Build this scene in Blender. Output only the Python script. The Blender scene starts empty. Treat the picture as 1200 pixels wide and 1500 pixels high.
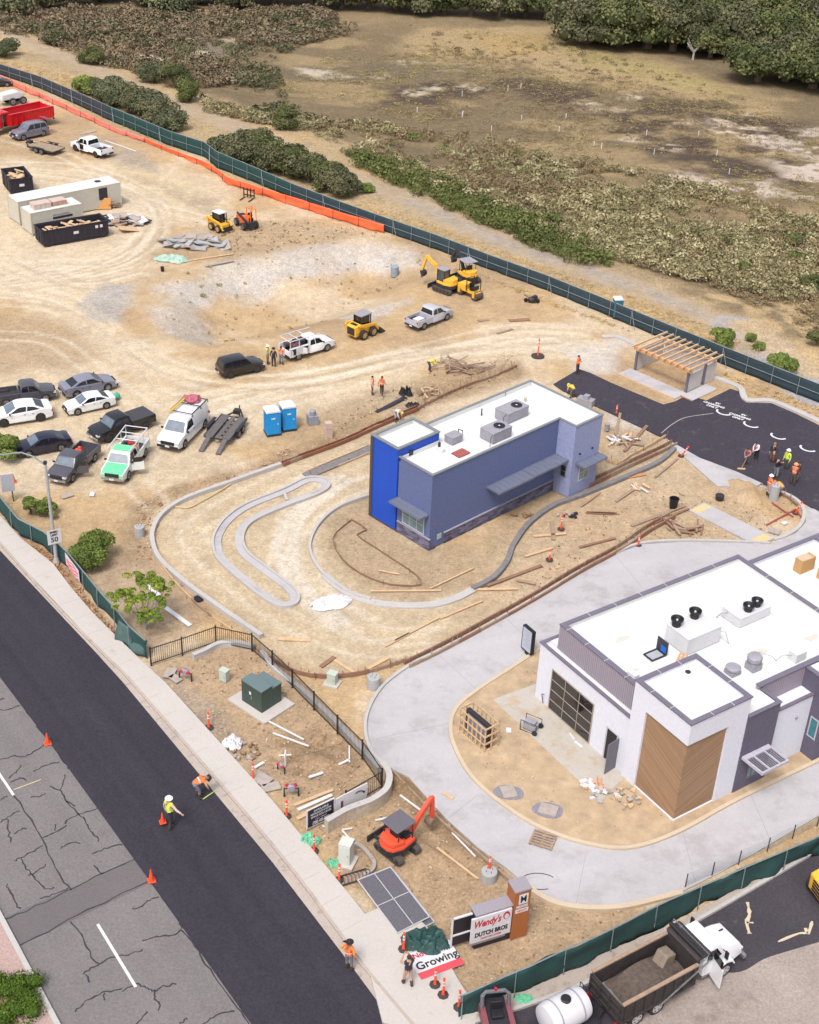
import bpy, bmesh, math, random
import numpy as np
from mathutils import Vector, Matrix, noise as mnoise
R = math.radians
SC = bpy.context.scene
COL = SC.collection
FPX, TH, RO, CH = 2030.0, R(31.85), R(2.6), 53.0
_f = np.array([0, math.cos(TH), -math.sin(TH)]); _r = np.array([1.0, 0, 0]); _u = np.cross(_r, _f)
CR = np.array([math.cos(RO)*_r+math.sin(RO)*_u, -math.sin(RO)*_r+math.cos(RO)*_u, _f])
cam = bpy.data.cameras.new('camera'); cob = bpy.data.objects.new('camera', cam); COL.objects.link(cob)
m = Matrix.Identity(4)
for i in range(3):
    m[i][0] = CR[0][i]; m[i][1] = CR[1][i]; m[i][2] = -CR[2][i]
m[2][3] = CH
cob.matrix_world = m
cam.sensor_fit = 'HORIZONTAL'; cam.sensor_width = 36; cam.lens = FPX/1200*36
cam.clip_start = 0.5; cam.clip_end = 20000
SC.camera = cob
def G0(x, y, z=0.0):
    d = CR.T @ np.array([(x-600)/FPX, -(y-750)/FPX, 1.0])
    t = (z-CH)/d[2]
    return np.array([t*d[0], t*d[1], z])
def _hash(ix, iy, s):
    h = (ix*374761393 + iy*668265263 + s*982451653) & 0xffffffff
    h = ((h ^ (h >> 13))*1274126177) & 0xffffffff
    return ((h ^ (h >> 16)) & 0xffff)/65535.0
def vn(x, y, s=0):
    x = np.asarray(x, float); y = np.asarray(y, float)
    ix = np.floor(x).astype(np.int64); iy = np.floor(y).astype(np.int64)
    fx = x-ix; fy = y-iy
    fx = fx*fx*(3-2*fx); fy = fy*fy*(3-2*fy)
    a = _hash(ix, iy, s); b = _hash(ix+1, iy, s); c = _hash(ix, iy+1, s); d = _hash(ix+1, iy+1, s)
    return (a*(1-fx)+b*fx)*(1-fy)+(c*(1-fx)+d*fx)*fy
def fbm(x, y, s=0, o=4):
    t = 0; a = .5; n = 0
    for i in range(o):
        t = t+a*vn(x*(2**i)+i*17.3, y*(2**i)-i*9.1, s+i); n += a; a *= .5
    return t/n
def sdist(x, y, P, closed=True):
    """distance to polyline, inside flag"""
    x = np.asarray(x, float); y = np.asarray(y, float)
    d = np.full(x.shape, 1e9); ins = np.zeros(x.shape, bool)
    n = len(P)
    for i in range(n if closed else n-1):
        ax, ay = P[i]; bx, by = P[(i+1) % n]
        ex, ey = bx-ax, by-ay
        t = np.clip(((x-ax)*ex+(y-ay)*ey)/(ex*ex+ey*ey+1e-12), 0, 1)
        d = np.minimum(d, np.hypot(x-ax-t*ex, y-ay-t*ey))
        if closed:
            c = ((ay > y) != (by > y)) & (x < (bx-ax)*(y-ay)/((by-ay) if by != ay else 1e-12)+ax)
            ins ^= c
    return np.where(ins, -d, d) if closed else d
def ss(a, b, v):
    t = np.clip((v-a)/(b-a), 0, 1); return t*t*(3-2*t)
def flat(pts): return [tuple(G0(*p)[:2]) for p in pts]
FENCE_PX = [(-140, 50), (0, 109), (60, 130), (120, 157), (160, 176), (200, 193), (250, 214), (300, 230), (318, 246), (367, 265), (430, 291), (500, 317), (560, 338), (640, 366), (720, 396),
            (800, 425), (880, 458), (955, 490), (1055, 532), (1130, 562), (1205, 592), (1320, 640)]
FW = flat(FENCE_PX)
PITP = flat([(235, 425), (310, 385), (420, 372), (520, 345), (600, 362), (640, 400), (600, 440), (520, 470), (400, 498), (300, 515), (225, 490)])
_fx = np.array([p[0] for p in FW]); _fy = np.array([p[1] for p in FW])
def beyond(x, y):
    """positive distance past the long fence (fence runs left-far to right-near)"""
    fy = np.interp(x, _fx, _fy)
    # extend slope at the ends
    s0 = (_fy[1]-_fy[0])/(_fx[1]-_fx[0]); s1 = (_fy[-1]-_fy[-2])/(_fx[-1]-_fx[-2])
    fy = np.where(x < _fx[0], _fy[0]+(x-_fx[0])*s0, fy); fy = np.where(x > _fx[-1], _fy[-1]+(x-_fx[-1])*s1, fy)
    return (y-fy)*.75
def hz(x, y):
    x = np.asarray(x, float); y = np.asarray(y, float)
    d = beyond(x, y)
    z = -3.0*ss(2, 45, d)
    z = z + ss(20, 60, d)*1.1*(fbm(x/30, y/30, 5, 3)-.5)*2*.6
    z = z + 26*ss(250, 700, y)
    p = sdist(x, y, PITP)
    z = z - 2.3*ss(0, 7.0, -p)
    return z
def G(x, y):
    z = 0.0
    for _ in range(14):
        g = G0(x, y, z); z = .5*z+.5*float(hz(g[0], g[1]))
    return Vector((g[0], g[1], z))
def W(pts): return [G0(*p)[:2] for p in pts]
def reg(o, label=None, cat=None, group=None, kind=None):
    if label: o['label'] = label
    if cat: o['category'] = cat
    if group: o['group'] = group
    if kind: o['kind'] = kind
    return o
def empty(name, loc, rz=0, label=None, cat=None, group=None):
    o = bpy.data.objects.new(name, None); COL.objects.link(o)
    o.location = loc; o.rotation_euler = (0, 0, rz); o.empty_display_size = .3
    return reg(o, label, cat, group)
def copytree(o, parent=None):
    c = o.copy(); COL.objects.link(c)
    if parent: c.parent = parent
    for ch in list(o.children): copytree(ch, c)
    return c
KE = 1.6
def lin(c):
    return tuple(((v/255)/12.92 if v/255 <= .04045 else ((v/255+.055)/1.055)**2.4) for v in c)
def alb(c, k=KE): return tuple(min(.86, v/k) for v in lin(c))
MATS = {}
def mat(name, rgb, rough=.8, amt=.12, scale=6., metal=0., bump=0., bscale=None, k=KE, spec=None, streak=False, alpha=None, coat=0):
    """rgb = colour as seen in daylight (0-255)"""
    if name in MATS: return MATS[name]
    m = bpy.data.materials.new(name); m.use_nodes = True; nt = m.node_tree; N = nt.nodes; L = nt.links
    b = N['Principled BSDF']; c = alb(rgb, k)
    b.inputs['Roughness'].default_value = rough; b.inputs['Metallic'].default_value = metal
    if spec is not None: b.inputs['Specular IOR Level'].default_value = spec
    if coat: b.inputs['Coat Weight'].default_value = coat; b.inputs['Coat Roughness'].default_value = .08
    tc = N.new('ShaderNodeTexCoord')
    n = N.new('ShaderNodeTexNoise'); n.inputs['Scale'].default_value = scale; n.inputs['Detail'].default_value = 5; n.inputs['Roughness'].default_value = .65
    if streak:
        mp = N.new('ShaderNodeMapping'); mp.inputs['Scale'].default_value = (1, 1, .12)
        L.new(tc.outputs['Object'], mp.inputs['Vector']); L.new(mp.outputs[0], n.inputs['Vector'])
    else: L.new(tc.outputs['Object'], n.inputs['Vector'])
    r = N.new('ShaderNodeValToRGB')
    r.color_ramp.elements[0].position = .3; r.color_ramp.elements[1].position = .7
    r.color_ramp.elements[0].color = (*[v*(1-amt) for v in c], 1); r.color_ramp.elements[1].color = (*[min(.9, v*(1+amt)) for v in c], 1)
    L.new(n.outputs['Fac'], r.inputs[0]); L.new(r.outputs[0], b.inputs['Base Color'])
    if bump:
        n2 = N.new('ShaderNodeTexNoise'); n2.inputs['Scale'].default_value = bscale or scale*4; n2.inputs['Detail'].default_value = 4
        L.new(tc.outputs['Object'], n2.inputs['Vector'])
        bp = N.new('ShaderNodeBump'); bp.inputs['Strength'].default_value = bump; bp.inputs['Distance'].default_value = .05
        L.new(n2.outputs['Fac'], bp.inputs['Height']); L.new(bp.outputs[0], b.inputs['Normal'])
    if alpha is not None: b.inputs['Alpha'].default_value = alpha
    MATS[name] = m; return m
def paint(name, rgb, dust=.25):
    """car paint with a coat and some dust"""
    m = mat(name, rgb, rough=.3, amt=.05, scale=2, coat=.6, spec=.5)
    return m
class MB:
    def __init__(s): s.v = []; s.f = []; s.mi = []; s.cur = 0
    def m(s, i): s.cur = i; return s
    def add(s, vs, fs):
        o = len(s.v); s.v += [tuple(v) for v in vs]
        for f in fs: s.f.append(tuple(i+o for i in f)); s.mi.append(s.cur)
        return s
    def box(s, c, d, rz=0, ry=0, rx=0):
        M = Matrix.Translation(c) @ Matrix.Rotation(rz, 4, 'Z') @ Matrix.Rotation(ry, 4, 'Y') @ Matrix.Rotation(rx, 4, 'X')
        x, y, z = d[0]/2, d[1]/2, d[2]/2
        vs = [M @ Vector(p) for p in [(-x, -y, -z), (x, -y, -z), (x, y, -z), (-x, y, -z), (-x, -y, z), (x, -y, z), (x, y, z), (-x, y, z)]]
        return s.add(vs, [(0, 3, 2, 1), (4, 5, 6, 7), (0, 1, 5, 4), (1, 2, 6, 5), (2, 3, 7, 6), (3, 0, 4, 7)])
    def b2(s, x0, x1, y0, y1, z0, z1): return s.box(((x0+x1)/2, (y0+y1)/2, (z0+z1)/2), (x1-x0, y1-y0, z1-z0))
    def bar(s, a, b, w, h=None):
        """rectangular bar from a to b"""
        a = Vector(a); b = Vector(b); h = h or w; d = (b-a)
        if d.length < 1e-6: return s
        d.normalize(); up = Vector((0, 0, 1)) if abs(d.z) < .95 else Vector((1, 0, 0))
        sx = d.cross(up).normalized()*w/2; sy = sx.cross(d).normalized()*h/2
        vs = [a-sx-sy, a+sx-sy, a+sx+sy, a-sx+sy, b-sx-sy, b+sx-sy, b+sx+sy, b-sx+sy]
        return s.add(vs, [(0, 1, 2, 3), (7, 6, 5, 4), (0, 4, 5, 1), (1, 5, 6, 2), (2, 6, 7, 3), (3, 7, 4, 0)])
    def tube(s, pts, r, n=8, cap=True):
        pts = [Vector(p) for p in pts]; rs = r if isinstance(r, (list, tuple)) else [r]*len(pts)
        o = len(s.v); up0 = None
        for i, p in enumerate(pts):
            d = (pts[min(i+1, len(pts)-1)]-pts[max(i-1, 0)]).normalized()
            if up0 is None: up0 = Vector((0, 0, 1)) if abs(d.z) < .9 else Vector((1, 0, 0))
            sx = d.cross(up0)
            if sx.length < 1e-3: sx = d.cross(Vector((0, 1, 0)))
            sx.normalize(); sy = d.cross(sx).normalized()
            for k in range(n):
                a = 2*math.pi*k/n; s.v.append(tuple(p+sx*math.cos(a)*rs[i]+sy*math.sin(a)*rs[i]))
        for i in range(len(pts)-1):
            for k in range(n):
                k2 = (k+1) % n
                s.f.append((o+i*n+k, o+(i+1)*n+k, o+(i+1)*n+k2, o+i*n+k2)); s.mi.append(s.cur)
        if cap:
            s.f.append(tuple(o+k for k in range(n))); s.mi.append(s.cur)
            s.f.append(tuple(o+(len(pts)-1)*n+k for k in reversed(range(n)))); s.mi.append(s.cur)
        return s
    def cyl(s, a, b, r, n=16, r2=None): return s.tube([a, b], [r, r if r2 is None else r2], n)
    def lathe(s, prof, n=16, c=(0, 0, 0), axis='Z'):
        o = len(s.v)
        for r, z in prof:
            for k in range(n):
                a = 2*math.pi*k/n; p = (r*math.cos(a), r*math.sin(a), z)
                if axis == 'Y': p = (p[0], p[2], p[1])
                if axis == 'X': p = (p[2], p[0], p[1])
                s.v.append((c[0]+p[0], c[1]+p[1], c[2]+p[2]))
        for i in range(len(prof)-1):
            for k in range(n):
                k2 = (k+1) % n; q = (o+i*n+k, o+i*n+k2, o+(i+1)*n+k2, o+(i+1)*n+k)
                s.f.append(q if axis != 'Y' else q[::-1]); s.mi.append(s.cur)
        s.f.append(tuple(o+k for k in reversed(range(n)))); s.mi.append(s.cur)
        s.f.append(tuple(o+(len(prof)-1)*n+k for k in range(n))); s.mi.append(s.cur)
        return s
    def prism(s, poly, z0, z1):
        """poly (x,y) any winding, concave allowed (caps are ngons)"""
        a = sum(poly[i][0]*poly[(i+1) % len(poly)][1]-poly[(i+1) % len(poly)][0]*poly[i][1] for i in range(len(poly)))
        if a < 0: poly = poly[::-1]
        n = len(poly); o = len(s.v)
        s.v += [(p[0], p[1], z0) for p in poly]+[(p[0], p[1], z1) for p in poly]
        s.f.append(tuple(o+i for i in reversed(range(n)))); s.mi.append(s.cur)
        s.f.append(tuple(o+n+i for i in range(n))); s.mi.append(s.cur)
        for i in range(n):
            j = (i+1) % n; s.f.append((o+i, o+j, o+n+j, o+n+i)); s.mi.append(s.cur)
        return s
    def side(s, prof, hw, taper=None, y0=0):
        """extrude a side profile (x,z) across y; taper(x,z)->half width"""
        a = sum(prof[i][0]*prof[(i+1) % len(prof)][1]-prof[(i+1) % len(prof)][0]*prof[i][1] for i in range(len(prof)))
        if a < 0: prof = prof[::-1]
        n = len(prof); o = len(s.v); t = taper or (lambda x, z: hw)
        s.v += [(p[0], y0-t(*p), p[1]) for p in prof]+[(p[0], y0+t(*p), p[1]) for p in prof]
        s.f.append(tuple(o+i for i in range(n))); s.mi.append(s.cur)
        s.f.append(tuple(o+n+i for i in reversed(range(n)))); s.mi.append(s.cur)
        for i in range(n):
            j = (i+1) % n; s.f.append((o+j, o+i, o+n+i, o+n+j)); s.mi.append(s.cur)
        return s
    def quad(s, a, b, c, d): return s.add([a, b, c, d], [(0, 1, 2, 3)])
    def blob(s, c, r, sub=1, seed=0, amp=.2, fl=1.):
        bm = bmesh.new(); bmesh.ops.create_icosphere(bm, subdivisions=sub, radius=1)
        rr = r if isinstance(r, (tuple, list)) else (r, r, r)
        vs = []
        for v in bm.verts:
            n = mnoise.noise(v.co*1.7+Vector((seed*3.1, seed*1.7, seed)))*amp
            p = v.co*(1+n); vs.append((c[0]+p.x*rr[0], c[1]+p.y*rr[1], c[2]+p.z*rr[2]*fl))
        fs = [tuple(v.index for v in f.verts) for f in bm.faces]; bm.free()
        return s.add(vs, fs)
    def build(s, name, mats, parent=None, bevel=0, smooth=False, loc=None, rz=0, ang=30):
        me = bpy.data.meshes.new(name); me.from_pydata(s.v, [], s.f)
        if not isinstance(mats, (list, tuple)): mats = [mats]
        for mm in mats: me.materials.append(mm)
        me.polygons.foreach_set('material_index', s.mi)
        if bevel:
            bm = bmesh.new(); bm.from_mesh(me)
            bmesh.ops.remove_doubles(bm, verts=bm.verts, dist=1e-5)
            es = [e for e in bm.edges if len(e.link_faces) == 2 and e.calc_face_angle(0) > R(ang)]
            bmesh.ops.bevel(bm, geom=es, offset=bevel, segments=2, affect='EDGES', clamp_overlap=True, profile=.6)
            bm.to_mesh(me); bm.free()
        me.update()
        if smooth:
            me.polygons.foreach_set('use_smooth', [True]*len(me.polygons))
            try: me.set_sharp_from_angle(angle=R(38))
            except Exception: pass
        o = bpy.data.objects.new(name, me); COL.objects.link(o)
        if parent: o.parent = parent
        if loc is not None: o.location = loc
        o.rotation_euler = (0, 0, rz)
        return o
def npmesh(name, V, F, mats, mi=None, attr=None, parent=None, smooth=False):
    """fast mesh from numpy; F (n,k); attr dict of per-vertex float or rgb arrays"""
    me = bpy.data.meshes.new(name); V = np.asarray(V, np.float32); F = np.asarray(F, np.int32)
    me.vertices.add(len(V)); me.vertices.foreach_set('co', V.ravel())
    me.loops.add(F.size); me.loops.foreach_set('vertex_index', F.ravel())
    me.polygons.add(len(F)); me.polygons.foreach_set('loop_start', np.arange(0, F.size, F.shape[1], dtype=np.int32))
    if mi is not None: me.polygons.foreach_set('material_index', np.asarray(mi, np.int32))
    for mm in (mats if isinstance(mats, (list, tuple)) else [mats]): me.materials.append(mm)
    for k, a in (attr or {}).items():
        a = np.asarray(a, np.float32)
        if a.ndim == 1:
            t = me.attributes.new(k, 'FLOAT', 'POINT'); t.data.foreach_set('value', a)
        else:
            t = me.attributes.new(k, 'FLOAT_COLOR', 'POINT'); c = np.ones((len(a), 4), np.float32); c[:, :3] = a; t.data.foreach_set('color', c.ravel())
    me.update(calc_edges=True); me.validate()
    if smooth: me.polygons.foreach_set('use_smooth', np.ones(len(F), bool))
    o = bpy.data.objects.new(name, me); COL.objects.link(o)
    if parent: o.parent = parent
    return o
def text_mesh(txt, size, mat_, name, parent=None, M=None, ext=.004, align='CENTER', sx=1., shear=0, bold=0):
    cu = bpy.data.curves.new('t', 'FONT'); cu.body = txt; cu.size = size; cu.extrude = ext; cu.align_x = align; cu.align_y = 'CENTER'; cu.shear = shear; cu.offset = bold
    cu.resolution_u = 3
    o = bpy.data.objects.new('t', cu); COL.objects.link(o)
    dg = bpy.context.evaluated_depsgraph_get(); me = bpy.data.meshes.new_from_object(o.evaluated_get(dg))
    bpy.data.objects.remove(o); bpy.data.curves.remove(cu)
    T = (M or Matrix.Identity(4)) @ Matrix.Diagonal((sx, 1, 1, 1)); me.transform(T)
    me.materials.clear(); me.materials.append(mat_); me.name = name
    q = bpy.data.objects.new(name, me); COL.objects.link(q)
    if parent: q.parent = parent
    return q
def frame(o, xa, ya):
    """matrix with origin o, x axis xa, y axis ya"""
    xa = Vector(xa).normalized(); ya = Vector(ya).normalized(); za = xa.cross(ya)
    M = Matrix.Identity(4)
    for i in range(3): M[i][0] = xa[i]; M[i][1] = ya[i]; M[i][2] = za[i]; M[i][3] = o[i]
    return M
def smoothpath(P, n=6, closed=False):
    """Catmull-Rom through points"""
    P = [np.array(p, float) for p in P]; out = []; L = len(P)
    for i in range(L if closed else L-1):
        if closed: p0, p1, p2, p3 = P[i-1], P[i], P[(i+1) % L], P[(i+2) % L]
        else: p0, p1, p2, p3 = P[max(i-1, 0)], P[i], P[i+1], P[min(i+2, L-1)]
        for k in range(n):
            t = k/n
            out.append(.5*((2*p1)+(-p0+p2)*t+(2*p0-5*p1+4*p2-p3)*t*t+(-p0+3*p1-3*p2+p3)*t**3))
    if not closed: out.append(P[-1])
    return out
def ribbon(mb, P, w, z0, z1, closed=False, off=0):
    """extruded strip of width w following P; off shifts sideways"""
    n = len(P); L = []; Rr = []
    for i in range(n):
        a = P[i-1] if (closed or i > 0) else P[i]; b = P[(i+1) % n] if (closed or i < n-1) else P[i]
        d = np.array(b, float)-np.array(a, float); d /= np.linalg.norm(d)+1e-9; nn = np.array([-d[1], d[0]])
        ww = w[i] if isinstance(w, (list, np.ndarray)) else w
        L.append(P[i]+nn*(off+ww/2)); Rr.append(P[i]+nn*(off-ww/2))
    vs = []
    for l, r in zip(L, Rr): vs += [(r[0], r[1], z0), (l[0], l[1], z0), (l[0], l[1], z1), (r[0], r[1], z1)]
    fs = []
    for i in range(n if closed else n-1):
        a = 4*i; b = 4*((i+1) % n)
        for k in range(4):
            k2 = (k+1) % 4; fs.append((a+k, a+k2, b+k2, b+k))
    if not closed: fs += [(3, 2, 1, 0), (4*n-4, 4*n-3, 4*n-2, 4*n-1)]
    mb.add(vs, fs); return mb
rnd = random.Random(7)
SUN_EL, SUN_AZ = R(58), R(-158)     # azimuth measured from +Y clockwise
w = bpy.data.worlds.new('World'); SC.world = w; w.use_nodes = True
nt = w.node_tree; bg = nt.nodes['Background']
sky = nt.nodes.new('ShaderNodeTexSky'); sky.sky_type = 'NISHITA'; sky.sun_disc = False
sky.sun_elevation = SUN_EL; sky.sun_rotation = SUN_AZ; sky.air_density = 1.0; sky.dust_density = 5.0; sky.ozone_density = .8
hs = nt.nodes.new('ShaderNodeHueSaturation'); hs.inputs['Saturation'].default_value = .45
nt.links.new(sky.outputs[0], hs.inputs['Color']); nt.links.new(hs.outputs[0], bg.inputs['Color']); bg.inputs['Strength'].default_value = .15
sl = bpy.data.lights.new('sun', 'SUN'); sl.energy = 1.5; sl.angle = R(14); sl.color = (1, .97, .93)
so = bpy.data.objects.new('sun', sl); COL.objects.link(so)
sd = Vector((math.sin(SUN_AZ)*math.cos(SUN_EL), math.cos(SUN_AZ)*math.cos(SUN_EL), math.sin(SUN_EL)))
so.rotation_euler = sd.to_track_quat('Z', 'Y').to_euler(); so.location = (0, 0, 90)
SC.view_settings.view_transform = 'Standard'; SC.view_settings.look = 'None'; SC.view_settings.gamma = 1; SC.view_settings.exposure = .62
def grow(a, b, s, g=1.0):
    out = [a]
    while (out[-1] < b) if s > 0 else (out[-1] > b):
        out.append(out[-1]+s); s *= g
    return out
xs = sorted(set([round(v, 3) for v in grow(-46, 42, .3)+grow(42, 110, .5, 1.004)[1:]+grow(-46, -112, -.42, 1.004)[1:]]))
xs = np.array(grow(xs[0], -4000, -2, 1.35)[1:][::-1]+xs+grow(xs[-1], 4000, 2, 1.35)[1:])
ys = grow(36, 112, .28)+grow(112.2, 185, .38)[1:]; ys += grow(ys[-1], 330, .5, 1.003)[1:]
ys = np.array(grow(36, -2000, -1.5, 1.4)[1:][::-1]+ys+grow(ys[-1], 6000, 2, 1.3)[1:])
X, Y = np.meshgrid(xs, ys); X = X.ravel(); Y = Y.ravel()
def pin(pts, soft=.8, inner=True):
    """soft mask of a pixel polygon laid on the ground, edge wobbled by noise"""
    P = [tuple(G(*p)[:2]) for p in pts]
    wob = (fbm(X/3.1, Y/3.1, 11, 3)-.5)*soft*2.4
    return ss(soft, -soft, sdist(X, Y, P)+wob)
def pline(pts, wd, soft=.5, sm=True):
    P = [tuple(G(*p)[:2]) for p in pts]
    if sm: P = [tuple(p) for p in smoothpath(P, 5)]
    return ss(wd/2+soft, wd/2-soft*.4, sdist(X, Y, P, False))
col = np.zeros((len(X), 3)); col[:] = alb((208, 178, 138))
rgh = np.full(len(X), .35); veg = np.zeros(len(X)); dz = np.zeros(len(X))
def lay(mask, rgb, a=1.0, r=None, v=None):
    global col, rgh, veg
    mk = np.clip(mask*a, 0, 1)[:, None]; g = .35*rgb[0]+.5*rgb[1]+.15*rgb[2]; rgb = [min(255, 1.025*(v+.27*(g-v))) for v in rgb]; col = col*(1-mk)+np.array(alb(rgb))*mk
    if r is not None: rgh = rgh*(1-mask)+r*mask
    if v is not None: veg = veg*(1-mask)+v*mask
n1 = fbm(X/9, Y/9, 1, 5); n2 = fbm(X/2.2, Y/2.2, 2, 4); n3 = fbm(X/25, Y/14, 3, 4); n4 = fbm(X/1.1, Y/1.1, 31, 3)
lay(ss(.48, .62, n1), (224, 197, 160), .8)
lay(ss(.45, .3, n1), (190, 155, 113), .7)
bd = beyond(X, Y)
lay(pin([(-60, 480), (60, 490), (170, 540), (240, 575), (330, 560), (420, 545), (560, 520), (700, 500), (830, 480), (900, 500), (880, 530), (800, 530), (640, 540), (560, 600),
         (420, 620), (300, 670), (240, 730), (180, 700), (60, 700), (-60, 700)], 1.6), (226, 201, 163), .75)
lay(pin([(-60, 235), (40, 235), (190, 260), (240, 330), (230, 400), (180, 440), (120, 440), (190, 500), (330, 540), (300, 570), (200, 560), (100, 480), (-60, 420)], 2.), (228, 203, 166), .8)
lay(pin([(60, 230), (230, 250), (330, 290), (300, 330), (240, 320), (190, 290)], 2.), (222, 195, 152), .6)
lay(pin([(-60, 450), (90, 470), (160, 520), (120, 550), (-60, 545)], 1.6), (193, 158, 116), .8, .7)
lay(pin([(180, 730), (235, 720), (330, 690), (420, 665), (560, 610), (640, 560), (760, 530), (770, 545), (640, 590), (560, 650), (440, 672), (330, 705), (235, 745), (215, 780), (235, 830), (200, 830), (180, 790)], .8), (176, 141, 101), .95, 1.)
lay(pin([(460, 600), (560, 570), (640, 540), (760, 520), (740, 560), (640, 590), (560, 610), (500, 640)], .8), (184, 150, 110), .6, .9)
lay(pin([(240, 740), (420, 680), (600, 600), (640, 700), (640, 800), (700, 870), (780, 870), (700, 920), (600, 960), (480, 985), (400, 950), (235, 810)], .7), (215, 188, 148), .85, .45)
lay(pin([(470, 760), (540, 725), (600, 800), (700, 800), (800, 700), (900, 680), (990, 650), (900, 700), (780, 750), (700, 860), (600, 885), (500, 850)], .6), (190, 158, 118), .8, .7)
lay(pin([(760, 770), (1000, 670), (1090, 720), (1130, 800), (930, 800), (760, 880), (640, 930), (690, 870)], .6), (206, 172, 131), .8, .8)
lay(pin([(900, 600), (1000, 650), (900, 710), (870, 690)], .4), (203, 175, 138), .8, .8)
lay(pin([(100, 800), (210, 800), (320, 900), (210, 960), (180, 900)], .8), (183, 148, 110), .7, .5)
lay(pin([(220, 970), (330, 945), (400, 960), (570, 1140), (500, 1200), (560, 1330), (430, 1180), (300, 1040)], .5), (194, 158, 118), .85, .6)
lay(pin([(225, 985), (262, 980), (330, 1050), (400, 1130), (430, 1180), (330, 1100), (250, 1020)], .5), (180, 156, 132), .8, 1.)
lay(pin([(500, 1150), (570, 1140), (640, 1180), (760, 1290), (940, 1330), (900, 1400), (690, 1480), (640, 1380), (560, 1330), (440, 1200)], .5), (194, 157, 115), .9, .7)
lay(pin([(560, 1140), (620, 1150), (700, 1240), (780, 1310), (740, 1290), (640, 1220)], .3), (160, 124, 86), .7, 1.)
lay(pin([(560, 1120), (600, 1135), (625, 1165), (600, 1170), (570, 1150)], .3), (165, 128, 88), .9, 1.)
lay(pin([(395, 1080), (470, 1060), (540, 1110), (500, 1150), (430, 1140)], .4), (168, 131, 92), .6, 1.)
lay(pin([(230, 600), (330, 660), (220, 720), (150, 720), (60, 700)], 1.), (206, 176, 134), .4)
lay(pin([(0, 762), (40, 770), (66, 800), (104, 832), (146, 890), (190, 940), (215, 965), (190, 965), (136, 902), (78, 830), (30, 792)], .25), (188, 146, 108), .95, .9)
lay(pin([(118, 445), (150, 410), (196, 415), (180, 470), (135, 465)], .8), (186, 178, 172), .85, .9)
lay(pin([(235, 420), (320, 385), (440, 365), (540, 350), (620, 370), (610, 390), (540, 392), (440, 408), (330, 440), (260, 455)], 1.6), (212, 198, 184), .85, .8)
lay(pin([(255, 430), (340, 405), (440, 385), (540, 368), (610, 372), (600, 385), (520, 392), (430, 408), (330, 436), (270, 450)], .8)*ss(.35, .55, fbm(X/1.2+Y/9, Y/6, 71, 3)), (206, 196, 186), .8, .9)
lay(pin([(215, 450), (300, 470), (330, 500), (270, 500), (220, 475)], 1.2), (206, 194, 184), .7, .8)
lay(pin([(500, 465), (560, 445), (600, 438), (570, 460), (520, 480)], .8), (214, 204, 196), .7, .8)
lay(pin([(300, 340), (440, 320), (560, 345), (480, 350), (380, 360), (330, 380)], 1.2), (196, 163, 120), .8, 1.)
lay(pin([(200, 260), (320, 290), (340, 330), (260, 300)], 1.5)*ss(.45, .6, n2), (186, 160, 128), .7, 1.)
lay(pin([(150, 205), (215, 225), (235, 255), (185, 240)], 1.2), (178, 158, 136), .8, 1.)
lay(pin([(270, 340), (300, 335), (310, 360), (275, 360)], .8), (190, 180, 170), .6, .9)
lay(pin([(830, 510), (905, 492), (935, 505), (900, 545), (845, 540)], 1.), (212, 200, 188), .85, .2)
lay(pin([(880, 575), (960, 590), (985, 640), (900, 620)], .5), (205, 192, 180), .8, .4)
B = ss(.2, 1.2, bd)
lay(B, (196, 164, 114), 1, .6, 1.)
lay(B*ss(.42, .62, n3), (186, 156, 112), .8)
lay(B*ss(.5, .62, n1), (208, 170, 112), .7)
trail = [(-30, 30), (60, 70), (180, 118), (280, 160), (380, 198), (430, 222), (520, 262), (600, 292), (680, 330), (760, 362), (860, 395), (960, 432), (1060, 470), (1110, 500), (1160, 540), (1260, 590)]
lay(pline(trail, 3.6, 1.4), (196, 168, 134), .9, .5, 0.)
lay(pline(trail[7:], 2.0, .8)*ss(.4, .62, n2+.1), (178, 166, 154), .6, .8, 0.)
lay(pline([(1085, 478), (1110, 498), (1150, 535), (1200, 575)], 5, .8), (178, 176, 184), .9, .6, 0.)
marsh = pin([(-200, -60), (0, 30), (200, 78), (360, 165), (480, 200), (600, 238), (760, 300), (960, 400), (1100, 470), (1300, 520), (1500, 300), (1500, -60)], 3.)
lay(marsh, (136, 114, 80), 1, .9, .8)
lay(marsh*ss(.4, .62, n3), (164, 136, 94), .75)
m2 = pin([(300, 60), (520, 40), (800, 28), (1000, 90), (1300, 190), (1300, 380), (1050, 300), (900, 260), (640, 190), (420, 150)], 4.)
lay(m2, (138, 115, 80), .9, .8, .9)
lay(m2*ss(.5, .6, fbm(X/18, Y/7, 8, 4)), (176, 146, 98), .75)
lay(pin([(620, 40), (820, 38), (900, 85), (1040, 130), (1160, 165), (1120, 185), (960, 135), (820, 130), (760, 100), (640, 105), (580, 70)], 3.), (186, 154, 102), .85, .5, 1.)
lay(pin([(700, 52), (800, 48), (790, 78), (720, 78)], 3.), (186, 150, 84), .8, .5, 1.)
lay(pin([(800, 62), (960, 90), (1100, 140), (1000, 130), (860, 100)], 2.), (176, 156, 84), .55, .6, 1.)
dk = pin([(560, 130), (660, 118), (760, 108), (830, 112), (900, 140), (1060, 150), (1180, 180), (1230, 260), (1120, 270), (1000, 250), (900, 210), (860, 200), (900, 180), (820, 150), (720, 130), (640, 160), (570, 152)], 3.)
lay(dk*ss(.36, .5, fbm(X/7, Y/5, 21, 4)), (90, 72, 62), .95, .9, .6)
lay(pin([(420, 95), (700, 90), (700, 110), (560, 118), (420, 120)], 3.)*ss(.4, .55, n2), (122, 106, 84), .85)
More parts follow.
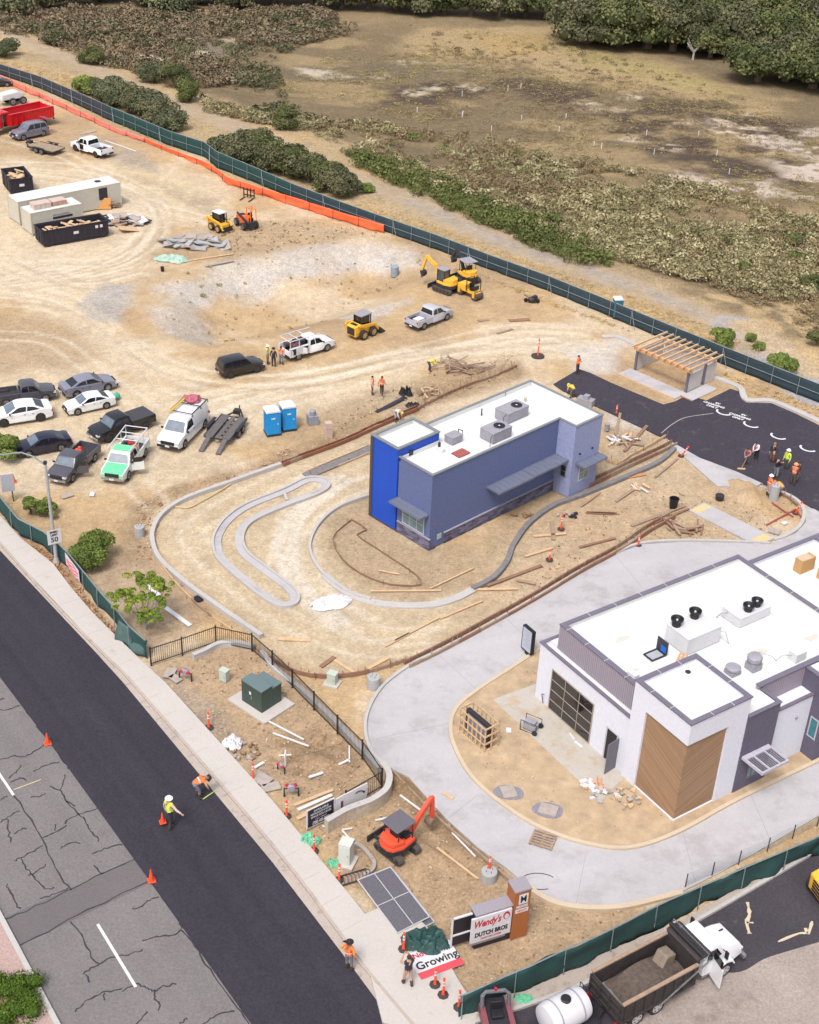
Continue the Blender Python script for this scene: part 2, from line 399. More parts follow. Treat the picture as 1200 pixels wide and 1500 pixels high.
lay(pin([(100, 40), (260, 50), (340, 60), (330, 85), (200, 70), (110, 60)], 3.), (138, 122, 104), .7)
lay(pin([(180, 68), (290, 68), (300, 78), (230, 90), (185, 80)], 1.6), (222, 196, 160), .95, .3, 0)
lay(pin([(335, 58), (400, 46), (410, 60), (350, 66)], 1.5), (208, 182, 150), .8, .3, 0)
lay(pin([(440, 100), (480, 104), (520, 112), (470, 116)], 1.), (206, 190, 170), .8, .3, 0)
lay(pin([(1040, 170), (1110, 168), (1130, 205), (1060, 215), (1035, 195)], 2.)*ss(.47, .53, fbm(X/3.5, Y/2.5, 41, 3)), (222, 196, 170), .95, .3, 0)
lay(pin([(960, 250), (1000, 255), (1080, 270), (1130, 262), (1130, 285), (1060, 295), (990, 275)], 2.)*ss(.42, .5, fbm(X/5, Y/3, 42, 3)), (218, 194, 172), .95, .3, 0)
lay(pin([(1130, 235), (1230, 230), (1230, 300), (1150, 290)], 2.)*ss(.47, .53, fbm(X/4, Y/3, 43, 3)), (212, 190, 170), .9, .3, 0)
lay(pin([(1120, 190), (1230, 190), (1230, 230), (1130, 225)], 2.)*ss(.5, .56, fbm(X/3, Y/2, 44, 3)), (205, 186, 166), .9, .3, 0)
for px, py in [(925, 142), (905, 160), (860, 150), (870, 160), (1000, 178), (610, 135), (640, 130), (590, 90), (460, 108), (560, 112), (690, 128), (980, 215), (930, 205)]:
    lay(pin([(px-22, py), (px, py-4), (px+24, py+1), (px+4, py+5)], 1.2)*ss(.4, .5, n4), (214, 190, 158), .9)
lay(pin([(1000, 420), (1100, 440), (1300, 420), (1300, 640), (1180, 560), (1080, 490)], 2.)*ss(.35, .55, n2), (216, 178, 120), .8, .5, 1.)
lay(pin([(560, 330), (640, 345), (800, 400), (960, 460), (1080, 500), (1060, 525), (940, 480), (760, 405), (620, 355)], .8)*ss(.3, .55, n2), (222, 180, 116), .75, .6, 1.)
lay(pin([(0, 80), (80, 100), (150, 150), (110, 150), (0, 105)], 1.5), (208, 170, 116), .7, .5, 1.)
def tracks(pts, g=1.7, wd=.4, rgb=(240, 222, 194), a=.5):
    a *= 1.35
    P = [np.array(G(*p)[:2]) for p in pts]; P = smoothpath(P, 6)
    for s in (-g/2, g/2):
        Q = []
        for i in range(len(P)):
            d = P[min(i+1, len(P)-1)]-P[max(i-1, 0)]; d = d/(np.linalg.norm(d)+1e-9); Q.append((P[i][0]-d[1]*s, P[i][1]+d[0]*s))
        mk = ss(wd/2+.17, wd/2-.1, sdist(X, Y, Q, False))*(.55+.45*n2)
        lay(mk, rgb, a)
TR = [[(0, 440), (90, 455), (180, 520), (260, 570), (340, 560), (480, 545), (640, 505), (760, 480), (860, 485)],
      [(0, 420), (100, 440), (200, 510), (280, 545), (420, 555), (600, 520), (820, 500)],
      [(0, 400), (70, 385), (170, 380), (215, 330), (200, 290), (120, 260), (40, 250)], [(0, 415), (100, 400), (200, 372), (235, 320), (210, 280), (120, 245), (0, 240)],
      [(0, 380), (80, 400), (190, 360), (225, 310), (180, 270)], [(0, 350), (30, 375), (110, 410), (200, 395)],
      [(230, 740), (200, 700), (240, 640), (330, 590), (480, 560)], [(60, 690), (200, 650), (300, 600), (420, 560), (560, 530)],
      [(500, 700), (440, 740), (420, 790), (440, 850), (500, 900), (560, 930), (640, 930)], [(520, 715), (460, 750), (440, 800), (470, 870), (540, 915)],
      [(430, 690), (300, 760), (290, 800), (380, 880), (470, 930), (560, 950), (660, 930)], [(560, 700), (480, 730), (430, 780), (410, 830)],
      [(900, 520), (760, 500), (620, 520), (480, 570), (330, 610)], [(340, 330), (200, 290), (100, 230), (0, 200)], [(0, 490), (80, 500), (160, 560), (220, 600)]]
for i, t in enumerate(TR): tracks(t, a=.5 if i % 2 else .38)
for i, t in enumerate(TR[:6]): tracks([(x+9, y+7) for x, y in t], a=.35, rgb=(188, 156, 118), wd=.3)
tracks([(505, 700), (438, 752), (418, 800), (440, 862), (500, 915)], .9, .6, (232, 216, 196), .75)
z = hz(X, Y)
far = ss(200, 120, Y)
lowm = ss(.2, .9, rgh)
z = z-.02-.10*lowm*far*n4-.03*n2*far
def heap(pts, h, soft=.6):
    global z
    P = flat(pts); d = sdist(X, Y, P)
    z = z+ss(.1, -soft, d)*h*(.4+1.2*n4)
heap([(560, 1122), (598, 1140), (622, 1168), (604, 1178), (575, 1155)], .35)
heap([(240, 738), (330, 700), (420, 668), (400, 660), (300, 688), (230, 722)], .30)
heap([(1062, 700), (1110, 712), (1118, 738), (1078, 736)], .5)
heap([(620, 1230), (690, 1275), (680, 1290), (610, 1245)], .15)
heap([(395, 1095), (440, 1088), (500, 1112), (480, 1130), (420, 1118)], .3)
heap([(490, 635), (560, 600), (600, 590), (560, 625), (500, 650)], .3)
heap([(440, 650), (500, 630), (470, 660), (430, 668)], .3)
for pts, dep in (([(398, 1108), (430, 1102), (478, 1078), (520, 1070), (522, 1076), (480, 1090), (432, 1112)], .45), ([(620, 1215), (700, 1270), (696, 1276), (612, 1222)], .3)):
    z = z-dep*ss(.15, -.15, sdist(X, Y, flat(pts)))
gm = bpy.data.materials.new('soil_and_dry_grass'); gm.use_nodes = True; nt = gm.node_tree; N = nt.nodes; L = nt.links; bs = N['Principled BSDF']
bs.inputs['Roughness'].default_value = .95; bs.inputs['Specular IOR Level'].default_value = .15
def node(nt, t, **k):
    n = nt.nodes.new(t)
    for a, v in k.items():
        if a in n.inputs: n.inputs[a].default_value = v
        else: setattr(n, a, v)
    return n
tc = N.new('ShaderNodeTexCoord')
at = node(nt, 'ShaderNodeAttribute', attribute_name='Col'); ar = node(nt, 'ShaderNodeAttribute', attribute_name='rgh'); av = node(nt, 'ShaderNodeAttribute', attribute_name='veg')
def noise(nt, L, tc, sc, det=4, rough=.6, mapping=None):
    n = nt.nodes.new('ShaderNodeTexNoise'); n.inputs['Scale'].default_value = sc; n.inputs['Detail'].default_value = det; n.inputs['Roughness'].default_value = rough
    if mapping:
        mp = nt.nodes.new('ShaderNodeMapping'); mp.inputs['Scale'].default_value = mapping; L.new(tc.outputs['Object'], mp.inputs[0]); L.new(mp.outputs[0], n.inputs['Vector'])
    else: L.new(tc.outputs['Object'], n.inputs['Vector'])
    return n.outputs['Fac']
def mth(nt, L, op, a, b=None, c=None):
    n = nt.nodes.new('ShaderNodeMath'); n.operation = op
    for i, v in enumerate((a, b, c)):
        if v is None: continue
        if isinstance(v, (int, float)): n.inputs[i].default_value = v
        else: L.new(v, n.inputs[i])
    return n.outputs[0]
A = lambda *a: mth(nt, L, *a)
f1 = noise(nt, L, tc, 1.3, 6, .75); f2 = noise(nt, L, tc, 5.5, 6, .82); f3 = noise(nt, L, tc, .35, 4); fg = noise(nt, L, tc, 3.2, 5, .8, (1.6, .55, 1))
v1 = A('MULTIPLY_ADD', A('SUBTRACT', f1, .5), .95, 1.0)
amp = A('MULTIPLY_ADD', ar.outputs['Fac'], .8, .8)
v2 = A('MULTIPLY_ADD', A('MULTIPLY', A('SUBTRACT', f2, .5), amp), 1.4, 1.0)
v3 = A('MULTIPLY_ADD', A('SUBTRACT', f3, .5), .45, 1.0)
v4 = A('MULTIPLY_ADD', A('MULTIPLY', A('SUBTRACT', fg, .5), av.outputs['Fac']), 1.9, 1.0)
vv = A('MULTIPLY', A('MULTIPLY', v1, v2), A('MULTIPLY', v3, v4))
sc_ = nt.nodes.new('ShaderNodeVectorMath'); sc_.operation = 'SCALE'; L.new(at.outputs['Color'], sc_.inputs[0]); L.new(vv, sc_.inputs['Scale'])
vo = node(nt, 'ShaderNodeTexVoronoi'); vo.inputs['Scale'].default_value = 2.6; L.new(tc.outputs['Object'], vo.inputs['Vector'])
pb = A('MULTIPLY', A('LESS_THAN', vo.outputs['Distance'], .13), A('MULTIPLY', ar.outputs['Fac'], .55))
mx = node(nt, 'ShaderNodeMix', data_type='RGBA'); L.new(pb, mx.inputs['Factor']); L.new(sc_.outputs[0], mx.inputs['A']); mx.inputs['B'].default_value = (*alb((228, 210, 184)), 1)
L.new(mx.outputs['Result'], bs.inputs['Base Color'])
bp = node(nt, 'ShaderNodeBump'); bp.inputs['Strength'].default_value = .55; bp.inputs['Distance'].default_value = .12
L.new(A('MULTIPLY', A('ADD', f2, f1), amp), bp.inputs['Height']); L.new(bp.outputs[0], bs.inputs['Normal'])
nx, ny = len(xs), len(ys)
idx = np.arange(nx*ny).reshape(ny, nx)
F = np.stack([idx[:-1, :-1].ravel(), idx[:-1, 1:].ravel(), idx[1:, 1:].ravel(), idx[1:, :-1].ravel()], 1)
g_ = npmesh('ground', np.stack([X, Y, z], 1), F, gm, attr={'Col': col, 'rgh': rgh, 'veg': veg}, smooth=True)
reg(g_, kind='structure')
def pavmat(name, rgb, amt=.18, grain=.22, band=None, stain=None, k=KE, rough=.9):
    m = bpy.data.materials.new(name); m.use_nodes = True; nt = m.node_tree; L = nt.links; bs = nt.nodes['Principled BSDF']
    bs.inputs['Roughness'].default_value = rough; bs.inputs['Specular IOR Level'].default_value = .25
    tc = nt.nodes.new('ShaderNodeTexCoord'); A = lambda *a: mth(nt, L, *a)
    c = alb(rgb, k)
    v = A('MULTIPLY_ADD', A('SUBTRACT', noise(nt, L, tc, .28, 5, .6), .5), amt*2.2, 1.0)
    v = A('MULTIPLY', v, A('MULTIPLY_ADD', A('SUBTRACT', noise(nt, L, tc, 2.5, 5, .7), .5), amt*1.4, 1.0))
    v = A('MULTIPLY', v, A('MULTIPLY_ADD', A('SUBTRACT', noise(nt, L, tc, 7, 4, .85), .5), grain*3.6, 1.0))
    if band:  # band = (angle, scale across, strength): passes of the paver / mixer, along the lane
        mp = nt.nodes.new('ShaderNodeMapping'); mp.vector_type = 'TEXTURE'; mp.inputs['Rotation'].default_value = (0, 0, band[0])
        L.new(tc.outputs['Object'], mp.inputs[0]); m2 = nt.nodes.new('ShaderNodeMapping'); m2.inputs['Scale'].default_value = (.03, 1, 1); L.new(mp.outputs[0], m2.inputs[0])
        n = nt.nodes.new('ShaderNodeTexNoise'); n.inputs['Scale'].default_value = band[1]; n.inputs['Detail'].default_value = 4; L.new(m2.outputs[0], n.inputs['Vector'])
        v = A('MULTIPLY', v, A('MULTIPLY_ADD', A('SUBTRACT', n.outputs['Fac'], .5), band[2]*2, 1.0))
    s = nt.nodes.new('ShaderNodeVectorMath'); s.operation = 'SCALE'; s.inputs[0].default_value = c; L.new(v, s.inputs['Scale']); out = s.outputs[0]
    if stain:
        st = node(nt, 'ShaderNodeMix', data_type='RGBA'); f = noise(nt, L, tc, stain[1], 6, .7)
        r = nt.nodes.new('ShaderNodeMapRange'); r.inputs['From Min'].default_value = stain[2]; r.inputs['From Max'].default_value = stain[2]+.12; L.new(f, r.inputs['Value'])
        L.new(A('MULTIPLY', r.outputs[0], stain[3]), st.inputs['Factor']); L.new(out, st.inputs['A']); st.inputs['B'].default_value = (*alb(stain[0], k), 1); out = st.outputs['Result']
    L.new(out, bs.inputs['Base Color'])
    bp = node(nt, 'ShaderNodeBump'); bp.inputs['Strength'].default_value = .3; bp.inputs['Distance'].default_value = .02
    L.new(noise(nt, L, tc, 30, 3, .7), bp.inputs['Height']); L.new(bp.outputs[0], bs.inputs['Normal'])
    MATS[name] = m; return m
RA = math.atan2(41.2-78.1, .7+27.7)        # road direction
M_new = pavmat('new_asphalt', (61, 58, 68), .16, .5, (RA, 1.3, .26))
M_old = pavmat('old_asphalt', (134, 128, 128), .14, .34, (RA, 1.1, .13), ((122, 114, 118), .5, .56, .6))
M_patch = pavmat('asphalt_patch', (120, 114, 115), .10, .22)
M_seal = pavmat('crack_sealant', (74, 68, 76), .1, .1)
M_walk = pavmat('sidewalk_concrete', (212, 204, 198), .07, .10, None, ((176, 168, 165), 1.2, .60, .5))
M_drive = pavmat('drive_concrete', (202, 198, 201), .10, .09, (R(20), .7, .10), ((180, 174, 174), .35, .52, .65))
M_patio = pavmat('patio_concrete', (204, 196, 186), .12, .10, None, ((200, 174, 142), .7, .5, .8))
M_curb = pavmat('curb_concrete', (206, 201, 198), .12, .12, None, ((165, 155, 150), 2, .58, .5))
M_tan = pavmat('curb_tan', (222, 202, 176), .12, .12)
M_gut = pavmat('gutter_concrete', (196, 182, 172), .12, .14, None, ((146, 134, 130), 1.5, .55, .6))
M_lot = pavmat('lot_asphalt', (70, 65, 76), .22, .55, None, ((112, 104, 112), .8, .57, .5))
M_street = pavmat('milled_street', (78, 73, 80), .28, .45, None, ((150, 138, 130), .22, .62, .6))
M_white = mat('road_paint', (240, 238, 240), .7, .08, 8)
def ext(P, a, b, own=False):
    P = [np.array(p, float) for p in P]; d1 = np.array((math.cos(RA), math.sin(RA))); d0 = -d1
    if own: d1 = P[-1]-P[0]; d1 = d1/np.linalg.norm(d1); d0 = -d1
    return [P[0]+d0*a]+P+[P[-1]+d1*b]
def sheet(name, P, z, mt, th=.25, kind='structure'):
    mb = MB(); mb.prism([tuple(p[:2]) for p in P], z-th, z); o = mb.build(name, mt); reg(o, kind=kind); return o
eL = ext(W([(0, 985), (100, 1117), (220, 1283), (375, 1500)]), 60, 40)      # seam old / new asphalt
eA = ext(W([(0, 807), (140, 956), (180, 1000), (400, 1265), (500, 1396), (562, 1480)]), 60, 40)
eC = ext(W([(0, 797), (150, 958), (192, 1000), (400, 1241), (500, 1372), (582, 1477)]), 60, 40)
eS = ext(W([(0, 757), (32, 792), (78, 828), (105, 864), (136, 900), (172, 936), (203, 966), (243, 1003), (400, 1176), (535, 1342), (620, 1445), (660, 1500)]), 60, 40)
eM = ext(W([(0, 1343), (83, 1500)]), 80, 40, True)
sheet('road', eM+eL[::-1], .0, M_old)
sheet('new_road_lane', [p+np.array((-.15, -.1)) for p in eL]+eA[::-1], .045, M_new)
sheet('gutter', eA+eC[::-1], .05, M_gut)
sheet('sidewalk', eC+eS[::-1], .15, M_walk)
sheet('median_bricks', eM+[p+np.array((-1.2, -.7)) for p in eM][::-1], .12, mat('brick_paving', (194, 166, 158), .9, .25, 9))
mb = MB(); ribbon(mb, eM, .25, -.1, .15); reg(mb.build('median_curb', M_curb), kind='structure')
mb = MB(); ribbon(mb, smoothpath(eC, 4), .16, 0, .158); reg(mb.build('street_curb', M_gut), kind='structure')
mb = MB()
acc = 0; k = 0; M_joint = mat('joint', (196, 189, 184), .9, .1)
d = (np.array(eC[-2])-np.array(eC[1])); Ld = np.linalg.norm(d); d /= Ld; nn = np.array((-d[1], d[0]))
s = -10
while s < Ld+10:
    p = np.array(eC[1])+d*s; a = p+nn*.2; b = p+nn*1.6
    mb.bar((a[0], a[1], .1515), (b[0], b[1], .1515), .035, .003); s += 1.9
reg(mb.build('sidewalk_joints', M_joint), kind='structure')
sheet('asphalt_patch', W([(3, 1346), (205, 1256), (226, 1291), (30, 1385)]), .004, M_patch, .02)
mb = MB()
for a, b, wd in (((143, 1354), (199, 1446), .14), ((-25, 1098), (20, 1165), .14), ((90, 1099), (137, 1162), .16), ((275, 1356), (337, 1447), .16)):
    a = G0(*a); b = G0(*b); mb.bar((a[0], a[1], .0065), (b[0], b[1], .0065), wd, .005)
reg(mb.build('lane_lines', M_white), kind='structure')
z7 = lambda L: [(x/3, 1000+y/3) for x, y in L]
CR_ = [[(0, 400), (70, 500), (180, 680), (260, 840), (315, 910)], [(0, 340), (60, 322), (110, 322), (170, 290), (200, 270)], [(40, 420), (70, 395), (95, 360)], [(40, 440), (85, 422), (120, 430)],
       [(150, 390), (200, 365), (260, 350)], [(220, 455), (265, 472), (285, 405)], [(265, 472), (295, 520), (330, 545)], [(295, 520), (345, 580), (370, 600), (400, 650), (435, 695)], [(345, 580), (435, 545), (395, 490)],
       [(345, 580), (300, 600), (285, 620)], [(190, 682), (240, 660), (290, 630)], [(240, 650), (240, 622)], [(0, 615), (40, 590), (85, 562)], [(35, 600), (35, 650), (50, 705)], [(65, 665), (90, 645), (118, 645)],
       [(135, 505), (170, 500), (200, 485)], [(265, 730), (310, 705), (355, 705)], [(60, 785), (120, 755), (185, 718)], [(95, 775), (120, 820), (150, 855), (200, 905), (240, 905)], [(120, 850), (160, 830), (200, 800)],
       [(30, 885), (60, 950), (88, 1000)], [(400, 755), (460, 730), (540, 712)], [(415, 805), (450, 840)], [(530, 675), (600, 775)], [(580, 995), (620, 985), (660, 955), (700, 940)],
       [(660, 870), (710, 940), (780, 1040), (800, 1085)], [(630, 1138), (690, 1115), (750, 1112), (800, 1090)], [(800, 1090), (860, 1160), (920, 1260), (1020, 1400), (1095, 1500)],
       [(310, 1045), (360, 1110), (400, 1200), (430, 1240)], [(370, 1280), (430, 1240), (500, 1205), (560, 1195), (628, 1175)], [(380, 1280), (392, 1320)], [(335, 1445), (380, 1400), (450, 1365), (535, 1345)],
       [(455, 1362), (460, 1395)], [(540, 1360), (595, 1325), (640, 1340), (680, 1355), (720, 1335), (775, 1325)], [(680, 1355), (680, 1390), (700, 1410), (695, 1442)], [(600, 1500), (650, 1445)],
       [(890, 1500), (950, 1465), (1035, 1440)], [(20, 1045), (200, 965), (420, 855), (600, 775)], [(90, 1155), (300, 1045), (500, 945), (690, 860)], [(0, 120), (40, 118), (85, 98)], [(160, 190), (240, 290), (300, 380)],
       [(0, 75), (15, 70)], [(790, 1500), (825, 1475)], [(175, 950), (230, 935), (300, 905)], [(0, 515), (30, 500)], [(0, -100), (60, 20), (120, 130), (200, 230), (262, 300)]]
mb = MB()
for c in CR_:
    P = smoothpath([np.array(G0(*q)[:2]) for q in z7(c)], 5)
    P = [p+np.array((rnd.uniform(-.06, .06), rnd.uniform(-.06, .06))) for p in P]
    ribbon(mb, P, [rnd.uniform(.045, .10) for _ in P], .0045, .008)
reg(mb.build('crack_sealant', M_seal), kind='structure')
DR = W([(1215, 752), (1178, 742), (1181, 765), (1166, 781), (1140, 791), (1127, 798), (1090, 796), (1000, 794), (940, 798), (905, 811), (850, 839), (780, 881), (700, 926), (640, 957), (600, 977), (562, 1006), (542, 1038), (536, 1070),
        (545, 1100), (566, 1124), (598, 1138), (622, 1165), (652, 1198), (700, 1242), (742, 1272), (776, 1301), (812, 1321), (860, 1329), (920, 1326), (1000, 1306), (1060, 1276), (1120, 1242), (1215, 1186)])
DR += [np.array((40., DR[-1][1]+12)), np.array((42., DR[0][1]))]
sheet('drive', DR, .03, M_drive)
PL = W([(797, 947), (760, 973), (700, 1012), (668, 1040), (660, 1070), (670, 1105), (698, 1147), (758, 1195), (820, 1226), (890, 1243), (940, 1240), (1000, 1217), (1080, 1173), (1215, 1108)])
PLs = smoothpath(PL, 6)
mb = MB(); ribbon(mb, PLs, .22, -.1, .16); reg(mb.build('planter_curb', M_tan), kind='structure')
PIN = PLs+[np.array((44., 60.)), np.array((44., 86.)), np.array((30., 84.)), np.array((14.5, 71.5))]
M_soil = mat('planter_soil', (200, 174, 142), .95, .22, 1.1, bump=.6, bscale=9)
o = sheet('planter_soil', PIN, .10, M_soil, .3)
sheet('patio', W([(795, 1000), (722, 1027), (880, 1177), (905, 1150), (935, 1130), (900, 1080), (800, 1040)]), .125, M_patio, .05)
sheet('walkway', W([(1009, 748), (1032, 737), (1136, 789), (1108, 800)]), .06, M_drive)
sheet('tactile_paving', W([(1013, 748), (1032, 739), (1042, 744), (1022, 753)]), .068, mat('tactile_yellow', (238, 208, 150), .8, .1), .02)
sheet('tactile_paving', W([(1101, 791), (1118, 783), (1131, 789), (1112, 797)]), .068, MATS['tactile_yellow'], .02)
LOTP = W([(811, 563), (848, 541), (866, 547), (895, 561), (972, 593), (990, 588), (1007, 579), (1035, 587), (1070, 570), (1084, 574), (1093, 590), (1130, 591), (1165, 606), (1230, 638), (1260, 780), (1200, 750), (1151, 722), (1118, 709), (1081, 692),
          (1025, 671), (976, 643), (885, 601), (825, 573)])
sheet('parking_lot', LOTP, .04, M_lot, .2)
sheet('lot_apron', W([(974, 642), (990, 659), (1052, 713), (1105, 713), (1120, 708), (1081, 690), (1025, 669)]), .034, M_drive, .2)
sheet('driveway_apron', W([(535, 1342), (582, 1322), (625, 1360), (650, 1400), (672, 1440), (700, 1482), (690, 1530), (640, 1530), (560, 1500), (535, 1400)]), .154, M_walk, .2)
sheet('lower_street', [np.array(p) for p in W([(600, 1560), (690, 1500), (860, 1440), (1000, 1362), (1215, 1236)])]+[np.array((48., 72.)), np.array((52., 30.)), np.array((2., 33.))], .004, M_street, .2)
sheet('gravel_fill', [np.array(p) for p in smoothpath(W([(835, 1535), (905, 1500), (950, 1462), (1000, 1437), (1040, 1425), (1085, 1424), (1120, 1405), (1160, 1392), (1215, 1376)]), 4)]+[np.array((46., 44.)), np.array((40., 30.)), np.array((12., 33.))], .012, pavmat('gravel_fill', (176, 162, 154), .3, .35, None, ((132, 120, 114), .5, .54, .6)), .05)
sheet('footpath', W([(690, 1480), (870, 1405), (1010, 1345), (1215, 1222), (1215, 1236), (1000, 1362), (860, 1441), (700, 1500)]), .12, M_gut, .3)
def curb(name, pts, wd, h, mt, closed=False, sm=6):
    mb = MB(); ribbon(mb, smoothpath(W(pts), sm, closed), wd, -.2, h, closed); o = mb.build(name, mt, bevel=.02 if not closed else 0); reg(o, kind='structure'); return o
curb('drive_thru_curb', [(412, 682), (333, 710), (273, 732), (240, 753), (225, 776), (224, 797), (235, 822), (273, 857), (333, 900), (383, 934)], .32, .28, M_curb)
c8 = lambda L: [(x/3+100, y/3+660) for x, y in L]
loop = c8([(1085, 128), (1040, 135), (950, 180), (800, 240), (710, 300), (660, 370), (655, 430), (685, 490), (800, 590), (880, 650), (940, 678), (990, 668), (992, 632), (950, 590), (850, 515), (775, 455), (752, 400), (765, 345), (815, 300), (950, 240), (1080, 192), (1130, 162), (1125, 135)])
curb('island_curb', loop, .62, .05, M_drive, True)
mb = MB(); P = smoothpath(W(loop), 6, True); ribbon(mb, P, .16, -.1, .17, True, off=-.26); reg(mb.build('island_curb_lip', M_curb), kind='structure')
z4 = lambda L: [(400+x/3, 640+y/3) for x, y in L]
curb('building_curb', z4([(430, 258), (300, 305), (215, 370), (168, 450), (168, 520), (222, 605), (320, 678), (430, 718)]), .2, .2, M_curb)
curb('building_curb', z4([(225, 608), (320, 683), (430, 726), (560, 742), (700, 738), (800, 712), (878, 672)]), .6, .1, M_curb)
M_wetc = mat('fresh_concrete', (136, 132, 134), .9, .2, 3)
curb('fresh_curb', [(692, 864), (722, 848), (742, 825), (752, 800), (775, 768), (810, 742), (850, 727), (905, 705), (965, 678), (988, 658)], .38, .22, M_wetc)
curb('fresh_gutter', [(447, 697), (490, 680), (548, 655)], .75, .06, M_wetc)
curb('drive_outer_curb', [(1127, 797), (1090, 795), (1000, 793), (940, 797), (905, 810), (850, 838), (780, 880), (700, 925), (640, 956), (600, 976), (562, 1005), (541, 1038), (535, 1070), (544, 1102), (566, 1126)], .2, .17, M_curb)
curb('south_curb', [(776, 1303), (812, 1323), (860, 1331), (920, 1328), (1000, 1308)], .3, .15, M_tan)
curb('lot_curb', [(1045, 553), (1070, 562), (1085, 570), (1094, 587), (1128, 588), (1165, 602), (1230, 632)], .55, .16, M_curb)
curb('lot_gutter', [(882, 494), (905, 494), (933, 506)], .5, .12, M_curb)
curb('island_edge', [(1113, 713), (1150, 724), (1172, 738), (1178, 755), (1170, 773), (1150, 786), (1134, 791)], .28, .15, M_curb)
curb('bottom_curb', [(690, 1500), (860, 1441), (1000, 1362), (1215, 1236)], .2, .16, M_curb)
mb = MB(); a = G0(416, 720); b = G0(420, 734); mb.bar((a[0], a[1], .1), (b[0], b[1], .1), .2, .12); reg(mb.build('island_tie', M_curb), kind='structure')
a = G0(1035, 603); b = G0(1078, 617); dx = Vector(b-a).normalized(); dy = Vector((-dx.y, dx.x, 0))
for cx, cy in ((1046, 593.5), (1084, 610.5)):
    c = G0(cx, cy)
    for i, t in enumerate(('EV', 'CHARGING', 'ONLY')):
        p = Vector((c[0], c[1], .044))+dy*(.42-.42*i)+dx*(.15 if i == 0 else 0)
        reg(text_mesh(t, .37, M_white, 'pavement_lettering', M=frame(p, dx, dy), ext=.001, sx=1.0, bold=.018), kind='structure')
mb = MB()
for cx, cy in ((1061, 604), (1101, 622), (1141, 639), (1184, 657)):
    c = G0(cx, cy); P = [np.array((c[0], c[1]))+np.array((dx.x, dx.y))*(.62*math.cos(t))+np.array((dy.x, dy.y))*(.5*math.sin(t)) for t in np.linspace(R(170), R(350), 12)]
    ribbon(mb, P, .17, .043, .046)
reg(mb.build('pavement_arcs', M_white), kind='structure')
mb = MB(); ribbon(mb, smoothpath(W([(969, 635), (985, 622), (1005, 612), (1045, 606)]), 6), .07, .0405, .0425); reg(mb.build('chalk_line', mat('chalk', (190, 184, 180), .9, .2)), kind='structure')
mb = MB(); a = G0(20, 1157); b = G0(60, 1142); mb.bar((a[0], a[1], .007), (b[0], b[1], .007), .05, .004); reg(mb.build('chalk_tick', MATS['tactile_yellow']), kind='structure')
M_sand = mat('washed_sand', (222, 206, 178), .95, .1, 6)
mb = MB()
for P, wd in (([(1095, 1322), (1098, 1340), (1094, 1352), (1098, 1368)], .16), ([(1094, 1352), (1104, 1352)], .1), ([(1180, 1360), (1184, 1368), (1190, 1350)], .12), ([(1140, 1380), (1170, 1368), (1184, 1368)], .1)):
    Q = smoothpath(W(P), 4); ribbon(mb, Q, [wd*rnd.uniform(.5, 1.5) for _ in Q], .006, .03)
reg(mb.build('sand_spill', M_sand), kind='structure')
mb = MB()
for a, b in (((858, 1253), (843, 1330)), ((700, 1165), (655, 1200)), ((660, 1060), (540, 1085)), ((700, 1012), (640, 957)), ((790, 952), (740, 905)), ((1000, 1217), (1020, 1300)), ((1100, 1165), (1130, 1235)), ((900, 812), (940, 860))):
    a = G0(*a); b = G0(*b); mb.bar((a[0], a[1], .0325), (b[0], b[1], .0325), .03, .003)
reg(mb.build('drive_joints', mat('drive_joint', (176, 172, 176), .9, .05)), kind='structure')
M_roof = mat('white_roof_membrane', (250, 250, 248), .85, .05, 1.5, k=1.72)
M_roofd = mat('roof_dirt', (222, 205, 186), .9, .1, 3)
M_metal = mat('galvanised_metal', (196, 196, 206), .45, .08, 3, .5)
M_unit = mat('unit_grey_metal', (170, 168, 178), .55, .1, 3)
M_unitw = mat('unit_white_metal', (234, 234, 238), .5, .04, 2)
M_dark = mat('dark_metal', (52, 50, 58), .5, .15, 4)
M_black = mat('black_plastic', (34, 32, 38), .5, .15, 4)
M_glassd = mat('dark_glass', (44, 46, 54), .06, .25, .6, spec=.8)
M_glassb = mat('blue_glass', (122, 150, 160), .06, .35, 1.2, spec=.8)
M_wood = mat('new_lumber', (228, 192, 152), .85, .15, 3)
M_wood2 = mat('stained_lumber', (160, 120, 98), .85, .2, 3)
M_wood3 = mat('grey_lumber', (176, 150, 128), .9, .2, 3)
M_rust = mat('rusty_steel', (158, 104, 80), .8, .2, 4)
M_cardb = mat('cardboard', (214, 166, 110), .9, .06, 3)
def ribbed(name, rgb, scale, amt, axis='diag', k=KE):
    """vertical ribs"""
    m = bpy.data.materials.new(name); m.use_nodes = True; nt = m.node_tree; L = nt.links; bs = nt.nodes['Principled BSDF']; bs.inputs['Roughness'].default_value = .7
    tc = nt.nodes.new('ShaderNodeTexCoord'); sp = nt.nodes.new('ShaderNodeSeparateXYZ'); L.new(tc.outputs['Object'], sp.inputs[0])
    A = lambda *a: mth(nt, L, *a)
    u = A('ADD', sp.outputs[0], sp.outputs[1]); fr = A('FRACT', A('MULTIPLY', u, scale)); st = A('LESS_THAN', fr, .25)
    v = A('MULTIPLY_ADD', st, -amt, 1.0); v = A('MULTIPLY', v, A('MULTIPLY_ADD', A('SUBTRACT', noise(nt, L, tc, 4, 5), .5), .3, 1.0))
    s = nt.nodes.new('ShaderNodeVectorMath'); s.operation = 'SCALE'; s.inputs[0].default_value = alb(rgb, k); L.new(v, s.inputs['Scale']); L.new(s.outputs[0], bs.inputs['Base Color'])
    MATS[name] = m; return m
def stucco(name, rgb, k=KE, amt=.09, bs_=26):
    return mat(name, rgb, .85, amt*1.5, 5, bump=.4, bscale=bs_, k=k)
